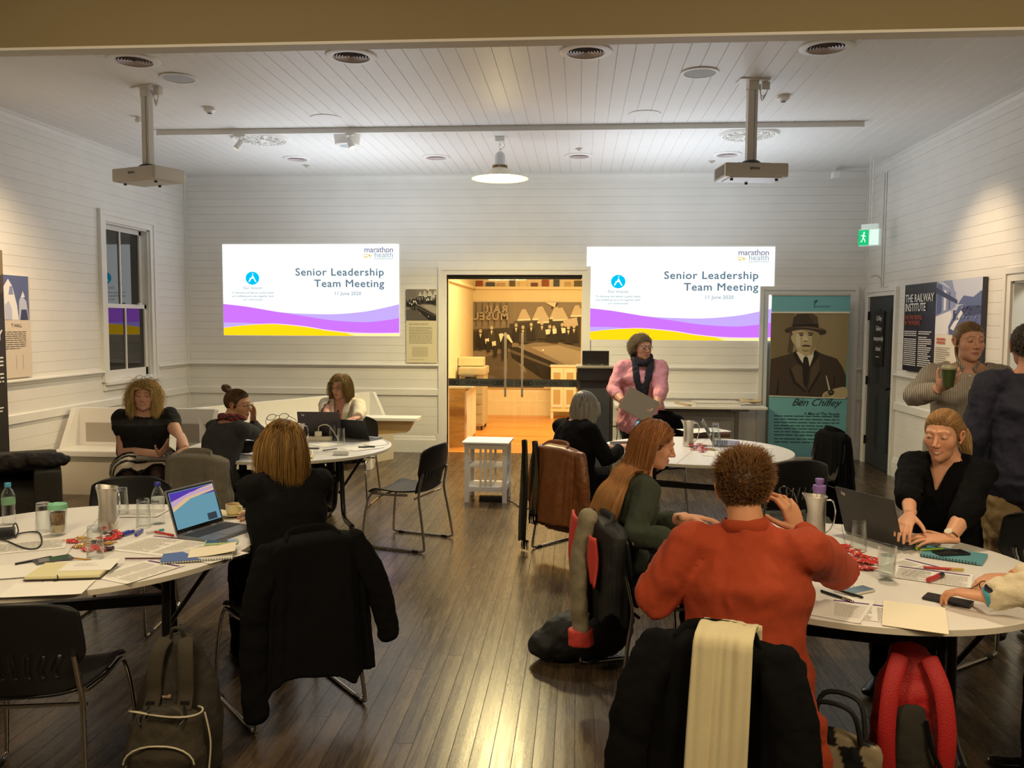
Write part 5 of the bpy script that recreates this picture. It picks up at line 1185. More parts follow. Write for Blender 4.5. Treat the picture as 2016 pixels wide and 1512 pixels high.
def lock_bundle(path, rad, n, r, col, col2, seed, wave=.0):
    """a bundle of locks following a path (ponytail, bun coil); figure space"""
    rng = np.random.default_rng(seed); P = np.array([tuple(p) for p in smooth_path(path, 6)]); S = len(P)
    tan = np.gradient(P, axis=0); tan /= np.linalg.norm(tan, axis=1)[:, None]; a = np.cross(tan, [0.3, .2, 1]); a /= np.linalg.norm(a, axis=1)[:, None]; b = np.cross(tan, a)
    prof = np.interp(np.linspace(0, 1, S), [0, .15, .6, 1], rad); V = []; F = []; CC = []; o = 0
    for i in range(n):
        q = rng.uniform(0, 2*PI); rr = math.sqrt(rng.uniform(0, 1)); w = wave*np.sin(np.linspace(0, 6, S)+rng.uniform(0, 6))
        c = P+(a*math.cos(q)+b*math.sin(q))*(prof*rr)[:, None]+a*w[:, None]; tp = np.interp(np.linspace(0, 1, S), [0, .7, 1], [1, 1, .2])*r
        c = c[:max(4, int(S*rng.uniform(.75, 1)))]; s_ = len(c)
        for k3 in range(3): V.append(c+(a[:s_]*math.cos(k3*2.094)+b[:s_]*math.sin(k3*2.094))*tp[:s_, None])
        for k3 in range(3):
            k4 = (k3+1) % 3
            F += [(o+k3*s_+m, o+k4*s_+m, o+k4*s_+m+1, o+k3*s_+m+1) for m in range(s_-1)]
        m_ = rng.uniform(0, 1); cc = (np.array(col)*(1-m_)+np.array(col2)*m_)*rng.uniform(.75, 1.2); CC.append(np.tile(cc, (s_*3, 1))); o += s_*3
    return np.concatenate(V), F, np.concatenate(CC)
def hair_cap(M, k, hs, t=.006):
    V, F = head_mesh(k, 72, 50); s = scalp(V, hs); nrm = V/np.array([.075, .096, .09])**2; nrm /= np.linalg.norm(nrm, axis=1)[:, None]
    V2 = V+nrm*np.where(s > .004, t, np.where(s > -.004, .0005, -.004))[:, None]; keep = s > -.006
    F2 = [f for f in F if all(keep[i] for i in f)]
    Rm = np.array(M.to_3x3()); return V2@Rm.T+np.array(M.translation), F2, tuple(np.array(hs['col'])*.7)

# ---- hands ----
def hand(mb, w, d, n, ts, curl=(.5, .5, .55, .6), thumb=.4, k=1.0, spread=.06):
    """w wrist, d finger direction, n back-of-hand normal, ts +1/-1 thumb side along d x n"""
    w, d, n = Vector(w), Vector(d).normalized(), Vector(n); n = (n-d*n.dot(d)).normalized(); s = d.cross(n)*ts
    mb.tube([w-d*.03*k, w, w+d*.03*k, w+d*.06*k, w+d*.088*k], 0, 16, side=s, ab=[(.026*k, .019*k), (.026*k, .018*k), (.036*k, .017*k), (.041*k, .015*k), (.037*k, .011*k)], cap='round')
    for i, (off, ln, ph, r) in enumerate(((.030, .088, (.042, .026, .020), .0088), (.010, .092, (.046, .029, .021), .0090), (-.011, .088, (.042, .027, .021), .0086), (-.030, .080, (.033, .020, .018), .0076))):
        b = w+s*off*k+d*ln*k; c = curl[i]; ang = c*.55; p = [b-d*.022*k]; dirv = d+s*spread*(1.5-i)*.9; dirv.normalize(); cur = b; p.append(cur)
        for q, pl in enumerate(ph):
            dd = dirv*math.cos(ang)-n*math.sin(ang); cur = cur+dd*pl*k; p.append(cur.copy()); ang += c*(.85 if q == 0 else .6)
        mb.tube(p, [r*k*1.05, r*k*1.08, r*k, r*.92*k, r*.78*k], 10, cap='round')
    tb = w+d*.020*k+s*.022*k; p = [tb-s*.01*k]; cur = tb; p.append(tb)
    for q, pl in enumerate((.040, .030, .024)):
        a = 1-thumb*.35-q*.18; dd = (d*(1.05-.55*a)+s*(.95*a)-n*(.18+thumb*.45)); dd.normalize(); cur = cur+dd*pl*k; p.append(cur.copy())
    mb.tube(p, [.013*k, .0145*k, .0115*k, .010*k, .0082*k], 12, cap='round')

# ---- figure ----
SIT = dict(pel=(0, 0, .53), waist=(0, -.02, .68), chest=(0, 0, .86), sho=(0, .0, .99), nb=(0, .012, 1.065), head=(0, .045, 1.165),
           shL=(-.165, .0, .995), shR=(.165, .0, .995), elL=(-.22, .09, .76), elR=(.22, .09, .76), wrL=(-.12, .32, .78), wrR=(.12, .32, .78),
           hipL=(-.09, .02, .53), hipR=(.09, .02, .53), knL=(-.11, .42, .53), knR=(.11, .42, .53), anL=(-.11, .42, .09), anR=(.11, .42, .09))
STAND = dict(pel=(0, 0, .90), waist=(0, .0, 1.06), chest=(0, .01, 1.23), sho=(0, .0, 1.36), nb=(0, .0, 1.44), head=(0, .03, 1.545),
             shL=(-.17, .0, 1.365), shR=(.17, .0, 1.365), elL=(-.23, .0, 1.09), elR=(.23, .0, 1.09), wrL=(-.22, .08, .85), wrR=(.22, .08, .85),
             hipL=(-.09, .0, .88), hipR=(.09, .0, .88), knL=(-.10, .03, .49), knR=(.10, .03, .49), anL=(-.10, 0, .09), anR=(.10, 0, .09))
class Fig:
    def __init__(s, name, label, loc, fwd, base, pose=None, skin=(.52, .29, .19), girth=1.0, k=None, yaw=0, pitch=0, roll=0, bust=0, group=None, hk=1.0, zs=1.0):
        s.J = {a: Vector(v) for a, v in base.items()}
        for a in s.J: s.J[a].z *= zs
        for a, v in (pose or {}).items(): s.J[a] = Vector(v)
        s.g = girth; s.skin = skin; s.k = k or {}; s.bust = bust; s.hk = hk; s.hparts = []
        s.root = thing(name, label, 'person', loc, math.atan2(-fwd[0], fwd[1]), group)
        s.HM = Matrix.Translation(s.J['head']) @ rotm(yaw, pitch, roll) @ Matrix.Scale(hk, 4)
        s.hands = []
    def W(s, p):   # world -> figure space
        c, n = math.cos(-s.root.rotation_euler.z), math.sin(-s.root.rotation_euler.z); q = Vector(p)-s.root.location
        return Vector((q.x*c-q.y*n, q.x*n+q.y*c, q.z))
    def ik(s, q, target, pole=(0, 0, -1), l1=.275, l2=.245, world=True):
        sh = s.J['sh'+q]; t = s.W(target) if world else Vector(target); v = t-sh; d = min(v.length, (l1+l2)*.998); v.normalize(); t = sh+v*d
        a = (l1*l1-l2*l2+d*d)/(2*d); h = math.sqrt(max(0, l1*l1-a*a)); p = Vector(pole); p = (p-v*p.dot(v)).normalized()
        s.J['el'+q] = sh+v*a+p*h; s.J['wr'+q] = t
    def torso(s, mb, inf=0, hem=None, flare=1.0, top=True, neck=False):
        J, g = s.J, s.g; pts = []; ab = []
        side = (J['shR']-J['shL'])
        def add(p, a, b): pts.append(Vector(p)); ab.append((a+inf, b+inf))
        if hem is not None: add(hem, .165*g*flare, .12*g*flare)
        lo = J['pel']-Vector((0, 0, .04))
        add(lo, .165*g, .115*g); add(J['pel']+Vector((0, 0, .04)), .165*g, .115*g)
        add(J['waist'], .138*g, .10*g); add((J['waist']+J['chest'])/2, .143*g, .105*g); add(J['chest'], .152*g, .112*g)
        add((J['chest']*.45+J['sho']*.55), .155*(.6+.4*g), .102*(.6+.4*g)); add(J['sho'], .135, .075)
        add(J['sho']*.55+J['nb']*.45, .095, .062)
        if neck: add(J['nb'], .062, .056)
        mb.tube(pts, 0, 24, side=side, ab=ab, cap='round')
        for q in ('L', 'R'):
            sh = J['sh'+q]; mb.tube([J['nb']*.75+J['sho']*.25, J['nb'].lerp(sh, .5)+Vector((0, 0, -.022)), sh+Vector((0, 0, -.006))], [.040+inf*.6, .044+inf*.6, .048+inf*.6], 14, cap='round'); mb.tube([J['sho']*.5+sh*.5-Vector((0, 0, .03)), sh-Vector((0, 0, .012))], [.060+inf, .052+inf], 14, cap='round')
            if s.bust: c = J['chest']+Vector(((-1 if q == 'L' else 1)*.055*g, .068*g, .0)); mb.ell(c, (.088*s.bust*g+inf*.5, .060*s.bust+inf*.5, .080*s.bust+inf*.5), 18, 12)
    def arm(s, mb, q, inf=0, end=1.0, r=(.052, .043, .041, .028), start=0.0):
        J = s.J; sh, el, wr = J['sh'+q], J['el'+q], J['wr'+q]; g = .55+.45*s.g
        path = [(sh.lerp(el, .06), r[0]*.93), (sh.lerp(el, .5), r[0]*.92), (el, r[1]), (el.lerp(wr, .3), r[2]), (el.lerp(wr, .7), (r[2]+r[3])/2), (wr, r[3])]
        tt = [0, .25, .5, .65, .85, 1.0]; out = [(p, rr) for (p, rr), t in zip(path, tt) if start-1e-6 <= t <= end+1e-6]
        if end not in tt:
            i = max(j for j in range(6) if tt[j] <= end); f = (end-tt[i])/(tt[i+1]-tt[i]); out.append((path[i][0].lerp(path[i+1][0], f), path[i][1]*(1-f)+path[i+1][1]*f))
        mb.tube([p for p, _ in out], [rr*g+inf for _, rr in out], 14, cap='round' if end < .99 else True)
    def leg(s, mb, q, inf=0, r=(.088, .070, .056, .052, .036), end=1.0, flare=0):
        J = s.J; h, kn, an = J['hip'+q], J['kn'+q], J['an'+q]; g = s.g
        mb.tube([h, h.lerp(kn, .5), kn.lerp(h, .06), kn.lerp(an, .08), kn.lerp(an, .35), an], [r[0]*g+inf, r[1]*1.08*g+inf, r[2]+inf, r[2]+inf, r[3]+inf, r[4]+inf+flare], 16, cap='round')
    def shoe(s, q, m=None, fwdv=(0, 1, 0), sole=None, lift=0):
        a = s.J['an'+q]; f = Vector(fwdv).normalized(); mb = MB(); b = Vector((a.x, a.y, a.z-.05))
        z = a.z-.055
        mb.tube([b-f*.055+Vector((0, 0, .0)), b+Vector((0, 0, .005)), b+f*.07-Vector((0, 0, .006)), b+f*.13-Vector((0, 0, .015)), b+f*.175-Vector((0, 0, .018))], 0, 14, side=f.cross(Vector((0, 0, 1))), ab=[(.032, .034), (.036, .042), (.042, .030), (.045, .022), (.036, .018)], cap='round')
        mb.tube([a+Vector((0, 0, .03)), a-Vector((0, 0, .03))], [.042, .042], 14, cap='round')
        me = bake(mb, .006, 4); v, fa = mesh_arrays(me); v[:, 2] = np.maximum(v[:, 2], max(.004, a.z-.088)); bpy.data.meshes.remove(me)
        return from_arrays('shoe', [(v, fa, 0)], m or mat('shoe_black', (.012, .011, .011), .25), s.root)
    def body(s, bare=('fore',), legs=False, neckr=.050, voxel=.009, hands=(), headk=None, ears=True, nohead=False):
        """one continuous body mesh: trunk, limbs, neck, head, ears, hands"""
        J = s.J; parts = []; sk = tuple(s.skin)
        hd = J['head']; up = Vector((s.HM.col[2][0], s.HM.col[2][1], s.HM.col[2][2])).normalized(); fw = Vector((s.HM.col[1][0], s.HM.col[1][1], s.HM.col[1][2])).normalized()
        mb = MB(); s.torso(mb, -.010)
        for q in 'LR': s.arm(mb, q, -.006 if 'upper' not in bare else 0, end=.65); s.leg(mb, q, -.010)
        mb.tube([J['sho']-Vector((0, 0, .02)), J['nb']-Vector((0, 0, .03)), J['nb'], (J['nb']+hd)/2-fw*.012, hd-fw*.022-up*.02, hd-fw*.02+up*.02], 0, 24, side=(J['shR']-J['shL']), ab=[(.11, .055), (.080, .056), (neckr+.008, neckr+.006), (neckr, neckr), (neckr, neckr), (neckr, neckr)], cap='round')
        me = bake(mb, .0075, 7); v, f = mesh_arrays(me); bpy.data.meshes.remove(me); parts.append((v, f, 0, sk))
        for q, kw in s.hands:
            mb = MB(); s.arm(mb, q, 0, start=.5, r=kw.get('r', (.052, .034, .038, .027))); hh = {a: b for a, b in kw.items() if a != 'r'}
            w = J['wr'+q]; hand(mb, w, hh.pop('d', w-J['el'+q]), hh.pop('n', (0, 0, 1)), hh.pop('ts', 1), **hh)
            me = bake(mb, .0038, 3); v, f = mesh_arrays(me); bpy.data.meshes.remove(me); c = np.tile(np.array(sk), (len(v), 1)); parts.append((v, f, 0, c))
        # head
        if not nohead:
            V, F = head_mesh(s.k, *( (128, 90) if not s.k.get('lo') else (72, 50))); col = head_cols(V, s.k, sk); Rm = np.array(s.HM.to_3x3()); T = np.array(s.HM.translation)
            parts.append((V@Rm.T+T, F, 0, col))
            for sd in (-1, 1):
                mb = MB(); w_ = s.k.get('w', 1)*.0735
                mb.tube(smooth_path([(sd*w_, .004, -.026), (sd*(w_+.006), -.006, -.018), (sd*(w_+.013), -.018, .004), (sd*(w_+.015), -.016, .020), (sd*(w_+.010), -.004, .026), (sd*(w_+.003), .006, .014)], 4), .0048, 8, cap='round')
                mb.ell((sd*(w_+.004), -.004, .002), (.006, .012, .022), 12, 8); mb.ell((sd*(w_+.003), .002, -.026), (.006, .007, .008), 10, 6)
                v = np.array([tuple(s.HM @ Vector(p)) for p in mb.v]); parts.append((v, mb.f, 0, tuple(np.array(sk)*np.array((1, .86, .8)))))
        return from_arrays('body', parts, SKIN, s.root)
    def eyes(s, look=(0, 0), lid=.5, iris=(.05, .03, .02)):
        """eyeballs with iris, just proud of the lids' opening"""
        for sd in (-1, 1):
            mb = MB(); c = Vector((sd*.031, .0835, .0108)); mb.ell(c, (.0125, .0092, .0040+.0024*lid), 18, 12)
            v = np.array([tuple(s.HM @ Vector(p)) for p in mb.v]); V0 = np.array(mb.v)
            dx = V0[:, 0]-(sd*.031+look[0]); dz = V0[:, 2]-(.0108+look[1]); rr = np.sqrt(dx*dx+dz*dz)
            col = np.where((rr < .0056)[:, None], np.array(iris), np.array((.40, .34, .28))); from_arrays('eye', [(v, mb.f, 0, col)], vcol('eye_surface', .12, .6), s.root)
    def cloth(s, name, fn, m, voxel=.008, smooth=5, disp=((.012, .07, 1),), cut=None, dlabel=None, colfn=None, snap=None):
        mb = MB(); fn(mb); me = bake(mb, voxel, smooth, disp); v, f = mesh_arrays(me); bpy.data.meshes.remove(me)
        if disp:
            mi_ = np.array([f_[:4] if len(f_) > 3 else (*f_, f_[-1]) for f_ in f]); fn_ = np.cross(v[mi_[:, 2]]-v[mi_[:, 0]], v[mi_[:, 3]]-v[mi_[:, 1]]); vn = np.zeros_like(v)
            for c_ in range(4): np.add.at(vn, mi_[:, c_], fn_)
            vn /= np.maximum(np.linalg.norm(vn, axis=1)[:, None], 1e-9); from mathutils import noise as MN
            am = .0085 if name not in ('tights',) else 0; sd = float(len(v) % 97)
            fo = np.array([(1-abs(MN.noise(Vector((q[0]*9+q[2]*5+sd, q[1]*9-q[2]*4, q[2]*4.5+abs(q[0])*6)))*2.2))*.7+.3*(1-abs(MN.noise(Vector((q[0]*22, q[1]*20+sd, q[2]*9+q[0]*8)))*2.2)) for q in v]); v = v+vn*(am*(fo-.6))[:, None]
        if cut is not None:
            kp = ~cut(v); f2 = [q for q in f if any(kp[i] for i in q)] if snap else [q for q in f if all(kp[i] for i in q)]
            if snap: v = np.where(kp[:, None], v, snap(v))
            f = f2
        o = from_arrays(name, [(v, f, 0, colfn(v) if colfn else (.5, .5, .5))], m, s.root)
        if dlabel: o['label'] = dlabel
        return o
    def top(s, m, name='sweater', sleeve=1.0, inf=.012, hem=None, flare=1.0, disp=((.016, .10, 1), (.004, .035, 1)), cut=None, cuff=.005, dlabel=None, colfn=None, voxel=.008, ar=(.056, .048, .046, .036), snap=None, neck=.030):
        zc = s.J['nb'].z-neck; nb_ = np.array(s.J['nb'])[:2]; cut0 = cut
        def cut(v): c = (v[:, 2] > zc-.55*np.clip(v[:, 1]-nb_[1], 0, .08)) & (np.linalg.norm(v[:, :2]-nb_, axis=1) < .105); return c if cut0 is None else (c | cut0(v))
        def fn(mb):
            s.torso(mb, inf, hem, flare)
            for q in 'LR': s.arm(mb, q, cuff, end=sleeve, r=ar)
        return s.cloth(name, fn, m, voxel, 14, disp, cut, dlabel, colfn, snap)
    def trousers(s, m, name='trousers', inf=.010, flare=.012, disp=((.014, .09, 1),), r=(.092, .075, .062, .056, .046)):
        def fn(mb):
            for q in 'LR': s.leg(mb, q, inf, r, flare=flare)
            mb.tube([s.J['pel']-Vector((0, 0, .03)), s.J['pel']+Vector((0, 0, .08))], 0, 20, side=(1, 0, 0), ab=[(.165*s.g+inf, .118*s.g+inf), (.150*s.g+inf, .108*s.g+inf)], cap='round')
        return s.cloth(name, fn, m, .010, 5, disp)
    def hair(s, hs, cap=True, extra=None, seed=1):
        parts = []
        if cap: v, f, c = hair_cap(s.HM, s.k, hs, hs.get('cap', .005)); parts.append((v, f, 0, c))
        if hs.get('n', 1): v, f, c = hair_strands(hs, s.HM, s.k, seed); parts.append((v, f, 0, c))
        for e in (extra or []): parts.append((e[0], e[1], 0, e[2]))
        return from_arrays('hair', parts, HAIR, s.root)
    def glasses(s, up=False, lift=0, m=None, rr=.021, lens=True):
        m = m or mat('frame_dark', (.03, .02, .015), .25); mb = MB()
        M = s.HM @ (Matrix.Translation((0, -.012+lift*.3, .088+lift)) @ Matrix.Rotation(math.radians(38), 4, 'X') if up else Matrix.Identity(4))
        y = .101 if not up else .075
        for sd in (-1, 1):
            c = (sd*.032, y, .010); mb.tube([(c[0]+rr*1.12*math.cos(a*PI/10), c[1]-.004*abs(math.cos(a*PI/10))*(1 if math.cos(a*PI/10)*sd > 0 else 0), c[2]+rr*.86*math.sin(a*PI/10)) for a in range(20)], .0016, 6, closed=True, M=M)
            mb.tube([(sd*.056, y-.004, .014), (sd*.078, y-.04, .014), (sd*.080, -.004, .012), (sd*.079, -.02, .0)], .0016, 6, M=M)
        mb.tube([(-.010, y, .014), (0, y+.003, .016), (.010, y, .014)], .0016, 6, M=M)
        g = mb.build('glasses', m, s.root, True)
        if lens:
            l_ = MB()
            for sd in (-1, 1): l_.lathe([(0, 0), (rr, 0)], 20, M=M @ Matrix.Translation((sd*.032, y, .010)) @ Matrix.Rotation(-PI/2, 4, 'X') @ Matrix.Diagonal((1.1, .84, 1, 1)))
            l_.build('lens', glass('spectacle_glass', (.95, .97, .97), thin=True, ior=1.3), g)
        return g
# ================================================================ THE PEOPLE IN THE PHOTO
BLKC = mat('black_cloth', (.006, .006, .0065), .95, bump=.25, bscale=220, spec=.12)
BLKT = mat('black_trousers', (.005, .005, .0065), .95, bump=.2, bscale=260, spec=.12)
def yx(px, Y): return at_y(px, 800, Y).x
# 1 curly blonde woman on the bench
f = Fig('person', 'curly blonde woman in a black dress with a striped hem, holding a phone', (yx(285, 7.05), 7.05, 0), (.42, -.9), SIT,
        dict(knL=(-.10, .43, .56), knR=(.13, .43, .53)), skin=(.66, .38, .27), girth=1.38, k=dict(w=1.06, smile=1, jaw=1.15), yaw=-.10, pitch=.02, roll=-.04, bust=1.0, zs=.985, hk=1.04)
f.J['shL'].x = -.185; f.J['shR'].x = .185
f.J['elR'] = f.W(at_y(243, 893, 6.95)); f.J['wrR'] = f.W(at_y(314, 896, 6.76)); f.J['elL'] = f.W(at_y(351, 862, 6.97)); f.J['wrL'] = f.W(at_y(364, 884, 6.76))
chair(f.root.location.x, f.root.location.y, (.42, -.9), 'black chair beneath the curly blonde woman')
f.hands = [('R', dict(d=(-.55, .35, .65), n=(-.35, .6, -.6), ts=-1, curl=(.15, .2, .25, .3), thumb=.1, r=(.062, .052, .05, .030))), ('L', dict(d=(.3, .8, -.3), n=(0, .3, 1), ts=1, curl=(.7, .7, .7, .7), r=(.062, .052, .05, .030)))]
f.body(bare=('fore', 'upper')); f.eyes(lid=.2)
def c1(v):
    y = v[:, 2]; m = ((y > .905) & (y < .955))[:, None]; return np.where(m, np.array((.030, .030, .028)), np.array((.007, .007, .008)))
f.top(vcol('dress_cloth', .9, bump=.3, bscale=120), 'dress', sleeve=.16, inf=.016, ar=(.072, .062, .05, .04), colfn=c1)
def sk(mb):
    for q in 'LR': f.leg(mb, q, .020, (.115, .10, .08, .07, .05), end=1)
    mb.tube([f.J['pel']-Vector((0, .02, .02)), f.J['pel']+Vector((0, .2, .0)), (f.J['knL']+f.J['knR'])/2-Vector((0, .06, 0))], 0, 20, side=(1, 0, 0), ab=[(.25, .13), (.24, .11), (.20, .085)], cap='round')
def csk(v):
    t = v[:, 1]+.25*np.abs(v[:, 0]-.0)*0; b = ((t > .24) & (t < .265)) | ((t > .30) & (t < .345)) | ((t > .385) & (t < .44))
    return np.where(b[:, None], np.array((.62, .55, .44)), np.array((.007, .007, .008)))
f.cloth('skirt', sk, vcol('dress_cloth'), .009, 6, ((.008, .08, 1),), cut=lambda v: (v[:, 1] > .455) | (v[:, 2] < .40), colfn=csk)
f.trousers(mat('sheer_tights', (.035, .018, .016), .5), 'tights', inf=-.004, flare=0, r=(.09, .082, .062, .058, .038)); f.shoe('L'); f.shoe('R')
f.hair(dict(style='curly', len=.205, n=5500, vol=.036, curl=.55, r=.0012, col=(.30, .17, .05), col2=(.62, .44, .16), tip=(.68, .50, .20), grav=.22, cap=.012, part=.01, jit=.2))
f.glasses(up=True, lift=.02)
P1 = f
# 2 woman with bun
f = Fig('person', 'woman with a hair bun and glasses in a dark grey sweater, looking right', (-2.72, 6.24, 0), (.45, .89), SIT,
        dict(sho=(.02, .08, .985), chest=(.0, .04, .86), nb=(.02, .11, 1.055), head=(.03, .17, 1.145), shL=(-.15, .08, .985), shR=(.18, .08, .985)), skin=(.50, .27, .16), girth=1.05, k=dict(brow=(.08, .04, .02)), yaw=-1.25, pitch=.06, bust=.8)
f.ik('R', at_y(497, 835, 6.62), (.9, .2, -.6)); f.ik('L', at_z(520, 880, .80), (-.8, .2, -.5))
f.hands = [('R', dict(d=(.05, .1, 1), n=(.2, .9, 0), ts=-1, curl=(.5, .6, .8, .9))), ('L', dict(d=(.5, .8, 0), n=(0, 0, 1), ts=1, curl=(.5, .5, .5, .5)))]
f.body(); f.eyes(lid=.3)
f.top(mat('charcoal_knit', (.030, .031, .033), .95, bump=.4, bscale=180), sleeve=1.0, inf=.016); f.trousers(BLKT); f.shoe('L'); f.shoe('R')
bun = lock_bundle([f.HM @ Vector(p) for p in ((0, -.075, .095), (.030, -.10, .12), (.0, -.125, .135), (-.032, -.105, .125), (-.015, -.08, .10), (.02, -.095, .125), (.0, -.11, .14))], [.014, .02, .018, .012], 150, .0016, (.07, .035, .015), (.20, .10, .04), 3)
f.hair(dict(style='tied', len=.22, n=3800, vol=.008, r=.0010, target=(0, -.085, .10), col=(.07, .035, .016), col2=(.16, .08, .035), jit=.06, cap=.005), extra=[bun])
def sc(mb): mb.tube(smooth_path([f.J['nb']+Vector(p) for p in ((0, .08, -.02), (.07, .03, .0), (.05, -.06, .01), (-.05, -.06, .01), (-.07, .03, .0))], 5, True), .026, 10, closed=True)
f.cloth('scarf', sc, vcol('floral_cloth', .8), .007, 2, ((.02, .03, 1),), colfn=lambda v: np.where((np.sin(v[:, 0:1]*150)*np.sin(v[:, 2:3]*170+v[:, 1:2]*90) > .25), np.array((.35, .03, .04)), np.array((.03, .015, .02))))
f.glasses(m=mat('clear_frame', (.5, .38, .30), .2))
# 3 bob haired woman from behind
f = Fig('person', 'woman with a golden brown bob seen from behind at the near left table', (-1.40, 3.98, 0), (-.60, .80), SIT, dict(elL=(-.24, .13, .78)), skin=(.50, .27, .16), girth=1.16, k={}, yaw=.12, pitch=.12, zs=1.025)
f.ik('L', at_z(500, 985, .83), (-.9, -.1, -.6)); f.ik('R', at_z(520, 1010, .80), (.9, -.1, -.6))
f.hands = [('L', dict(d=(.35, .5, .75), n=(-.9, .1, .3), ts=1, curl=(.35, .45, .5, .5))), ('R', dict(d=(-.4, .8, 0), n=(0, 0, 1), ts=-1))]
f.body(); f.top(BLKC, inf=.020, ar=(.062, .056, .052, .042)); f.trousers(BLKT); f.shoe('L'); f.shoe('R')
f.hair(dict(style='bob', len=.275, n=7500, vol=.016, r=.0011, lmin=.9, col=(.13, .06, .015), col2=(.46, .27, .07), grav=.42, tuck=.7, cap=.010, jit=.07, part=.02, face=1))
f.glasses(up=True)
# 4 woman in white blazer
f = Fig('person', 'woman in a white blazer and orange top typing behind the far left table', (yx(674, 8.2), 8.2, 0), (-.05, -1), SIT, dict(anL=(-.04, .55, .09), knL=(-.07, .42, .53), anR=(.12, .35, .09)), skin=(.62, .34, .25), girth=1.18, k=dict(w=1.02), yaw=-.28, pitch=.12, bust=.85, zs=.99)
f.ik('R', at_z(650, 862, .80), (.9, -.3, -.5)); f.ik('L', at_z(702, 868, .80), (-.9, -.3, -.5))
f.hands = [('R', dict(d=(-.2, 1, 0), n=(0, 0, 1), ts=-1)), ('L', dict(d=(.3, 1, 0), n=(0, 0, 1), ts=1))]
f.body(); f.eyes(lid=.1)
f.top(mat('orange_top', (.62, .10, .02), .7), 'blouse', sleeve=.1, inf=.006, cut=lambda v: (v[:, 2] > .90) & (v[:, 1] > 0))
f.top(mat('white_blazer', (.66, .60, .46), .85, bump=.3, bscale=120), 'blazer', inf=.026, ar=(.066, .058, .054, .044), cut=lambda v: (v[:, 1] > .02) & (np.abs(v[:, 0]) < .055+.03*(v[:, 2]-.8)/.2) )
def lap(mb):
    for sd in (-1, 1): mb.tube([(sd*.09, .02, 1.05), (sd*.085, .085, 1.0), (sd*.075, .135, .92), (sd*.06, .145, .82), (sd*.055, .14, .72)], 0, 12, side=(1, 0, 0), ab=[(.02, .008), (.032, .009), (.04, .009), (.03, .008), (.015, .007)], cap='round')
f.cloth('lapel', lap, mat('white_blazer', (0, 0, 0)), .005, 2, ())
f.trousers(mat('navy_jeans', (.010, .013, .028), .85), flare=.02); f.shoe('L'); f.shoe('R')
f.hair(dict(style='bob', len=.205, n=4200, vol=.026, r=.0012, lmin=.9, col=(.20, .12, .04), col2=(.48, .34, .12), grav=.40, tuck=.4, cap=.010, jit=.08, part=-.01))
f.glasses(m=mat('thin_frame', (.25, .18, .12), .25))
m = MB(); m.ell(f.J['nb']+Vector((0, .115, -.13)), (.012, .006, .016)); m.build('pendant', mat('pendant_red', (.12, .01, .01), .2), f.root, True)
# 5 grey haired person from behind
f = Fig('person', 'grey haired person in a black top seen from behind at the far right table', (-.02, 6.74, 0), (.72, .69), SIT, dict(head=(0, .10, 1.125), nb=(0, .05, 1.045)), skin=(.58, .30, .21), girth=1.22, k={}, pitch=.35, zs=.975)
f.ik('R', (.34, 6.80, .79), (.5, 0, -.9)); f.ik('L', (.16, 7.0, .79), (-.9, 0, -.5)); f.hands = [('R', dict(ts=-1)), ('L', dict(ts=1))]
f.body(); f.top(BLKC, inf=.022, ar=(.064, .056, .05, .04)); f.trousers(BLKT); f.shoe('L', mat('brown_boot', (.06, .03, .015), .5)); f.shoe('R', mat('brown_boot', (0, 0, 0)))
f.hair(dict(style='bob', len=.17, n=3600, vol=.010, r=.0012, lmin=.75, col=(.17, .16, .14), col2=(.55, .52, .46), tip=(.60, .57, .5), grav=.35, tuck=.6, cap=.010, jit=.12, part=0))
# 6 presenter
f = Fig('person', 'standing presenter in a pink shirt and navy scarf holding a grey folder', (yx(1262, 8.62), 8.62, 0), (.03, -1), STAND, dict(), skin=(.54, .28, .20), girth=1.30, k=dict(w=1.08, jaw=1.15), yaw=.45, pitch=.05, bust=1.0, hk=1.04)
f.J['shL'].x = -.195; f.J['shR'].x = .195
f.ik('R', at_y(1226, 790, 8.30), (.85, -.5, -.7)); f.ik('L', at_y(1294, 800, 8.27), (-.85, -.5, -.7))
f.hands = [('R', dict(d=(-.5, .6, -.2), n=(.3, .5, .8), ts=-1, curl=(.9, .9, .9, .9), r=(.058, .05, .048, .030))), ('L', dict(d=(.75, .5, -.1), n=(-.2, .6, .8), ts=1, curl=(.5, .55, .6, .7), r=(.058, .05, .048, .030)))]
f.body(); f.eyes(lid=.3)
f.top(mat('pink_shirt', (.60, .26, .31), .85, bump=.3, bscale=90), 'shirt', sleeve=.72, inf=.024, hem=(0, .0, .80), flare=1.06, ar=(.064, .060, .056, .048), disp=((.030, .10, 1), (.005, .04, 1)))
f.trousers(mat('navy_trousers', (.008, .009, .014), .9)); f.shoe('L'); f.shoe('R')
def sc(mb):
    n = f.J['nb']; mb.tube(smooth_path([n+Vector(p) for p in ((0, .115, -.045), (.08, .05, .0), (.07, -.06, .03), (-.07, -.06, .03), (-.08, .05, .0))], 6, True), .030, 12, closed=True)
    mb.tube(smooth_path([n+Vector(p) for p in ((.075, .07, -.01), (.072, .14, -.12), (.055, .175, -.22), (.03, .18, -.32), (.035, .185, -.38))], 5), 0, 12, side=(1, 0, 0), ab=None or [(.036, .016)]*21, cap='round')
    mb.tube(smooth_path([n+Vector(p) for p in ((-.075, .07, -.01), (-.065, .14, -.12), (-.03, .18, -.24), (-.005, .185, -.36), (.0, .185, -.46))], 5), 0, 12, side=(1, 0, 0), ab=[(.040, .016)]*21, cap='round')
f.cloth('scarf', sc, mat('navy_scarf', (.010, .011, .022), .9, bump=.5, bscale=140), .007, 3, ((.012, .03, 1),))
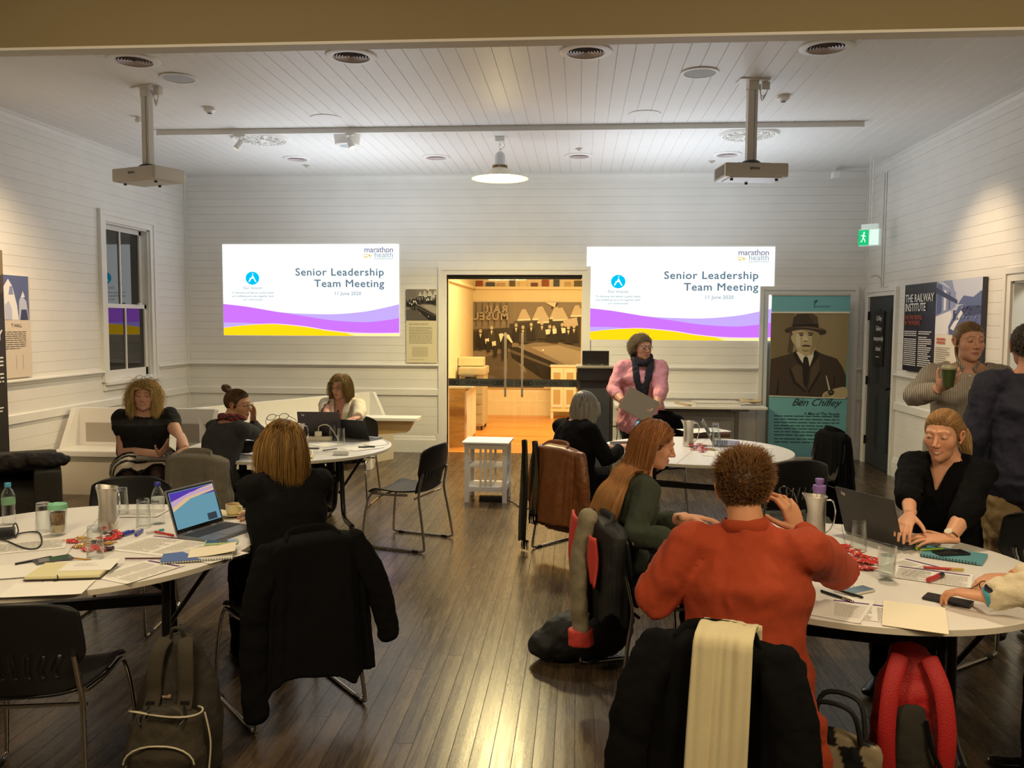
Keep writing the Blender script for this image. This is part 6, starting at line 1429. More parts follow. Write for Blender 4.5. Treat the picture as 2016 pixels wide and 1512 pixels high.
m = MB(); n = f.J['nb']; m.tube(smooth_path([n+Vector(p) for p in ((.0, .075, -.035), (.052, .04, .008), (.045, -.045, .02), (-.045, -.045, .02), (-.052, .04, .008))], 5, True), 0, 8, side=(0, 0, 1), ab=[(.018, .005)]*25, closed=True); m.build('collar', mat('pink_shirt', (0, 0, 0)), f.root, True)
f.hair(dict(style='short', len=.075, n=2600, vol=.020, r=.0012, col=(.13, .09, .05), col2=(.38, .29, .17), grav=.12, lift=.35, back=-.5, sweep=.5, cap=.010, jit=.10))
f.glasses(m=mat('thin_frame', (0, 0, 0)))
P6 = f
t = thing('folder', 'grey folder held in both hands by the presenter', 'folder', tuple(at_y(1258, 797, 8.20)))
T = Matrix.Rotation(math.radians(28), 4, 'Y') @ Matrix.Rotation(math.radians(-20), 4, 'X')
m = MB(); m.box((0, 0, 0), (.33, .012, .24), bev=.006, M=T); m.build('cover', mat('folder_grey', (.20, .17, .13), .5), t); m = MB(); m.box((0, .007, 0), (.31, .004, .225), M=T); m.build('pages', PAPER, t)
# 7 woman in green
f = Fig('person', 'woman with very long auburn hair in a dark green sweater, profile to the right', (.25, 4.32, 0), (.96, .28), SIT, dict(sho=(0, .05, .985), shL=(-.165, .05, .985), shR=(.165, .05, .985), nb=(0, .08, 1.055), head=(0, .15, 1.178), chest=(0, .03, .86)), skin=(.60, .30, .18), girth=1.0, k=dict(w=.97, brow=(.2, .09, .04), jaw=.95), yaw=-.22, pitch=.30, bust=.7, zs=1.01)
f.ik('R', at_z(1350, 1062, .80), (.5, -.6, -.8)); f.ik('L', at_z(1352, 1018, .82), (-.7, -.4, -.7))
f.hands = [('R', dict(d=(.25, 1, -.05), n=(.1, 0, 1), ts=-1, curl=(.2, .25, .3, .3), r=(.052, .045, .041, .027))), ('L', dict(d=(-.1, 1, -.1), n=(-.1, 0, 1), ts=1, curl=(.25, .3, .3, .3)))]
f.body(); f.eyes(look=(.0, -.003), lid=0)
f.top(mat('green_sweater', (.020, .028, .015), .92, bump=.3, bscale=200), sleeve=.78, inf=.018, ar=(.062, .06, .058, .046)); f.trousers(BLKT); f.shoe('L'); f.shoe('R')
S_ = [((0, .04, .97), .115), ((-.13, .04, .985), .07), ((.13, .04, .985), .07), ((0, .0, .86), .155), ((0, -.02, .74), .15)]
f.hair(dict(style='long', len=.60, n=8000, vol=.018, r=.0011, lmin=.78, seg=20, col=(.15, .045, .012), col2=(.40, .16, .04), tip=(.48, .25, .09), grav=.55, cap=.010, jit=.03, part=.0, coll=S_, behind=-.002, wind=(-.0, -.25, 0)))
# 8 orange sweater
f = Fig('person', 'person with short spiky hair in a rust orange sweater, back to the camera', (.60, 3.00, 0), (.25, .97), SIT, dict(nb=(-.01, .03, 1.085), head=(-.025, .07, 1.200), sho=(0, .02, 1.005)), skin=(.58, .28, .15), girth=1.32, k=dict(w=1.03), yaw=.05, pitch=.10, zs=1.03, hk=1.06)
f.J['shL'].x, f.J['shR'].x = -.185, .185
f.ik('L', at_z(1318, 1078, .80), (-1, -.45, -.25)); f.J['elL'] = f.W(at_z(1292, 1175, .82))
f.J['elR'] = f.W(at_y(1652, 1122, 3.30)); f.J['wrR'] = f.W(at_y(1572, 1046, 3.16))
hw = f.J['wrR']
f.hands = [('R', dict(d=(-.35, .1, .9), n=(.65, -.65, .3), ts=-1, curl=(.75, .8, .9, 1.0), thumb=.6, r=(.05, .045, .044, .030), k=1.05)), ('L', dict(d=(.4, 1, 0), n=(0, 0, 1), ts=1))]
f.body(neckr=.058)
f.top(mat('rust_knit', (.33, .040, .008), .9, bump=.25, bscale=240, noise=.06), sleeve=.96, inf=.026, hem=(.0, -.05, .50), flare=1.02, ar=(.074, .066, .060, .040), neck=-.06, disp=((.030, .16, 1), (.004, .05, 1)))
m = MB(); n = f.J['nb']; m.tube(smooth_path([n+Vector(p) for p in ((.0, .085, -.03), (.07, .045, -.012), (.066, -.05, .004), (0, -.075, .010), (-.066, -.05, .004), (-.07, .045, -.012))], 5, True), 0, 8, side=(0, 0, 1), ab=[(.024, .009)]*30, closed=True); m.build('collar', mat('rust_knit', (0, 0, 0)), f.root, True)
def pn(mb): mb.tube([f.J['pel']+Vector(p) for p in ((.17, -.12, .02), (.22, -.13, -.10), (.25, -.13, -.22), (.27, -.12, -.30))], 0, 16, side=(1, .4, 0), ab=[(.06, .02), (.065, .016), (.055, .013), (.025, .010)], cap='round')
f.cloth('sweater_hem', pn, mat('rust_knit', (0, 0, 0)), .008, 4, ((.03, .06, 1),))
f.trousers(BLKT); f.shoe('L'); f.shoe('R')
f.hair(dict(style='spiky', len=.062, n=10000, vol=.009, r=.00085, seg=7, lmin=.55, sides=.30, col=(.035, .014, .005), col2=(.10, .042, .014), tip=(.26, .13, .045), grav=.05, cap=.007, jit=.26, curl=.16))
P8 = f
g_ = thing('eyeglasses', 'dark eyeglasses held up beside the head of the person in orange', 'glasses', tuple(f.root.matrix_basis @ (f.J['wrR']+Vector((-.085, .05, .135)))))
m = MB()
for sd in (-1, 1): m.tube([(sd*.03+.022*math.cos(a*PI/8), 0, .018*math.sin(a*PI/8)) for a in range(16)], .002, 6, closed=True)
m.tube([(.052, 0, .005), (.055, -.05, .0), (.05, -.12, -.02)], .002, 6); m.tube([(-.052, 0, .005), (-.055, -.05, .0), (-.05, -.12, -.02)], .002, 6); m.build('frame', mat('frame_dark', (.03, .02, .015), .25), g_, True)
# 9 smiling woman
f = Fig('person', 'smiling woman with a blonde ponytail in a black V-neck blouse at the near right table', (yx(1868, 4.48), 4.48, 0), (-.66, -.75), SIT, dict(head=(.0, .06, 1.238), knL=(-.1, .40, .53)), skin=(.66, .34, .21), girth=.98, k=dict(smile=1, w=1.0, jaw=.95, cheek=.003, brow=(.24, .13, .07), lip=(.48, .12, .10)), yaw=.0, pitch=.14, bust=.95, zs=1.085, hk=1.07)
f.ik('L', at_z(1868, 1062, .805), (-.9, -.2, -.5)); f.ik('R', at_z(1790, 1035, .86), (.9, -.2, -.4))
f.hands = [('L', dict(d=(.75, .6, .03), n=(0, .35, 1), ts=1, curl=(.35, .3, .3, .35), thumb=.0, spread=.10, r=(.055, .047, .045, .029))), ('R', dict(d=(-.1, .9, -.35), n=(0, .2, 1), ts=-1, curl=(.5, .5, .5, .5)))]
f.body(); f.eyes(look=(.0, -.002), lid=.1)
vz = f.J['nb'].z
f.top(mat('black_blouse', (.004, .004, .0045), .9, bump=.2, bscale=90, spec=.1), 'blouse', sleeve=.68, inf=.022, ar=(.070, .066, .062, .050), cut=lambda v: (v[:, 1] > .0) & (np.abs(v[:, 0]) < np.clip((v[:, 2]-(vz-.20))*.36, 0, 1)), voxel=.006, snap=lambda v: np.c_[np.sign(v[:, 0])*np.maximum(.004, np.clip((v[:, 2]-(vz-.20))*.36, 0, 1)), v[:, 1:]], disp=((.028, .10, 1), (.005, .04, 1)))
f.trousers(BLKT); f.shoe('L'); f.shoe('R')
tail = lock_bundle([f.HM @ Vector(p) for p in ((0, -.10, .045), (-.01, -.135, .035), (-.035, -.145, -.02), (-.06, -.125, -.085), (-.075, -.10, -.13))], [.014, .030, .034, .012], 420, .0015, (.26, .13, .04), (.62, .40, .16), 5, .004)
f.hair(dict(style='tied', len=.26, n=3800, vol=.007, r=.0011, target=(0, -.105, .045), col=(.26, .13, .045), col2=(.50, .30, .12), jit=.04, cap=.003), extra=[tail])
m = MB(); w = f.J['wrL']; e_ = (f.J['elL']-w).normalized(); wp = w+e_*.02
Tm = Matrix.Translation(wp) @ e_.to_track_quat('Z', 'X').to_matrix().to_4x4(); m.tube([Tm @ Vector((.031*math.cos(a*PI/8), .031*math.sin(a*PI/8), 0)) for a in range(16)], .005, 8, closed=True); wt = m.build('watch_strap', mat('watch_strap', (.10, .06, .03), .5), f.root, True)
m = MB(); m.lathe([(0, .028), (.017, .028), (.019, .032), (.017, .037), (0, .038)], 24, M=Matrix.Translation(wp) @ Vector((.15, .5, .85)).to_track_quat('Z', 'X').to_matrix().to_4x4()); m.build('watch_face', mat('watch_face', (.75, .68, .5), .2), f.root, True)
# 10 standing woman with cup
f = Fig('person', 'standing woman in a grey striped shirt holding a green takeaway cup by the right wall', (yx(1901, 5.6), 5.6, 0), (-.30, -.95), STAND, dict(), skin=(.66, .36, .26), girth=1.30, k=dict(w=1.05), yaw=.36, pitch=.03, bust=.9, zs=1.092, hk=1.04)
f.J['shR'].x = .185; f.J['shL'].x = -.185
f.ik('R', at_y(1848, 765, 5.28), (.9, -.5, -.7)); f.hands = [('R', dict(d=(-.55, .45, .55), n=(.1, .9, -.2), ts=-1, curl=(.75, .75, .8, .85), thumb=.3, k=1.0)), ('L', dict(d=(0, 0, -1), n=(-1, 0, 0), ts=1))]
f.body(); f.eyes(lid=.2)
STR = stripes('striped_shirt', (.50, .45, .38), (.17, .14, .12), 0, 105, .60, .85)
f.top(STR, 'shirt', sleeve=.88, inf=.022, hem=(0, 0, .84), flare=1.0, ar=(.066, .060, .055, .044), disp=((.024, .10, 1), (.005, .04, 1)))
m = MB(); n = f.J['nb']
for sd in (-1, 1): m.tube([n+Vector((sd*.0, -.068, .015)), n+Vector((sd*.058, -.03, .012)), n+Vector((sd*.062, .03, -.012)), n+Vector((sd*.03, .085, -.05)), n+Vector((sd*.055, .095, -.085))], 0, 8, side=(0, 0, 1), ab=[(.02, .004), (.02, .004), (.02, .004), (.022, .004), (.008, .004)])
m.build('collar', STR, f.root, True); m = MB()
for q in range(6): m.lathe([(0, 0), (.006, 0), (.006, .003), (0, .003)], 10, M=Matrix.Translation(f.J['chest']+Vector((0, .165-.008*abs(q-2), .14-.075*q))) @ Matrix.Rotation(-PI/2, 4, 'X'))
m.build('button', mat('shirt_button', (.7, .68, .6), .3), f.root); f.trousers(BLKT); f.shoe('L'); f.shoe('R')
f.hair(dict(style='tied', len=.24, n=3000, vol=.006, r=.0011, target=(0, -.10, .02), col=(.20, .12, .06), col2=(.42, .28, .14), jit=.04, cap=.004), extra=[lock_bundle([f.HM @ Vector(p) for p in ((0, -.10, .02), (.0, -.13, .0), (0, -.125, -.08), (0, -.10, -.14))], [.012, .022, .02, .008], 200, .0014, (.2, .12, .06), (.45, .3, .15), 6)])
cp = f.root.matrix_basis @ (f.J['wrR']+Vector((-.045, .07, .075)))
t = thing('takeaway_cup', 'green reusable takeaway cup with a pale lid in the standing woman\'s hand', 'cup', tuple(cp))
m = MB(); m.lathe([(0, -.06), (.029, -.06), (.040, .045), (0, .045)], 32); m.build('cup_body', mat('cup_green', rgb('#3c4a22'), .45), t, True); m = MB(); m.lathe([(0, .045), (.043, .045), (.044, .056), (.039, .060), (.037, .070), (0, .070)], 32); m.build('lid', mat('cup_lid', rgb('#a8a184'), .4), t, True)
# 11 man at the right edge
f = Fig('person', 'standing man in a navy jacket and khaki trousers seen from behind at the right edge', (yx(2022, 4.95), 4.95, 0), (.12, .99), STAND, dict(wrL=(-.26, .03, .82)), skin=(.55, .27, .18), girth=1.25, k=dict(w=1.02), yaw=-.1, zs=1.085, hk=1.05)
f.J['shL'].x, f.J['shR'].x = -.20, .20; f.J['elL'] = Vector((-.28, -.03, 1.16)); f.J['elR'] = Vector((.28, -.03, 1.16)); f.J['wrL'] = Vector((-.27, .03, .93)); f.J['wrR'] = Vector((.27, .03, .93))
f.hands = [('L', dict(d=(.1, .1, -1), n=(-.9, -.3, 0), ts=-1, curl=(.3, .35, .4, .4))), ('R', dict(d=(-.1, .1, -1), n=(.9, -.3, 0), ts=1, curl=(.3, .35, .4, .4)))]
f.body(); f.top(mat('navy_jacket', (.010, .011, .030), .8, bump=.2, bscale=60), 'jacket', inf=.030, hem=(0, 0, .93), flare=1.04, ar=(.074, .064, .056, .046), disp=((.026, .11, 1), (.005, .04, 1)))
f.trousers(mat('khaki_cloth', (.30, .21, .10), .85, bump=.2, bscale=120), inf=.020, disp=((.030, .10, 1), (.01, .04, 1))); f.shoe('L'); f.shoe('R')
f.hair(dict(style='short', len=.03, n=2200, vol=.006, r=.0011, seg=5, col=(.06, .045, .035), col2=(.25, .22, .19), grav=.2, lift=.2, cap=.003))
# 12 arms from the right edge
f = Fig('person', 'person in a cream top at the right edge, hands on the near right table', (2.16, 3.12, 0), (-.86, .50), SIT, dict(sho=(0, .08, 1.0), shL=(-.165, .10, .99), shR=(.165, .10, .99), head=(0, .16, 1.16), nb=(0, .10, 1.06)), skin=(.60, .30, .17), girth=1.15, k={}, pitch=.3, bust=.8)
f.ik('L', at_z(1925, 1178, .80), (-.8, -.3, -.5), .29, .27); f.ik('R', at_z(1992, 1138, .80), (.8, -.3, -.5), .29, .27)
f.hands = [('L', dict(d=(.25, .9, .0), n=(0, .1, 1), ts=1, curl=(.7, .7, .75, .8), thumb=.5, r=(.05, .046, .044, .031))), ('R', dict(d=(-.45, .85, 0), n=(0, .1, 1), ts=-1, curl=(.8, .8, .85, .9), thumb=.5, r=(.05, .046, .044, .031)))]
f.body(); f.top(mat('cream_top', (.66, .58, .40), .8, bump=.3, bscale=120), sleeve=.90, inf=.02, ar=(.066, .062, .060, .046), disp=((.03, .07, 1), (.012, .03, 1))); f.trousers(BLKT); f.shoe('L'); f.shoe('R')
f.hair(dict(style='bob', len=.2, n=1600, vol=.02, r=.0014, col=(.2, .1, .04), col2=(.4, .2, .08), grav=.4))
chair(f.root.location.x, f.root.location.y, (-.86, .50), 'black chair beneath the person in the cream top'); w = f.J['wrL']; e_ = (f.J['elL']-w).normalized(); wp = w+e_*.015; Tm = Matrix.Translation(wp) @ e_.to_track_quat('Z', 'X').to_matrix().to_4x4()
m = MB(); m.tube([Tm @ Vector((.034*math.cos(a*PI/8), .034*math.sin(a*PI/8), 0)) for a in range(16)], 0, 8, side=e_, ab=[(.013, .004)]*16, closed=True); m.build('watch_strap', mat('watch_teal', rgb('#3f8ea2'), .5), f.root, True)
m = MB(); m.lathe([(0, .030), (.021, .030), (.022, .034), (.021, .042), (.018, .0425), (0, .0425)], 28, M=Matrix.Translation(wp) @ Vector((-.3, -.2, .9)).to_track_quat('Z', 'X').to_matrix().to_4x4()); m.build('watch_face', mat('watch_black', (.01, .012, .02), .15), f.root, True)
# ================================================================ GARMENTS OVER CHAIRS, BAGS
def garment(name, label, cat, x, y, fwd, m, zt=.87, zb=.25, a=(.24, .30), b=(.055, .09), yo=-.275, folds=9, amp=.02, seed=1, sleeves=(), hem=None, group=None, collar=True, lean=0.0, sl_mat=None, cuff=None):
    """a coat hung over a chair back: hollow draped shell with folds, sleeves as parts"""
    rz = math.atan2(-fwd[0], fwd[1]); t = thing(name, label, cat, (x, y, 0), rz, group); rn = random.Random(seed)
    ph = [rn.uniform(0, 6.28) for _ in range(4)]
    def fn(u, v):
        th = 2*PI*u; c, s_ = math.cos(th), math.sin(th)
        A = a[0]+(a[1]-a[0])*v; B = b[0]+(b[1]-b[0])*v
        w = min(1, v/.045) if v < .045 else 1; B *= math.sin(w*PI/2) if w < 1 else 1; A -= .03*(1-w)
        k = amp*min(1, v*2.2)*(math.sin(folds*th+ph[0]+v*1.2)+.6*math.sin((folds*1.7)*th+ph[1])+.35*math.sin(23*th+ph[2]+v*3))
        px = A*abs(c)**.55*(1 if c > 0 else -1); py = B*abs(s_)**.7*(1 if s_ > 0 else -1)
        n = Vector((c/A, s_/max(B, .02))); n.normalize(); z0 = zb+(hem(u) if hem else .04*math.sin(3*th+ph[3]))
        zz = zt-.03*min(1, abs(px)/.22)**3*(1-v)-(zt-z0)*v
        return (px+n.x*k*.5, yo+lean*v+py+n.y*k, zz)
    mb = MB(); mb.grid(fn, 110, 46, wrap=True); o = mb.build('coat_body', m, t, True, auto=False, thick=.007)
    tx = bpy.data.textures.new('g', 'CLOUDS'); tx.noise_scale = .09; md = o.modifiers.new('d', 'DISPLACE'); md.texture = tx; md.strength = .012; md.texture_coords = 'LOCAL'
    for pts, r0, r1 in sleeves:
        mb = MB(); P = smooth_path(pts, 4); n = len(P); mb.tube(P, 0, 18, side=(1, 0, 0), ab=[(r0+(r1-r0)*i/(n-1), (r0+(r1-r0)*i/(n-1))*.62) for i in range(n)], cap='round')
        me = bake(mb, .009, 3, ((.022, .07, 1),)); v, f = mesh_arrays(me); bpy.data.meshes.remove(me); from_arrays('sleeve', [(v, f, 0)], sl_mat or m, t)
        if cuff:
            mb = MB(); mb.tube([P[-2], P[-1]+(P[-1]-P[-3]).normalized()*.05], r1*1.02, 16, side=(1, 0, 0)); me = bake(mb, .008, 2, ((.01, .04, 1),)); v, f = mesh_arrays(me); from_arrays('cuff', [(v, f, 0)], cuff, t)
    if collar:
        mb = MB(); mb.tube(smooth_path([(-.12, yo-.02, zt-.03), (-.09, yo+.02, zt-.004), (0, yo+.03, zt+.004), (.09, yo+.02, zt-.004), (.12, yo-.02, zt-.03)], 4), 0, 12, side=(0, 0, 1), ab=[(.030, .012)]*17, cap='round'); mb.build('collar', m, t, True)
    return t
COAT = mat('black_wool', (.0045, .0045, .005), .95, bump=.3, bscale=200, spec=.10)
def hm(th): return lambda u: th(2*PI*u)
garment('coat', 'long black wool coat draped over the chair behind the bob-haired woman', 'coat', -1.36, 3.86, (-.66, .75), COAT, .86, .22, (.24, .29), (.06, .10), seed=3, folds=5, amp=.016,
        hem=lambda u: -.14*math.exp(-((u-.56)/.07)**2)+.04*math.exp(-((u-.72)/.06)**2)-.04*math.exp(-((u-.80)/.03)**2)-.02*math.sin(9*u),
        sleeves=(([(-.19, -.29, .80), (-.26, -.32, .64), (-.285, -.32, .42), (-.28, -.33, .12)], .066, .058), ([(.19, -.29, .80), (.27, -.32, .66), (.33, -.33, .48), (.36, -.34, .34)], .066, .056)))
garment('jacket', 'grey jacket hung over the chair at the far left table', 'jacket', -2.62, 6.02, (.15, .99), mat('grey_jacket', (.14, .125, .095), .9, bump=.3, bscale=120), .87, .38, (.235, .27), (.06, .08), seed=5, folds=4, amp=.012, collar=True)
garment('leather_jacket', 'tan leather jacket hung over the chair of the grey haired person', 'jacket', .03, 6.69, (.66, .75), mat('tan_leather', (.22, .075, .018), .38, noise=.15, nscale=20, bump=.3, bscale=60, spec=.6), .865, .22, (.245, .26), (.06, .09), seed=8, folds=5, amp=.020,
        hem=lambda u: .22*math.exp(-((u-.56)/.08)**2)-.05*math.sin(6*u), sleeves=(([(.24, -.29, .80), (.29, -.31, .62), (.30, -.30, .45), (.27, -.30, .30)], .062, .05),), collar=True)
t = thing('fringed_scarf', 'black and olive fringed scarf hanging to the floor beside the tan leather jacket', 'scarf', (.03, 6.69, 0), math.atan2(-.66, .75))
mb = MB()
for k in range(2):
    mb.grid(lambda u, v, k=k: (-.27+.10*k-.02*v+.07*(u-.5), -.36+.012*math.sin(u*12+v*5)+.015*k, .885-(.80-.22*k)*v-.02*abs(u-.5)), 12, 24)
mb.build('cloth', stripes('scarf_stripes', (.010, .010, .010), (.075, .068, .040), 0, 14, .55, .9), t, True, auto=False, thick=.008)
mb = MB(); rn = random.Random(2)
for k in range(26):
    x = -.30+.165*k/25; z0 = .09 if k < 12 else .31; mb.tube([(x, -.355, z0), (x+rn.uniform(-.008, .008), -.36, z0-.04), (x+rn.uniform(-.012, .012), -.355, max(.012, z0-.08))], .003, 5)
mb.build('fringe', COAT, t, True)
RED = mat('coral_fabric', (.60, .06, .045), .7, bump=.2, bscale=60); KHA = mat('khaki_lining', (.22, .19, .12), .8, bump=.2, bscale=60)
garment('rain_jacket', 'red and khaki jacket hanging from the chair of the auburn haired woman', 'jacket', .38, 4.24, (.93, .36), mat('jacket_lining', (.010, .010, .010), .7), .85, .40, (.235, .24), (.055, .06), seed=11, folds=4, amp=.012,
        sleeves=(([(-.02, -.34, .85), (-.03, -.375, .66), (-.01, -.385, .46), (.0, -.38, .27)], .068, .062),), sl_mat=KHA, cuff=RED)
jk = bpy.data.objects[[o.name for o in bpy.data.objects if o.name.startswith('rain_jacket')][0]]
mb = MB(); mb.grid(lambda u, v: (-.19+.16*u, -.352-.02*math.sin(u*3+v*4), .85-.50*v-.03*u), 10, 22); mb.build('front_panel', RED, jk, True, auto=False, thick=.012); mb = MB(); mb.grid(lambda u, v: (.06+.07*u, -.36-.01*math.sin(u*3+v*4), .78-.24*v), 8, 14); mb.build('lining_edge', RED, jk, True, auto=False, thick=.012)
garment('coat', 'black coat spread over the chair in the foreground under the cream scarf', 'coat', .52, 2.86, (.30, .95), COAT, .85, .04, (.25, .30), (.06, .12), seed=14, folds=6, amp=.020,
        sleeves=(([(-.17, -.30, .80), (-.235, -.37, .64), (-.26, -.40, .38), (-.25, -.41, .15)], .070, .060), ([(.17, -.30, .80), (.235, -.36, .64), (.26, -.40, .38), (.26, -.41, .15)], .070, .062)))
t = thing('cream_scarf', 'cream scarf folded lengthwise over the black coat in the foreground', 'scarf', (.52, 2.86, 0), math.atan2(-.30, .95))
def scf(u, v):
    L_ = v*1.02; a_ = .06+.0*v
    if L_ < .16: y, z = -.195-.02-(L_/.16)*.145, .880-.0*(L_)-.012*math.cos(L_/.16*PI)**2
    else: y, z = -.368-.055*min(1, (L_-.16)/.5), .866-(L_-.16)
    xx = (u-.5); return (.03+xx*(.165+.012*math.sin(v*3))-.02*v, y-.012*math.exp(-((u-.52)/.05)**2)*-1-.006*math.sin(u*9+v*4)+.006*math.sin(u*21), z)
mb = MB(); mb.grid(scf, 26, 60); mb.build('scarf_front', mat('cream_wool', (.62, .55, .34), .92, bump=.12, bscale=240, noise=.05), t, True, auto=False, thick=.012)
mb = MB(); mb.grid(lambda u, v: (.03+(u-.5)*.18, -.20+.01*math.sin(u*9)+.02*v, .862-.34*v), 14, 20); mb.build('scarf_back', mat('cream_wool', (0, 0, 0)), t, True, auto=False, thick=.010)
garment('coat', 'black coat over the chair in front of the portrait banner', 'coat', 1.95, 7.50, (-.97, -.25), COAT, .88, .10, (.235, .30), (.06, .10), seed=21, folds=5, amp=.018, sleeves=(([(.235, -.30, .80), (.30, -.33, .55), (.34, -.34, .25)], .062, .055),))
chair(.80, 8.28, (-.1, -1), 'black chair under a dark coat on the far side of the far right table')
garment('coat', 'black coat lumped over the chair in front of the presenter', 'coat', .80, 8.28, (-.1, -1), COAT, .90, .45, (.22, .24), (.07, .08), seed=24, folds=6, amp=.02, yo=-.25)
# jacket dumped on the armchair
mb = MB()
for k, (px_, py_, pz_, rx, ry, rz_) in enumerate(((-.2, -.05, .60, .30, .16, .06), (.15, .0, .63, .26, .14, .07), (.38, -.05, .66, .16, .14, .06), (-.4, .1, .62, .2, .2, .07), (.0, .12, .60, .4, .2, .05))): mb.ell((px_, py_, pz_), (rx, ry, rz_), 20, 12)
me = bake(mb, .014, 3, ((.06, .10, 1), (.025, .04, 1))); v, fc = mesh_arrays(me); o = from_arrays('jacket', [(v, fc, 0)], mat('dark_nylon', (.022, .018, .014), .6, bump=.3, bscale=30), None); o.location = (-4.66, 6.6, 0); tag(o, 'dark crumpled jacket lying across the armchair at the left edge', 'jacket')

def lump(mb, c, r, M=None): mb.ell(c, r, 22, 14, M=M)
# black bag on the floor by the auburn woman
t = thing('tote_bag', 'black soft bag on the floor beneath the red and khaki jacket', 'bag', (.06, 4.50, 0), .3)
mb = MB(); lump(mb, (0, 0, .13), (.26, .15, .13)); lump(mb, (.12, .02, .20), (.15, .12, .13)); lump(mb, (-.16, 0, .09), (.16, .12, .09)); me = bake(mb, .010, 6, ((.05, .11, 1),)); v, fc = mesh_arrays(me); v[:, 2] = np.maximum(v[:, 2], .002); from_arrays('bag_body', [(v, fc, 0)], mat('bag_black', (.006, .006, .007), .7, bump=.08, bscale=60), t)
mb = MB(); mb.tube(smooth_path([(-.05, -.10, .22), (.02, -.14, .30), (.12, -.12, .33), (.2, -.06, .26)], 5), .009, 8); mb.build('handle', COAT, t, True)
# backpack under the near left table
BPK = mat('backpack_olive', (.040, .032, .018), .85, bump=.5, bscale=220); BPD = mat('backpack_dark', (.022, .018, .011), .85, bump=.4, bscale=220); PIP = mat('backpack_piping', (.50, .46, .34), .6)
bx, by = at_z(345, 1500, .05).x, 3.12
t = thing('backpack', 'dark olive backpack with pale piping on the floor beneath the near left table', 'backpack', (bx, by, 0), .10); t.scale = (.86, .86, .86)
mb = MB(); mb.tube([(0, .10, .03), (0, .10, .22), (0, .13, .40), (0, .15, .56)], 0, 22, side=(1, 0, 0), ab=[(.20, .11), (.21, .12), (.18, .11), (.10, .07)], cap='round'); me = bake(mb, .010, 4, ((.03, .09, 1),)); v, fc = mesh_arrays(me); v[:, 2] = np.maximum(v[:, 2], .003); from_arrays('pack_body', [(v, fc, 0)], BPD, t)
mb = MB(); mb.tube([(0, -.04, .04), (.0, -.05, .16), (0, -.03, .27)], 0, 22, side=(1, 0, 0), ab=[(.17, .10), (.18, .10), (.16, .09)], cap='round'); me = bake(mb, .008, 3, ((.025, .08, 1),)); v, fc = mesh_arrays(me); v[:, 2] = np.maximum(v[:, 2], .003); from_arrays('front_pocket', [(v, fc, 0)], BPK, t)
for sx in (-1, 1):
    mb = MB(); mb.tube(smooth_path([(sx*.045, .09, .62), (sx*.062, .045, .58), (sx*.072, .015, .48), (sx*.072, .01, .40), (sx*.075, -.03, .34)], 5), 0, 10, side=(1, 0, 0), ab=[(.034, .010)]*21, cap='round'); mb.build('shoulder_strap', BPK, t, True)
    mb = MB(); mb.tube(smooth_path([(sx*.075, -.02, .36), (sx*.10, -.09, .33), (sx*.085, -.12, .31)], 4), .006, 6); mb.box((sx*.078, -.02, .36), (.04, .012, .03), bev=.004); mb.build('buckle', BLACK, t, True)
mb = MB(); mb.tube(smooth_path([(-.06, -.10, .345), (-.03, -.13, .385), (.04, -.13, .385), (.08, -.10, .35)], 5), 0, 8, side=(0, 1, .3), ab=[(.016, .006)]*16, cap='round'); mb.build('grab_handle', BPD, t, True); mb = MB(); mb.tube(smooth_path([(-.03, .12, .60), (-.02, .11, .66), (.02, .11, .66), (.03, .12, .60)], 5), .009, 8); mb.build('grab_handle', BPD, t, True)
mb = MB(); ring = [(.16*math.cos(a), -.035+.105*math.sin(a), .335+.012*math.sin(2*a)-.03*math.sin(a)) for a in [k*PI/16 for k in range(32)]]; mb.tube(ring, .0045, 6, closed=True)
ring = [(.155*math.cos(a), -.148+.012*abs(math.cos(a)), .14+.09*math.sin(a)) for a in [k*PI/12 for k in range(13)]]; mb.tube(ring, .004, 6); mb.tube(smooth_path([(.17, -.03, .33), (.20, -.05, .2), (.19, -.06, .05)], 5), .004, 6); mb.build('piping', PIP, t, True)
mb = MB(); text_mesh(mb, 'wolf', .022, Matrix.Translation((-.03, -.004, .385)) @ R90, 0, 'LEFT', .0008); mb.build('lettering', mat('pack_logo', (.5, .35, .25), .6), t)
# red backpack and patterned bag beneath the near right table
t = thing('backpack', 'bright red backpack with black straps beneath the near right table', 'backpack', (1.22, 3.10, 0), -.15)
mb = MB(); mb.tube([(0, .06, .05), (0, .06, .28), (0, .07, .46), (0, .08, .58)], 0, 22, side=(1, 0, 0), ab=[(.12, .10), (.135, .10), (.12, .09), (.07, .05)], cap='round'); me = bake(mb, .010, 4, ((.03, .09, 1),)); v, fc = mesh_arrays(me); v[:, 2] = np.maximum(v[:, 2], .003); from_arrays('pack_body', [(v, fc, 0)], mat('pack_red', (.42, .012, .012), .55, bump=.4, bscale=200), t)
mb = MB(); mb.tube([(.0, -.05, .02), (0, -.05, .26), (-.01, -.035, .42)], 0, 18, side=(1, 0, 0), ab=[(.07, .035), (.075, .03), (.05, .02)], cap='round'); me = bake(mb, .008, 3, ((.02, .08, 1),)); v, fc = mesh_arrays(me); v[:, 2] = np.maximum(v[:, 2], .003); from_arrays('back_pad', [(v, fc, 0)], mat('pack_mesh', (.03, .028, .02), .9, bump=.6, bscale=300), t)
for sx in (-1, 1): mb = MB(); mb.tube(smooth_path([(sx*.05, .0, .60), (sx*.085, -.05, .50), (sx*.10, -.075, .34), (sx*.09, -.07, .16)], 5), 0, 10, side=(1, 0, 0), ab=[(.030, .010)]*16, cap='round'); mb.build('shoulder_strap', mat('pack_red', (0, 0, 0)), t, True)
mb = MB(); mb.tube(smooth_path([(.03, -.07, .40), (.05, -.09, .30), (.09, -.10, .22)], 5), .008, 8); mb.build('webbing', COAT, t, True)
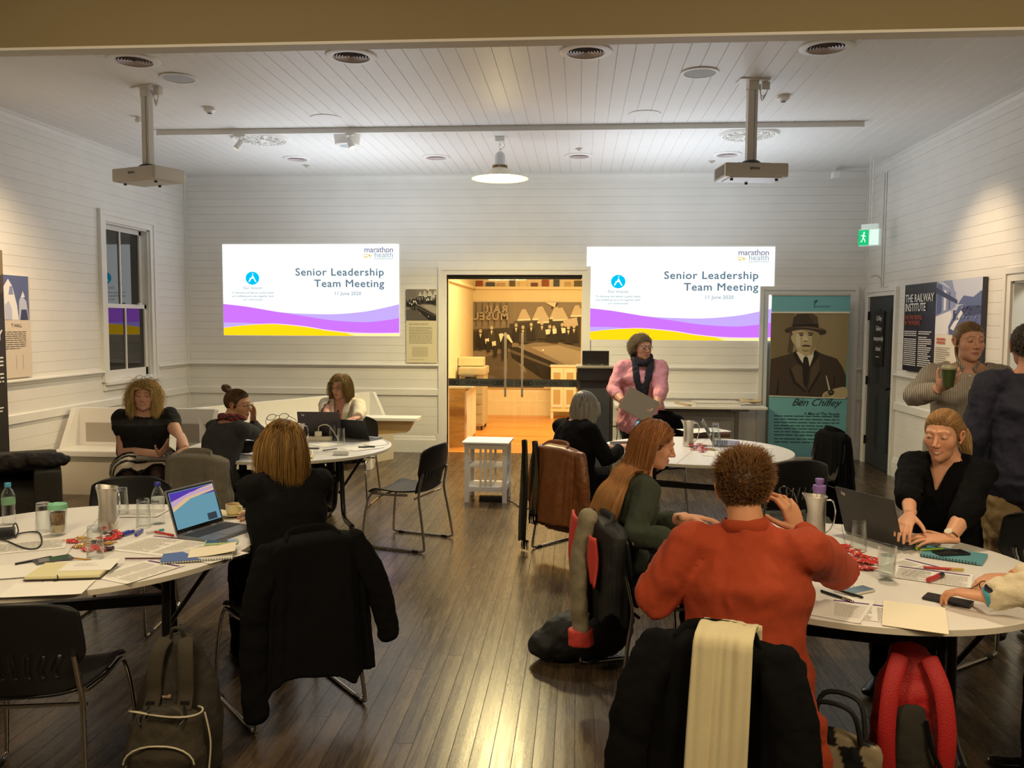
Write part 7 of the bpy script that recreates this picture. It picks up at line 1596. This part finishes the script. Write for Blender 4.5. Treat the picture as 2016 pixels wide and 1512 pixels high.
t = thing('handbag', 'black and beige patterned handbag on the floor behind the chair with the cream scarf', 'bag', (.93, 3.02, 0), -.55)
def chk(v): return np.where((np.sin(v[:, 0:1]*42+v[:, 2:3]*18)*np.sin(v[:, 2:3]*40-v[:, 0:1]*8) > .0), np.array((.30, .24, .15)), np.array((.010, .010, .010)))
mb = MB(); mb.tube([(0, 0, .03), (0, 0, .20), (0, 0, .33)], 0, 20, side=(1, 0, 0), ab=[(.17, .08), (.17, .07), (.15, .03)], cap='round'); me = bake(mb, .008, 3, ((.02, .08, 1),)); v, fc = mesh_arrays(me); v[:, 2] = np.maximum(v[:, 2], .003); from_arrays('bag_body', [(v, fc, 0, chk(v))], vcol('bag_pattern', .4), t)
for sy in (-1, 1): mb = MB(); mb.tube(smooth_path([(-.09, sy*.03, .34), (-.06, sy*.05, .46), (.06, sy*.05, .46), (.09, sy*.03, .34)], 5), .009, 8); mb.build('handle', mat('bag_black', (0, 0, 0)), t, True)

# ================================================================ THINGS ON THE TABLES
TZ = .7412
def laptop(x, y, z, rz, lid_m, label, w=.32, d=.215, ang=110, screen=None, key_m=None, logo=None, body_m=None):
    t = thing('laptop', label, 'laptop', (x, y, z), rz); bm_ = body_m or mat('laptop_grey', (.20, .21, .23), .35, metal=.6)
    m = MB(); m.box((0, 0, .008), (w, d, .014), bev=.004); m.build('base', bm_, t)
    m = MB()
    for r in range(5):
        for c in range(13): m.box((-w*.42+c*w*.07, d*.36-r*.019, .0162), (w*.060, .015, .002))
    m.build('keyboard', key_m or mat('keys_dark', (.03, .03, .035), .5), t); m = MB(); m.box((0, -d*.30, .0155), (w*.32, d*.27, .001)); m.build('touchpad', mat('touchpad', (.13, .14, .15), .3), t)
    A = math.radians(ang-90); T = Matrix.Translation((0, d/2, .014)) @ Matrix.Rotation(-A, 4, 'X')
    m = MB(); m.box((0, .003, d*.5), (w, .007, d), bev=.003, M=T); lid = m.build('lid', lid_m, t)
    m = MB(); m.box((0, -.0012, d*.5), (w*.96, .001, d*.94), M=T); m.build('bezel', mat('bezel_black', (.008, .008, .009), .2), lid)
    m = MB(); m.box((0, -.0022, d*.52), (w*.92, .001, d*.82), M=T); m.build('screen', screen or mat('screen_off', (.01, .01, .012), .1), lid)
    m = MB(); m.tube([(-w*.3, d/2, .014), (-w*.2, d/2, .014)], .006, 8); m.tube([(w*.2, d/2, .014), (w*.3, d/2, .014)], .006, 8); m.build('hinge', CHROME, t, True)
    if logo:
        m = MB(); text_mesh(m, logo, .026, T @ Matrix.Translation((w*.40, .0072, d*.86)) @ Matrix.Rotation(PI, 4, 'Z') @ R90, 0, 'LEFT', .0006); m.build('lettering', mat('logo_silver', (.6, .58, .55), .3), lid)
    return t, T
LID1 = mat('lid_purple_black', (.035, .025, .032), .35); LIDB = mat('lid_black', (.010, .010, .011), .35); LIDC = mat('lid_charcoal', (.035, .030, .026), .38, metal=.3)
SCR = emis('screen_blue', rgb('#6fa3b5'), .75)
lt, T = laptop(-1.775, 4.06, TZ, math.radians(72), mat('lid_silver', (.35, .36, .38), .3, metal=.7), 'open grey laptop with a lit beach picture on the near left table', .33, .225, 108, screen=SCR)
m = MB(); Ms = T @ Matrix.Translation((0, -.0032, .22*.52)) @ R90
art([(rect(-.150, .05, .150, .092), 0), ([(-.150, .0), (-.02, .045), (.150, .06), (.150, .092), (.06, .085), (-.150, .05)], 1), ([(-.15, .02), (-.05, .055), (.15, .07), (.15, .085), (-.02, .075), (-.15, .05)], 2), (rect(.06, -.085, .125, -.05), 3)], 'print', [emis('scr_purple', rgb('#5a3fae'), .8), emis('scr_sand', rgb('#d9b88a'), .9), emis('scr_pink', rgb('#caa9c9'), .8), emis('scr_note', rgb('#4a5560'), .5)], Ms, [c for c in lt.children if c.name.startswith('lid')][0] if lt.children else lt)
laptop(1.55, 4.27, TZ, math.radians(118), LIDC, 'charcoal laptop in front of the smiling woman, its lid to the camera', .36, .245, 108, logo='hp')
laptop(-2.30, 7.55, TZ, math.radians(183), LID1, 'purplish black laptop in front of the woman in the white blazer', .38, .25, 105, logo='hp')
laptop(-1.93, 7.50, TZ, math.radians(158), LIDB, 'small black tablet computer standing at the right of the far left table', .30, .19, 112)
laptop(.42, 7.22, TZ, math.radians(-62), LIDB, 'laptop with a bright blue screen in front of the grey haired person', .32, .22, 112, screen=emis('screen_blue2', rgb('#7fb8cc'), .9))
laptop(1.30, 7.52, TZ, math.radians(80), mat('lid_silver', (0, 0, 0)), 'thin silver laptop at the right of the far right table seen side on', .31, .215, 118)
laptop(.20, 10.06, 1.2955, math.radians(180), LIDB, 'black laptop open on top of the lectern', .31, .16, 95)
def jug(x, y, rz, label):
    t = thing('water_jug', label, 'jug', (x, y, TZ), rz, 'brushed steel water jugs')
    m = MB(); pr = [(0, 0), (.052, 0), (.055, .006), (.052, .06), (.047, .12), (.047, .16), (.052, .20), (.060, .232), (.058, .233), (.049, .20), (.044, .16), (.044, .12), (.049, .06), (.049, .012), (0, .012)]
    pr = [(r*.88, z_*.93) for r, z_ in pr]; m.lathe(pr, 40)
    for i, v in enumerate(m.v):
        if v[2] > .17: k = (v[2]-.17)/.063; a = math.atan2(v[1], v[0]); f = max(0, math.cos(a))**6; m.v[i] = (v[0]+.024*f*k, v[1], v[2]+.012*f*k)
    m.build('jug_body', STEEL, t, True, auto=60)
    m = MB(); m.tube(smooth_path([(-.050, 0, .203), (-.078, 0, .20), (-.092, 0, .15), (-.078, 0, .075), (-.046, 0, .033)], 6), .0042, 8); m.build('handle', CHROME, t, True)
J_ = jug(*at_z(213, 1042, TZ)[:2], 2.75, 'brushed steel water jug on the near left table beside the upturned tumblers')
jug(*at_z(1605, 1062, TZ)[:2], 2.6, 'brushed steel water jug on the near right table beside the orange sweater')
jug(*at_z(588, 886, TZ)[:2], 2.9, 'brushed steel water jug on the far left table partly behind the bob-haired woman')
jug(*at_z(1355, 878, TZ)[:2], 2.7, 'brushed steel water jug on the far right table')
def tumbler(x, y, label, up=False, water=False, z=TZ):
    t = thing('tumbler', label, 'glass', (x, y, z), 0, 'drinking glasses'); s = 1 if up else -1; H_ = .145
    pr = [(0, 0), (.029, 0), (.031, .003), (.0375, H_), (.0352, H_), (.0285, .014), (0, .012)]
    if not up: pr = [(r, H_-z_) for r, z_ in pr]
    m = MB(); m.lathe(pr, 32); m.build('glass_body', THING, t, True, auto=50)
    if water: m = MB(); m.lathe([(0, .0125), (.0283, .0145), (.0335, .105), (0, .105)], 32); m.build('water', clear_glass('water', (.90, .93, .92)), t, True, auto=50)
G = [(188, 1098, 'upturned tumbler in front of the red sweet wrappers on the near left table'), (86, 1046, 'upturned tumbler just left of the green lidded cup'), (240, 1012, 'upturned tumbler right behind the jug on the near left table'), (283, 1037, 'upturned tumbler left of the water bottle with the dark blue cap'),
     (1690, 1083, 'upturned tumbler before the charcoal laptop on the near right table'), (672, 876, 'nearer upturned tumbler before the tablet computer'), (655, 868, 'farther tumbler between the two laptops on the far left table'), (1410, 880, 'nearer upturned tumbler on the far right table'), (1408, 864, 'farther upturned tumbler on the far right table')]
for px, py, lb in G: p = at_z(px, py, TZ); tumbler(p.x, p.y, lb)
p = at_z(1745, 1142, TZ); tumbler(p.x, p.y, 'upright glass half full of water by the orange elbow', True, True)
# lidded cup with noodles-like straws
p = at_z(115, 1052, TZ); t = thing('lidded_cup', 'clear double wall cup with a mint green lid on the near left table', 'cup', (p.x, p.y, TZ))
m = MB(); m.lathe([(0, 0), (.036, 0), (.042, .13), (.041, .13), (.0345, .004), (0, .004)], 32); m.build('outer_wall', THING, t, True, auto=50)
m = MB(); m.lathe([(0, .012), (.028, .012), (.030, .05), (0, .05)], 28); m.build('oats', mat('oats', (.60, .50, .30), .8, noise=.2, nscale=90), t, True, auto=50)
m = MB(); m.lathe([(0, .051), (.031, .051), (.034, .112), (0, .112)], 28); m.build('tea', mat('brown_leaves', (.22, .12, .04), .6, noise=.5, nscale=60), t, True, auto=50)
m = MB(); m.lathe([(0, .13), (.044, .128), (.045, .135), (.043, .152), (.036, .155), (.030, .150), (0, .150)], 32); m.box((-.035, 0, .150), (.022, .022, .012), bev=.004); m.build('lid', mat('mint_plastic', rgb('#7fc29b'), .4), t, True)
def bottle(px, py, capc, label, lab=None):
    p = at_z(px, py, TZ); t = thing('water_bottle', label, 'bottle', (p.x, p.y, TZ))
    pr = [(0, 0), (.028, 0), (.031, .005), (.032, .03), (.030, .04), (.032, .05), (.030, .06), (.032, .07), (.0305, .08), (.0325, .10), (.0325, .14), (.031, .155), (.022, .178), (.013, .190), (.0125, .20), (0, .20)]
    m = MB(); m.lathe(pr, 32); m.build('bottle_body', THING, t, True, auto=60)
    m = MB(); m.lathe([(0, .196), (.0155, .196), (.0155, .215), (.014, .217), (0, .217)], 24); m.build('cap', mat('cap_'+label[:5]+str(px), capc, .4), t, True, auto=50)
    if lab: m = MB(); m.lathe([(.0332, .105), (.0332, .138)], 32); m.build('label', mat('bottle_label'+str(px), lab, .5), t, True)
    return t
t = bottle(312, 1030, rgb('#2a2f8f'), 'clear water bottle with a dark blue cap on the near left table', rgb('#b9c3c4'))
m = MB(); text_mesh(m, 'SPRING', .018, Matrix.Translation((-.03, -.0345, .115)) @ R90, 0, 'LEFT', .0005, 0, 1, .9); m.build('lettering', PRINTK, t)
bottle(18, 1032, rgb('#3b93b8'), 'clear water bottle with a light blue cap at the left edge', rgb('#6f9a78'))
p = at_z(1612, 1052, TZ); p = at_y(1612, 1000, p.y+.13); t = thing('drink_bottle', 'purple drink bottle standing behind the jug on the near right table', 'bottle', (p.x, p.y, TZ))
m = MB(); m.lathe([(0, 0), (.034, 0), (.036, .01), (.036, .17), (.03, .19), (0, .19)], 28); m.build('bottle_body', mat('bottle_purple_clear', (.20, .17, .24), .15), t, True, auto=50)
m = MB(); m.lathe([(0, .19), (.030, .19), (.034, .205), (.032, .225), (.018, .23), (.018, .238), (.022, .242), (.022, .26), (0, .262)], 28); m.build('cap', mat('lilac_plastic', rgb('#8a6bb0'), .35), t, True, auto=50)
def cup(px, py, label):
    p = at_z(px, py, TZ); t = thing('tea_cup', label, 'cup', (p.x, p.y, TZ), -.5)
    CR = mat('cream_china', rgb('#e6d9ae'), .3)
    m = MB(); m.lathe([(0, .004), (.03, .002), (.035, .004), (.078, .016), (.078, .019), (.034, .010), (0, .010)], 40); m.build('saucer', CR, t, True, auto=60)
    m = MB(); m.lathe([(0, .010), (.026, .010), (.034, .014), (.040, .03), (.041, .068), (.039, .068), (.037, .03), (.03, .018), (0, .017)], 36); m.build('cup_body', CR, t, True, auto=60)
    m = MB(); m.lathe([(0, .056), (.0385, .056), (.0385, .058), (0, .058)], 28); m.build('tea', mat('tea_brown', (.22, .09, .02), .1), t)
    m = MB(); m.tube(smooth_path([(.040, 0, .060), (.066, 0, .060), (.070, 0, .04), (.058, 0, .024), (.036, 0, .024)], 5), .0045, 8); m.build('handle', CR, t, True)
cup(460, 1016, 'cream tea cup on a saucer beside the open laptop on the near left table'); cup(600, 902, 'cream tea cup on the far left table beside the bob-haired woman')
INKG = mat('soft_ink', (.42, .40, .36), .8); INKP = mat('purple_ink', rgb('#5a3a7a'), .6); INKO = mat('orange_ink', rgb('#c8722c'), .7)
_pz = {}
def sheet(c, w, d, rz, label, kind='text', z=None, group=None, colr=None):
    p = at_z(c[0], c[1], TZ) if c[0] > 10 else Vector((c[0], c[1], 0)); k = round(p.x), round(p.y/2); _pz[k] = _pz.get(k, 0)+1
    z = z if z is not None else TZ+.0006*_pz[k]; t = thing('paper_sheet', label, 'paper', (p.x, p.y, z), rz, group)
    m = MB(); rn = random.Random(int(c[0])); cv = rn.uniform(.002, .006)
    m.grid(lambda u, v: ((u-.5)*w, (v-.5)*d, cv*.5*(max(0, abs(u-.5)-.42)*8)*(rn.random()*.0+1)), 16, 3); m.build('sheet', colr or PAPER, t, thick=.0006)
    m = MB(); I = Matrix.Translation((0, 0, .0012))
    if kind in ('text', 'agenda'):
        top = d/2-.03
        if kind == 'agenda': m.add([(-w/2+.01, d/2-.03, .0012), (w/2-.01, d/2-.03, .0012), (w/2-.01, d/2-.015, .0012), (-w/2+.01, d/2-.015, .0012)], [(0, 1, 2, 3)], 1); top -= .025
        n = int((d*.8)/.011); poly_rows(m, -w/2+.015, -w*.02 if kind == 'agenda' else w/2-.015, top, n, .0105, .0032, I, 0, int(c[0]+c[1]))
        if kind == 'agenda': poly_rows(m, w*.04, w/2-.015, top, n, .0105, .0032, I, 0, int(c[0]+c[1])+1)
    elif kind == 'few': poly_rows(m, -w*.2, w*.2, .02, 3, .016, .004, I, 0, int(c[0]))
    if m.v: m.build('print', [INKG, INKP], t)
    return t
sheet((60, 1075), .30, .21, .5, 'sheet with faint lines under the phone cable on the near left table'); sheet((330, 1075), .42, .297, -.25, 'large agenda sheet with a purple heading under the coloured pens', 'agenda')
sheet((275, 1125), .21, .297, -.38, 'printed programme lying at the front rim of the near left table', 'agenda'); sheet((410, 1090), .30, .21, -.5, 'printed table sheet beneath the phone with the green case')
sheet((95, 1160), .30, .18, .25, 'blank cream sheet at the front rim under the open notebook', 'none'); sheet((270, 1010), .30, .21, .1, 'sheet of print behind the upturned tumblers on the near left table')
sheet((50, 1125), .21, .297, -1.2, 'blank sheet at the left edge under the black pen', 'none')
sheet((1720, 1205), .30, .21, -.30, 'open printed programme at the front rim of the near right table', 'agenda'); sheet((1650, 1195), .21, .297, -.5, 'blank sheet by the front rim under the black pen beside the orange sweater', 'none')
sheet((1790, 1120), .21, .297, -.9, 'agenda with a purple band right of the water glass', 'agenda'); sheet((1835, 1135), .297, .21, -.45, 'printed sheet under the red marker on the near right table', 'agenda')
sheet((1800, 1215), .21, .297, -.35, 'cream sheet with an orange mark at the front rim of the near right table', 'none', colr=mat('cream_sheet', rgb('#ece4cc'), .8)); sheet((1340, 1080), .25, .19, .3, 'notepad under the hands of the auburn haired woman', 'few')
sheet((650, 890), .297, .21, .3, 'sheet with a dark pen on it on the far left table'); sheet((715, 882), .21, .297, -.7, 'sheet with a black pen across it at the right of the far left table', 'few'); sheet((640, 875), .21, .297, .9, 'sheet beside the white power board', 'none')
sheet((1440, 895), .42, .297, -.3, 'wide sheet at the front rim of the far right table', 'few'); sheet((1250, 890), .297, .21, .2, 'sheet under the laptop with the blue screen', 'none'); sheet((1385, 858), .42, .297, .4, 'loose sheet on the brown folder of the far right table', 'none', z=TZ+.052)
sheet((1480, 880), .21, .297, .6, 'sheet at the right of the far right table', 'text')
def phone(px, py, rz, label, body, scr=None, w=.072, l=.148, z=TZ):
    p = at_z(px, py, z); t = thing('mobile_phone', label, 'phone', (p.x, p.y, z), rz)
    m = MB(); m.box((0, 0, .0055), (w, l, .009), bev=.004); m.build('case', body, t); m = MB(); m.box((0, 0, .0103), (w*.90, l*.93, .0008)); m.build('screen', scr or mat('phone_glass', (.02, .02, .025), .06, spec=.9), t)
PB = mat('phone_black', (.012, .012, .013), .4)
phone(105, 1104, -.75, 'dark grey phone lying face up beside the open notebook', mat('phone_grey', (.12, .12, .13), .3, metal=.5), z=TZ+.003); phone(436, 1069, -1.25, 'black phone in a pale green case on the printed sheets', mat('case_green', rgb('#b6cf9a'), .5), z=TZ+.003)
phone(1866, 1184, .95, 'black phone in a thick case before the hands of the person in cream', PB, mat('phone_black', (0, 0, 0)), .082, .165); phone(1690, 1165, -1.0, 'small white phone next to the orange sleeve', mat('phone_white', (.6, .6, .55), .3), mat('phone_blue', (.15, .22, .32), .1), .062, .125)
phone(310, 858, 0, 'x', PB) if False else None
def stick(px, py, rz, L_, r, label, m1, name='pen', m2=None, cat='pen', z=TZ+.003, group=None):
    p = at_z(px, py, z); t = thing(name, label, cat, (p.x, p.y, z), rz, group)
    m = MB(); m.tube([(-L_/2, 0, r), (L_*.18, 0, r)], r, 12); m.build('barrel', m1, t, True, auto=50); m = MB(); m.tube([(L_*.18, 0, r), (L_*.46, 0, r), (L_*.5, 0, r)], [r*1.08, r*1.08, r*.5], 12); m.build('cap', m2 or m1, t, True, auto=50)
MBL = mat('marker_blue', rgb('#2b3aa0'), .4); MRD = mat('marker_red', (.45, .03, .03), .4); WHT = mat('pen_white', (.6, .6, .6), .4)
stick(241, 1053, 1.35, .10, .007, 'blue marker nearest the red sweet wrappers', MBL, 'marker', None, 'marker', group='blue markers'); stick(257, 1051, 1.25, .10, .009, 'thick blue marker in the middle of the three blue markers', MBL, 'marker', WHT, 'marker', group='blue markers'); stick(274, 1051, 1.75, .10, .007, 'blue marker rightmost of the three blue markers', MBL, 'marker', None, 'marker', group='blue markers')
stick(324, 1053, -.45, .14, .006, 'red pen right of the blue markers', MRD); stick(306, 1048, .9, .09, .006, 'clear pen with a teal cap left of the red pen', WHT, 'pen', mat('teal_plastic', rgb('#3c9fb0'), .4))
stick(67, 1106, .95, .15, .006, 'black pen on the papers at the left of the near left table', PB); stick(158, 1102, -.25, .13, .004, 'short wooden pencil between the phone and the tumbler', mat('pencil_wood', (.45, .24, .05), .5), 'pencil', None, 'pencil')
stick(285, 1101, .12, .17, .004, 'dark ruler-thin pen pointing at the spiral notebook', mat('pen_plum', (.10, .03, .05), .5)); stick(1648, 1176, -.95, .15, .005, 'black pen lying left of the small white phone', PB, 'pen', CHROME); stick(1670, 1170, -.9, .13, .005, 'dark clip pen touching the small white phone', PB)
stick(1842, 1141, .75, .13, .010, 'thick red marker on the printed sheets', MRD, 'marker', PB, 'marker'); stick(1858, 1122, -.15, .16, .006, 'red pen before the hands of the person in cream', MRD, 'pen', mat('pen_gold', (.5, .35, .08), .3)); stick(1805, 1078, 1.2, .10, .007, 'lime green highlighter before the charcoal laptop', mat('lime', rgb('#a4cf2f'), .4), 'highlighter', None, 'highlighter')
stick(612, 884, .1, .14, .006, 'dark pen beside the tea cup on the far left table', PB); stick(722, 881, .3, .14, .006, 'black pen lying on the right sheet of the far left table', PB); stick(650, 886, .9, .14, .005, 'grey pen across the sheet on the far left table', mat('phone_grey', (0, 0, 0)))
# wrapped sweets
def sweet_mesh(seed, cset):
    rn = np.random.default_rng(seed); mb = MB(); mb.grid(lambda u, v: ((u-.5)*.075, (v-.5)*.036*(1.25-.9*math.exp(-((abs(u-.5)-.36)/.07)**2)), 0), 22, 9, wrap=False)
    v = np.array(mb.v); v[:, 2] = .006+rn.uniform(-.002, .004, len(v))+.008*np.clip(1-(v[:, 0]/.026)**2, 0, 1)*np.clip(1-(v[:, 1]/.018)**2, 0, 1); v[:, :2] += rn.uniform(-.0012, .0012, (len(v), 2)); v[:, 2] = np.maximum(v[:, 2], .0008)
    c = np.where((np.abs(v[:, 0:1]) < .012) & (np.abs(v[:, 1:2]) < .008), np.array(cset[1]), np.array(cset[0])); return v, mb.f, c
SW = vcol('foil_wrapper', .28, .8); CS = [((.50, .02, .015), (.62, .55, .50)), ((.52, .03, .02), (.5, .03, .02)), ((.04, .015, .05), (.5, .45, .3)), ((.40, .22, .03), (.5, .4, .2)), ((.55, .05, .04), (.1, .02, .02))]
protos = []
def sweets(spots, where, group, seed):
    rn = random.Random(seed)
    for i, (px, py) in enumerate(spots):
        p = at_z(px, py, TZ); q = rn.choice((0, 0, 1, 1, 4, 4, 2, 3)); v, f_, c = sweet_mesh(seed*50+i, CS[q]); o = from_arrays('wrapped_sweet', [(v, f_, 0, c)], SW, None, smooth=False)
        md = o.modifiers.new('s', 'SOLIDIFY'); md.thickness = .0008
        o.location = (p.x, p.y, TZ+.001+(.008 if i % 3 == 2 else 0)); o.rotation_euler = (rn.uniform(-.12, .12), rn.uniform(-.1, .1), rn.uniform(0, 3.1)); tag(o, where, 'sweet', group)
sweets([(142, 1068), (158, 1078), (163, 1066), (178, 1070), (186, 1080), (196, 1072), (204, 1063), (212, 1072), (214, 1055), (222, 1062), (226, 1050), (205, 1045), (215, 1082), (200, 1085), (232, 1058), (172, 1084)], 'wrapped sweet in the red pile on the near left table', 'sweets on the near left table', 3)
sweets([(1668, 1078), (1678, 1086), (1686, 1096), (1698, 1098), (1702, 1108), (1712, 1112), (1695, 1118), (1708, 1122), (1690, 1108), (1718, 1104)], 'wrapped sweet in the red pile beside the water glass on the near right table', 'sweets on the near right table', 4)
sweets([(1368, 886), (1374, 880), (1380, 884), (1386, 879), (1390, 886), (1396, 882), (1402, 887), (1382, 890), (1362, 881), (1376, 876)], 'wrapped sweet in the red pile beside the jug on the far right table', 'sweets on the far right table', 5)
# notebooks
p = at_z(142, 1128, TZ); t = thing('open_notebook', 'open cream notebook with an elastic band at the near left table front', 'notebook', (p.x, p.y, TZ+.003), .20)
m = MB(); m.box((0, 0, .002), (.30, .215, .003), bev=.001); m.build('cover', mat('notebook_cover', (.05, .035, .02), .6), t); m = MB(); m.box((0, 0, .010), (.29, .205, .013), bev=.003); m.build('pages', mat('notebook_page', rgb('#d8d2a8'), .8), t)
m = MB(); m.tube(smooth_path([(-.02, -.10, .018), (-.015, -.109, .010), (-.02, -.112, -.002), (-.03, -.115, -.003)], 4), .002, 6); m.build('elastic', PB, t, True)
m = MB(); m.grid(lambda u, v: ((u-.5)*.21+.06, (v-.5)*.14+.03, .0175+.01*v*u), 8, 6); pg = m.build('loose_card', PAPER, t, thick=.001)
m = MB(); poly_rows(m, .0, .10, .05, 3, .015, .003, Matrix.Translation((.0, 0, .0235)), 0, 3); m.build('print', INKG, t)
p = at_z(395, 1098, TZ); t = thing('spiral_notebook', 'spiral notebook with a blue corner at the right rim of the near left table', 'notebook', (p.x-.02, p.y+.02, TZ+.003), .36)
m = MB(); m.box((0, 0, .004), (.30, .20, .007), bev=.002); m.build('pages', mat('notebook_page2', (.62, .62, .58), .7), t); m = MB(); m.prism([(-.15, -.1), (.02, -.1), (-.07, .06), (-.15, .04)], .0076, .0085); m.build('blue_divider', mat('divider_blue', rgb('#4a6aa8'), .5), t)
m = MB()
for k in range(26): m.tube([(-.14+.0112*k+.0, -.100+.006*math.cos(a), .004+.006*math.sin(a)) for a in [q*PI/4 for q in range(8)]], .0011, 5, closed=True)
m.build('spiral_binding', PB, t, True); m = MB(); m.grid(lambda u, v: ((u-.5)*.20+.06, (v-.5)*.16+.02, .010+.018*u*u), 10, 5); m.build('loose_card', mat('cream_sheet', (0, 0, 0)), t, thick=.001)
p = at_z(1878, 1096, TZ); t = thing('spiral_notebook', 'teal spiral notebook under a phone before the smiling woman', 'notebook', (p.x, p.y, TZ+.002), -.55)
m = MB(); m.box((0, 0, .006), (.25, .19, .011), bev=.002); m.build('cover', mat('cover_teal', rgb('#5f9aa6'), .5), t); m = MB()
for k in range(18): m.tube([(.02+.0+.0*k+.09*0+(-.14+.013*k), -.098+.007*math.cos(a), .006+.007*math.sin(a)) for a in [q*PI/4 for q in range(8)]], .0013, 5, closed=True)
m.build('spiral_binding', PB, t, True)
phone(1872, 1090, -1.35, 'black phone lying on the teal spiral notebook', PB, z=TZ+.0145)
stick(1835, 1083, .3, .12, .004, 'yellow green pen lying along the teal notebook', mat('lime', (0, 0, 0)), z=TZ+.0145); 
# cables, power board
m = MB(); A = [at_z(a, b, TZ+.006) for a, b in ((-60, 1060), (10, 1062), (40, 1050), (75, 1048), (82, 1068), (70, 1080), (45, 1078), (0, 1062), (-50, 1070))]; m.tube(smooth_path(A, 6), .0035, 8)
A = [at_z(a, b, TZ+.008) for a, b in ((5, 1058), (18, 1045), (25, 1030))]+[at_y(33, 1032, at_z(25, 1035, TZ).y)]; m.tube(smooth_path([at_z(10, 1060, TZ+.006), at_z(20, 1048, TZ+.02), at_z(30, 1030, TZ+.05), at_z(36, 1045, TZ+.02), at_z(30, 1058, TZ+.006)], 5), .0035, 8); tag(m.build('charger_cable', RUBBER, None, True), 'black charger cable looping over the near left table', 'cable')
p = at_z(4, 1058, TZ); m = MB(); m.box((p.x, p.y, TZ+.022), (.11, .07, .042), rz=.5, bev=.008); tag(m.build('charger', BLACK), 'black charger block at the left edge of the near left table', 'charger')
p = at_z(618, 868, TZ); t = thing('power_board', 'white power board with a plug on the far left table', 'power board', (p.x, p.y, TZ), .15)
m = MB(); m.box((0, 0, .02), (.32, .06, .038), bev=.008); m.build('housing', mat('board_cream', rgb('#d9d0b4'), .45), t); m = MB(); m.box((.04, 0, .062), (.06, .045, .045), bev=.01); m.tube(smooth_path([(.04, 0, .085), (.05, 0, .13), (.12, 0, .14), (.18, 0, .07), (.22, -.06, .01)], 6), .004, 8); m.build('plug', mat('board_cream', (0, 0, 0)), t, True)
m = MB(); A = [at_z(a, b, TZ+.005) for a, b in ((690, 866), (705, 862), (722, 866), (745, 862), (766, 872), (740, 878), (715, 876))]; m.tube(smooth_path(A, 6), .003, 6); tag(m.build('charger_cable', mat('cable_white', (.5, .5, .48), .5), None, True), 'pale cable lying in front of the tablet computer', 'cable')
p = at_z(672, 895, TZ); m = MB(); m.box((p.x, p.y, TZ+.011), (.12, .08, .02), rz=.15, bev=.004); tag(m.build('name_badge', mat('badge_clear', (.55, .56, .54), .15)), 'clear plastic box on the front rim of the far left table', 'box')
# brown bag and folder on the far right table
p = at_z(1388, 862, TZ); t = thing('leather_folder', 'brown leather folder lying flat behind the jug on the far right table', 'folder', (p.x+.02, p.y+.12, TZ), .1)
m = MB(); m.box((0, 0, .025), (.40, .24, .045), bev=.014); m.build('cover', mat('brown_leather', (.10, .035, .015), .45, noise=.2), t); m = MB(); m.tube(smooth_path([(-.1, -.12, .03), (-.05, -.15, .05), (.05, -.15, .05), (.1, -.12, .03)], 5), .007, 8); m.build('handle', BLACK, t, True)
p = at_z(1236, 880, TZ); m = MB(); m.box((p.x, p.y+.1, TZ+.012), (.26, .19, .022), rz=.2, bev=.004); tag(m.build('black_notebook', PB), 'black notebook on the left of the far right table', 'notebook')
# things held by the woman on the left
hw = P1.root.matrix_basis @ P1.J['wrR']; t = thing('mobile_phone', 'phone in the raised hand of the curly blonde woman', 'phone', tuple(hw+Vector((.13, -.03, .11))), .4)
m = MB(); T_ = Matrix.Rotation(math.radians(50), 4, 'Y'); m.box((0, 0, 0), (.075, .15, .009), bev=.004, M=Matrix.Rotation(.6, 4, 'X') @ T_); m.build('case', mat('phone_white', (0, 0, 0)), t)
lp = P1.root.matrix_basis @ Vector((-.10, .36, .66)); m = MB(); m.box((0, 0, 0), (.32, .22, .018), bev=.006); o = m.build('laptop_sleeve', mat('sleeve_grey', (.16, .14, .12), .6)); o.location = lp; o.rotation_euler = (0, .05, .5); tag(o, 'closed grey tablet case on the lap of the curly blonde woman', 'tablet case')
m = MB(); m.tube([(0, 0, 0), (.0, .0, .13)], [.007, .007], 10); o = m.build('hand_held_glasses', mat('frame_dark', (0, 0, 0)), None, True); bpy.data.objects.remove(o)
hw = at_z(1955, 1158, TZ+.05); t = thing('eyeglasses', 'eyeglasses held between the hands of the person in cream', 'glasses', tuple(hw), 2.2)
m = MB()
for sd in (-1, 1): m.tube([(sd*.03+.023*math.cos(a*PI/8), 0, .019*math.sin(a*PI/8)) for a in range(16)], .0022, 6, closed=True)
m.tube([(.052, 0, .005), (.05, .12, -.02)], .002, 6); m.tube([(-.052, 0, .005), (-.05, .12, -.02)], .002, 6); m.build('frame', mat('frame_dark', (0, 0, 0)), t, True)
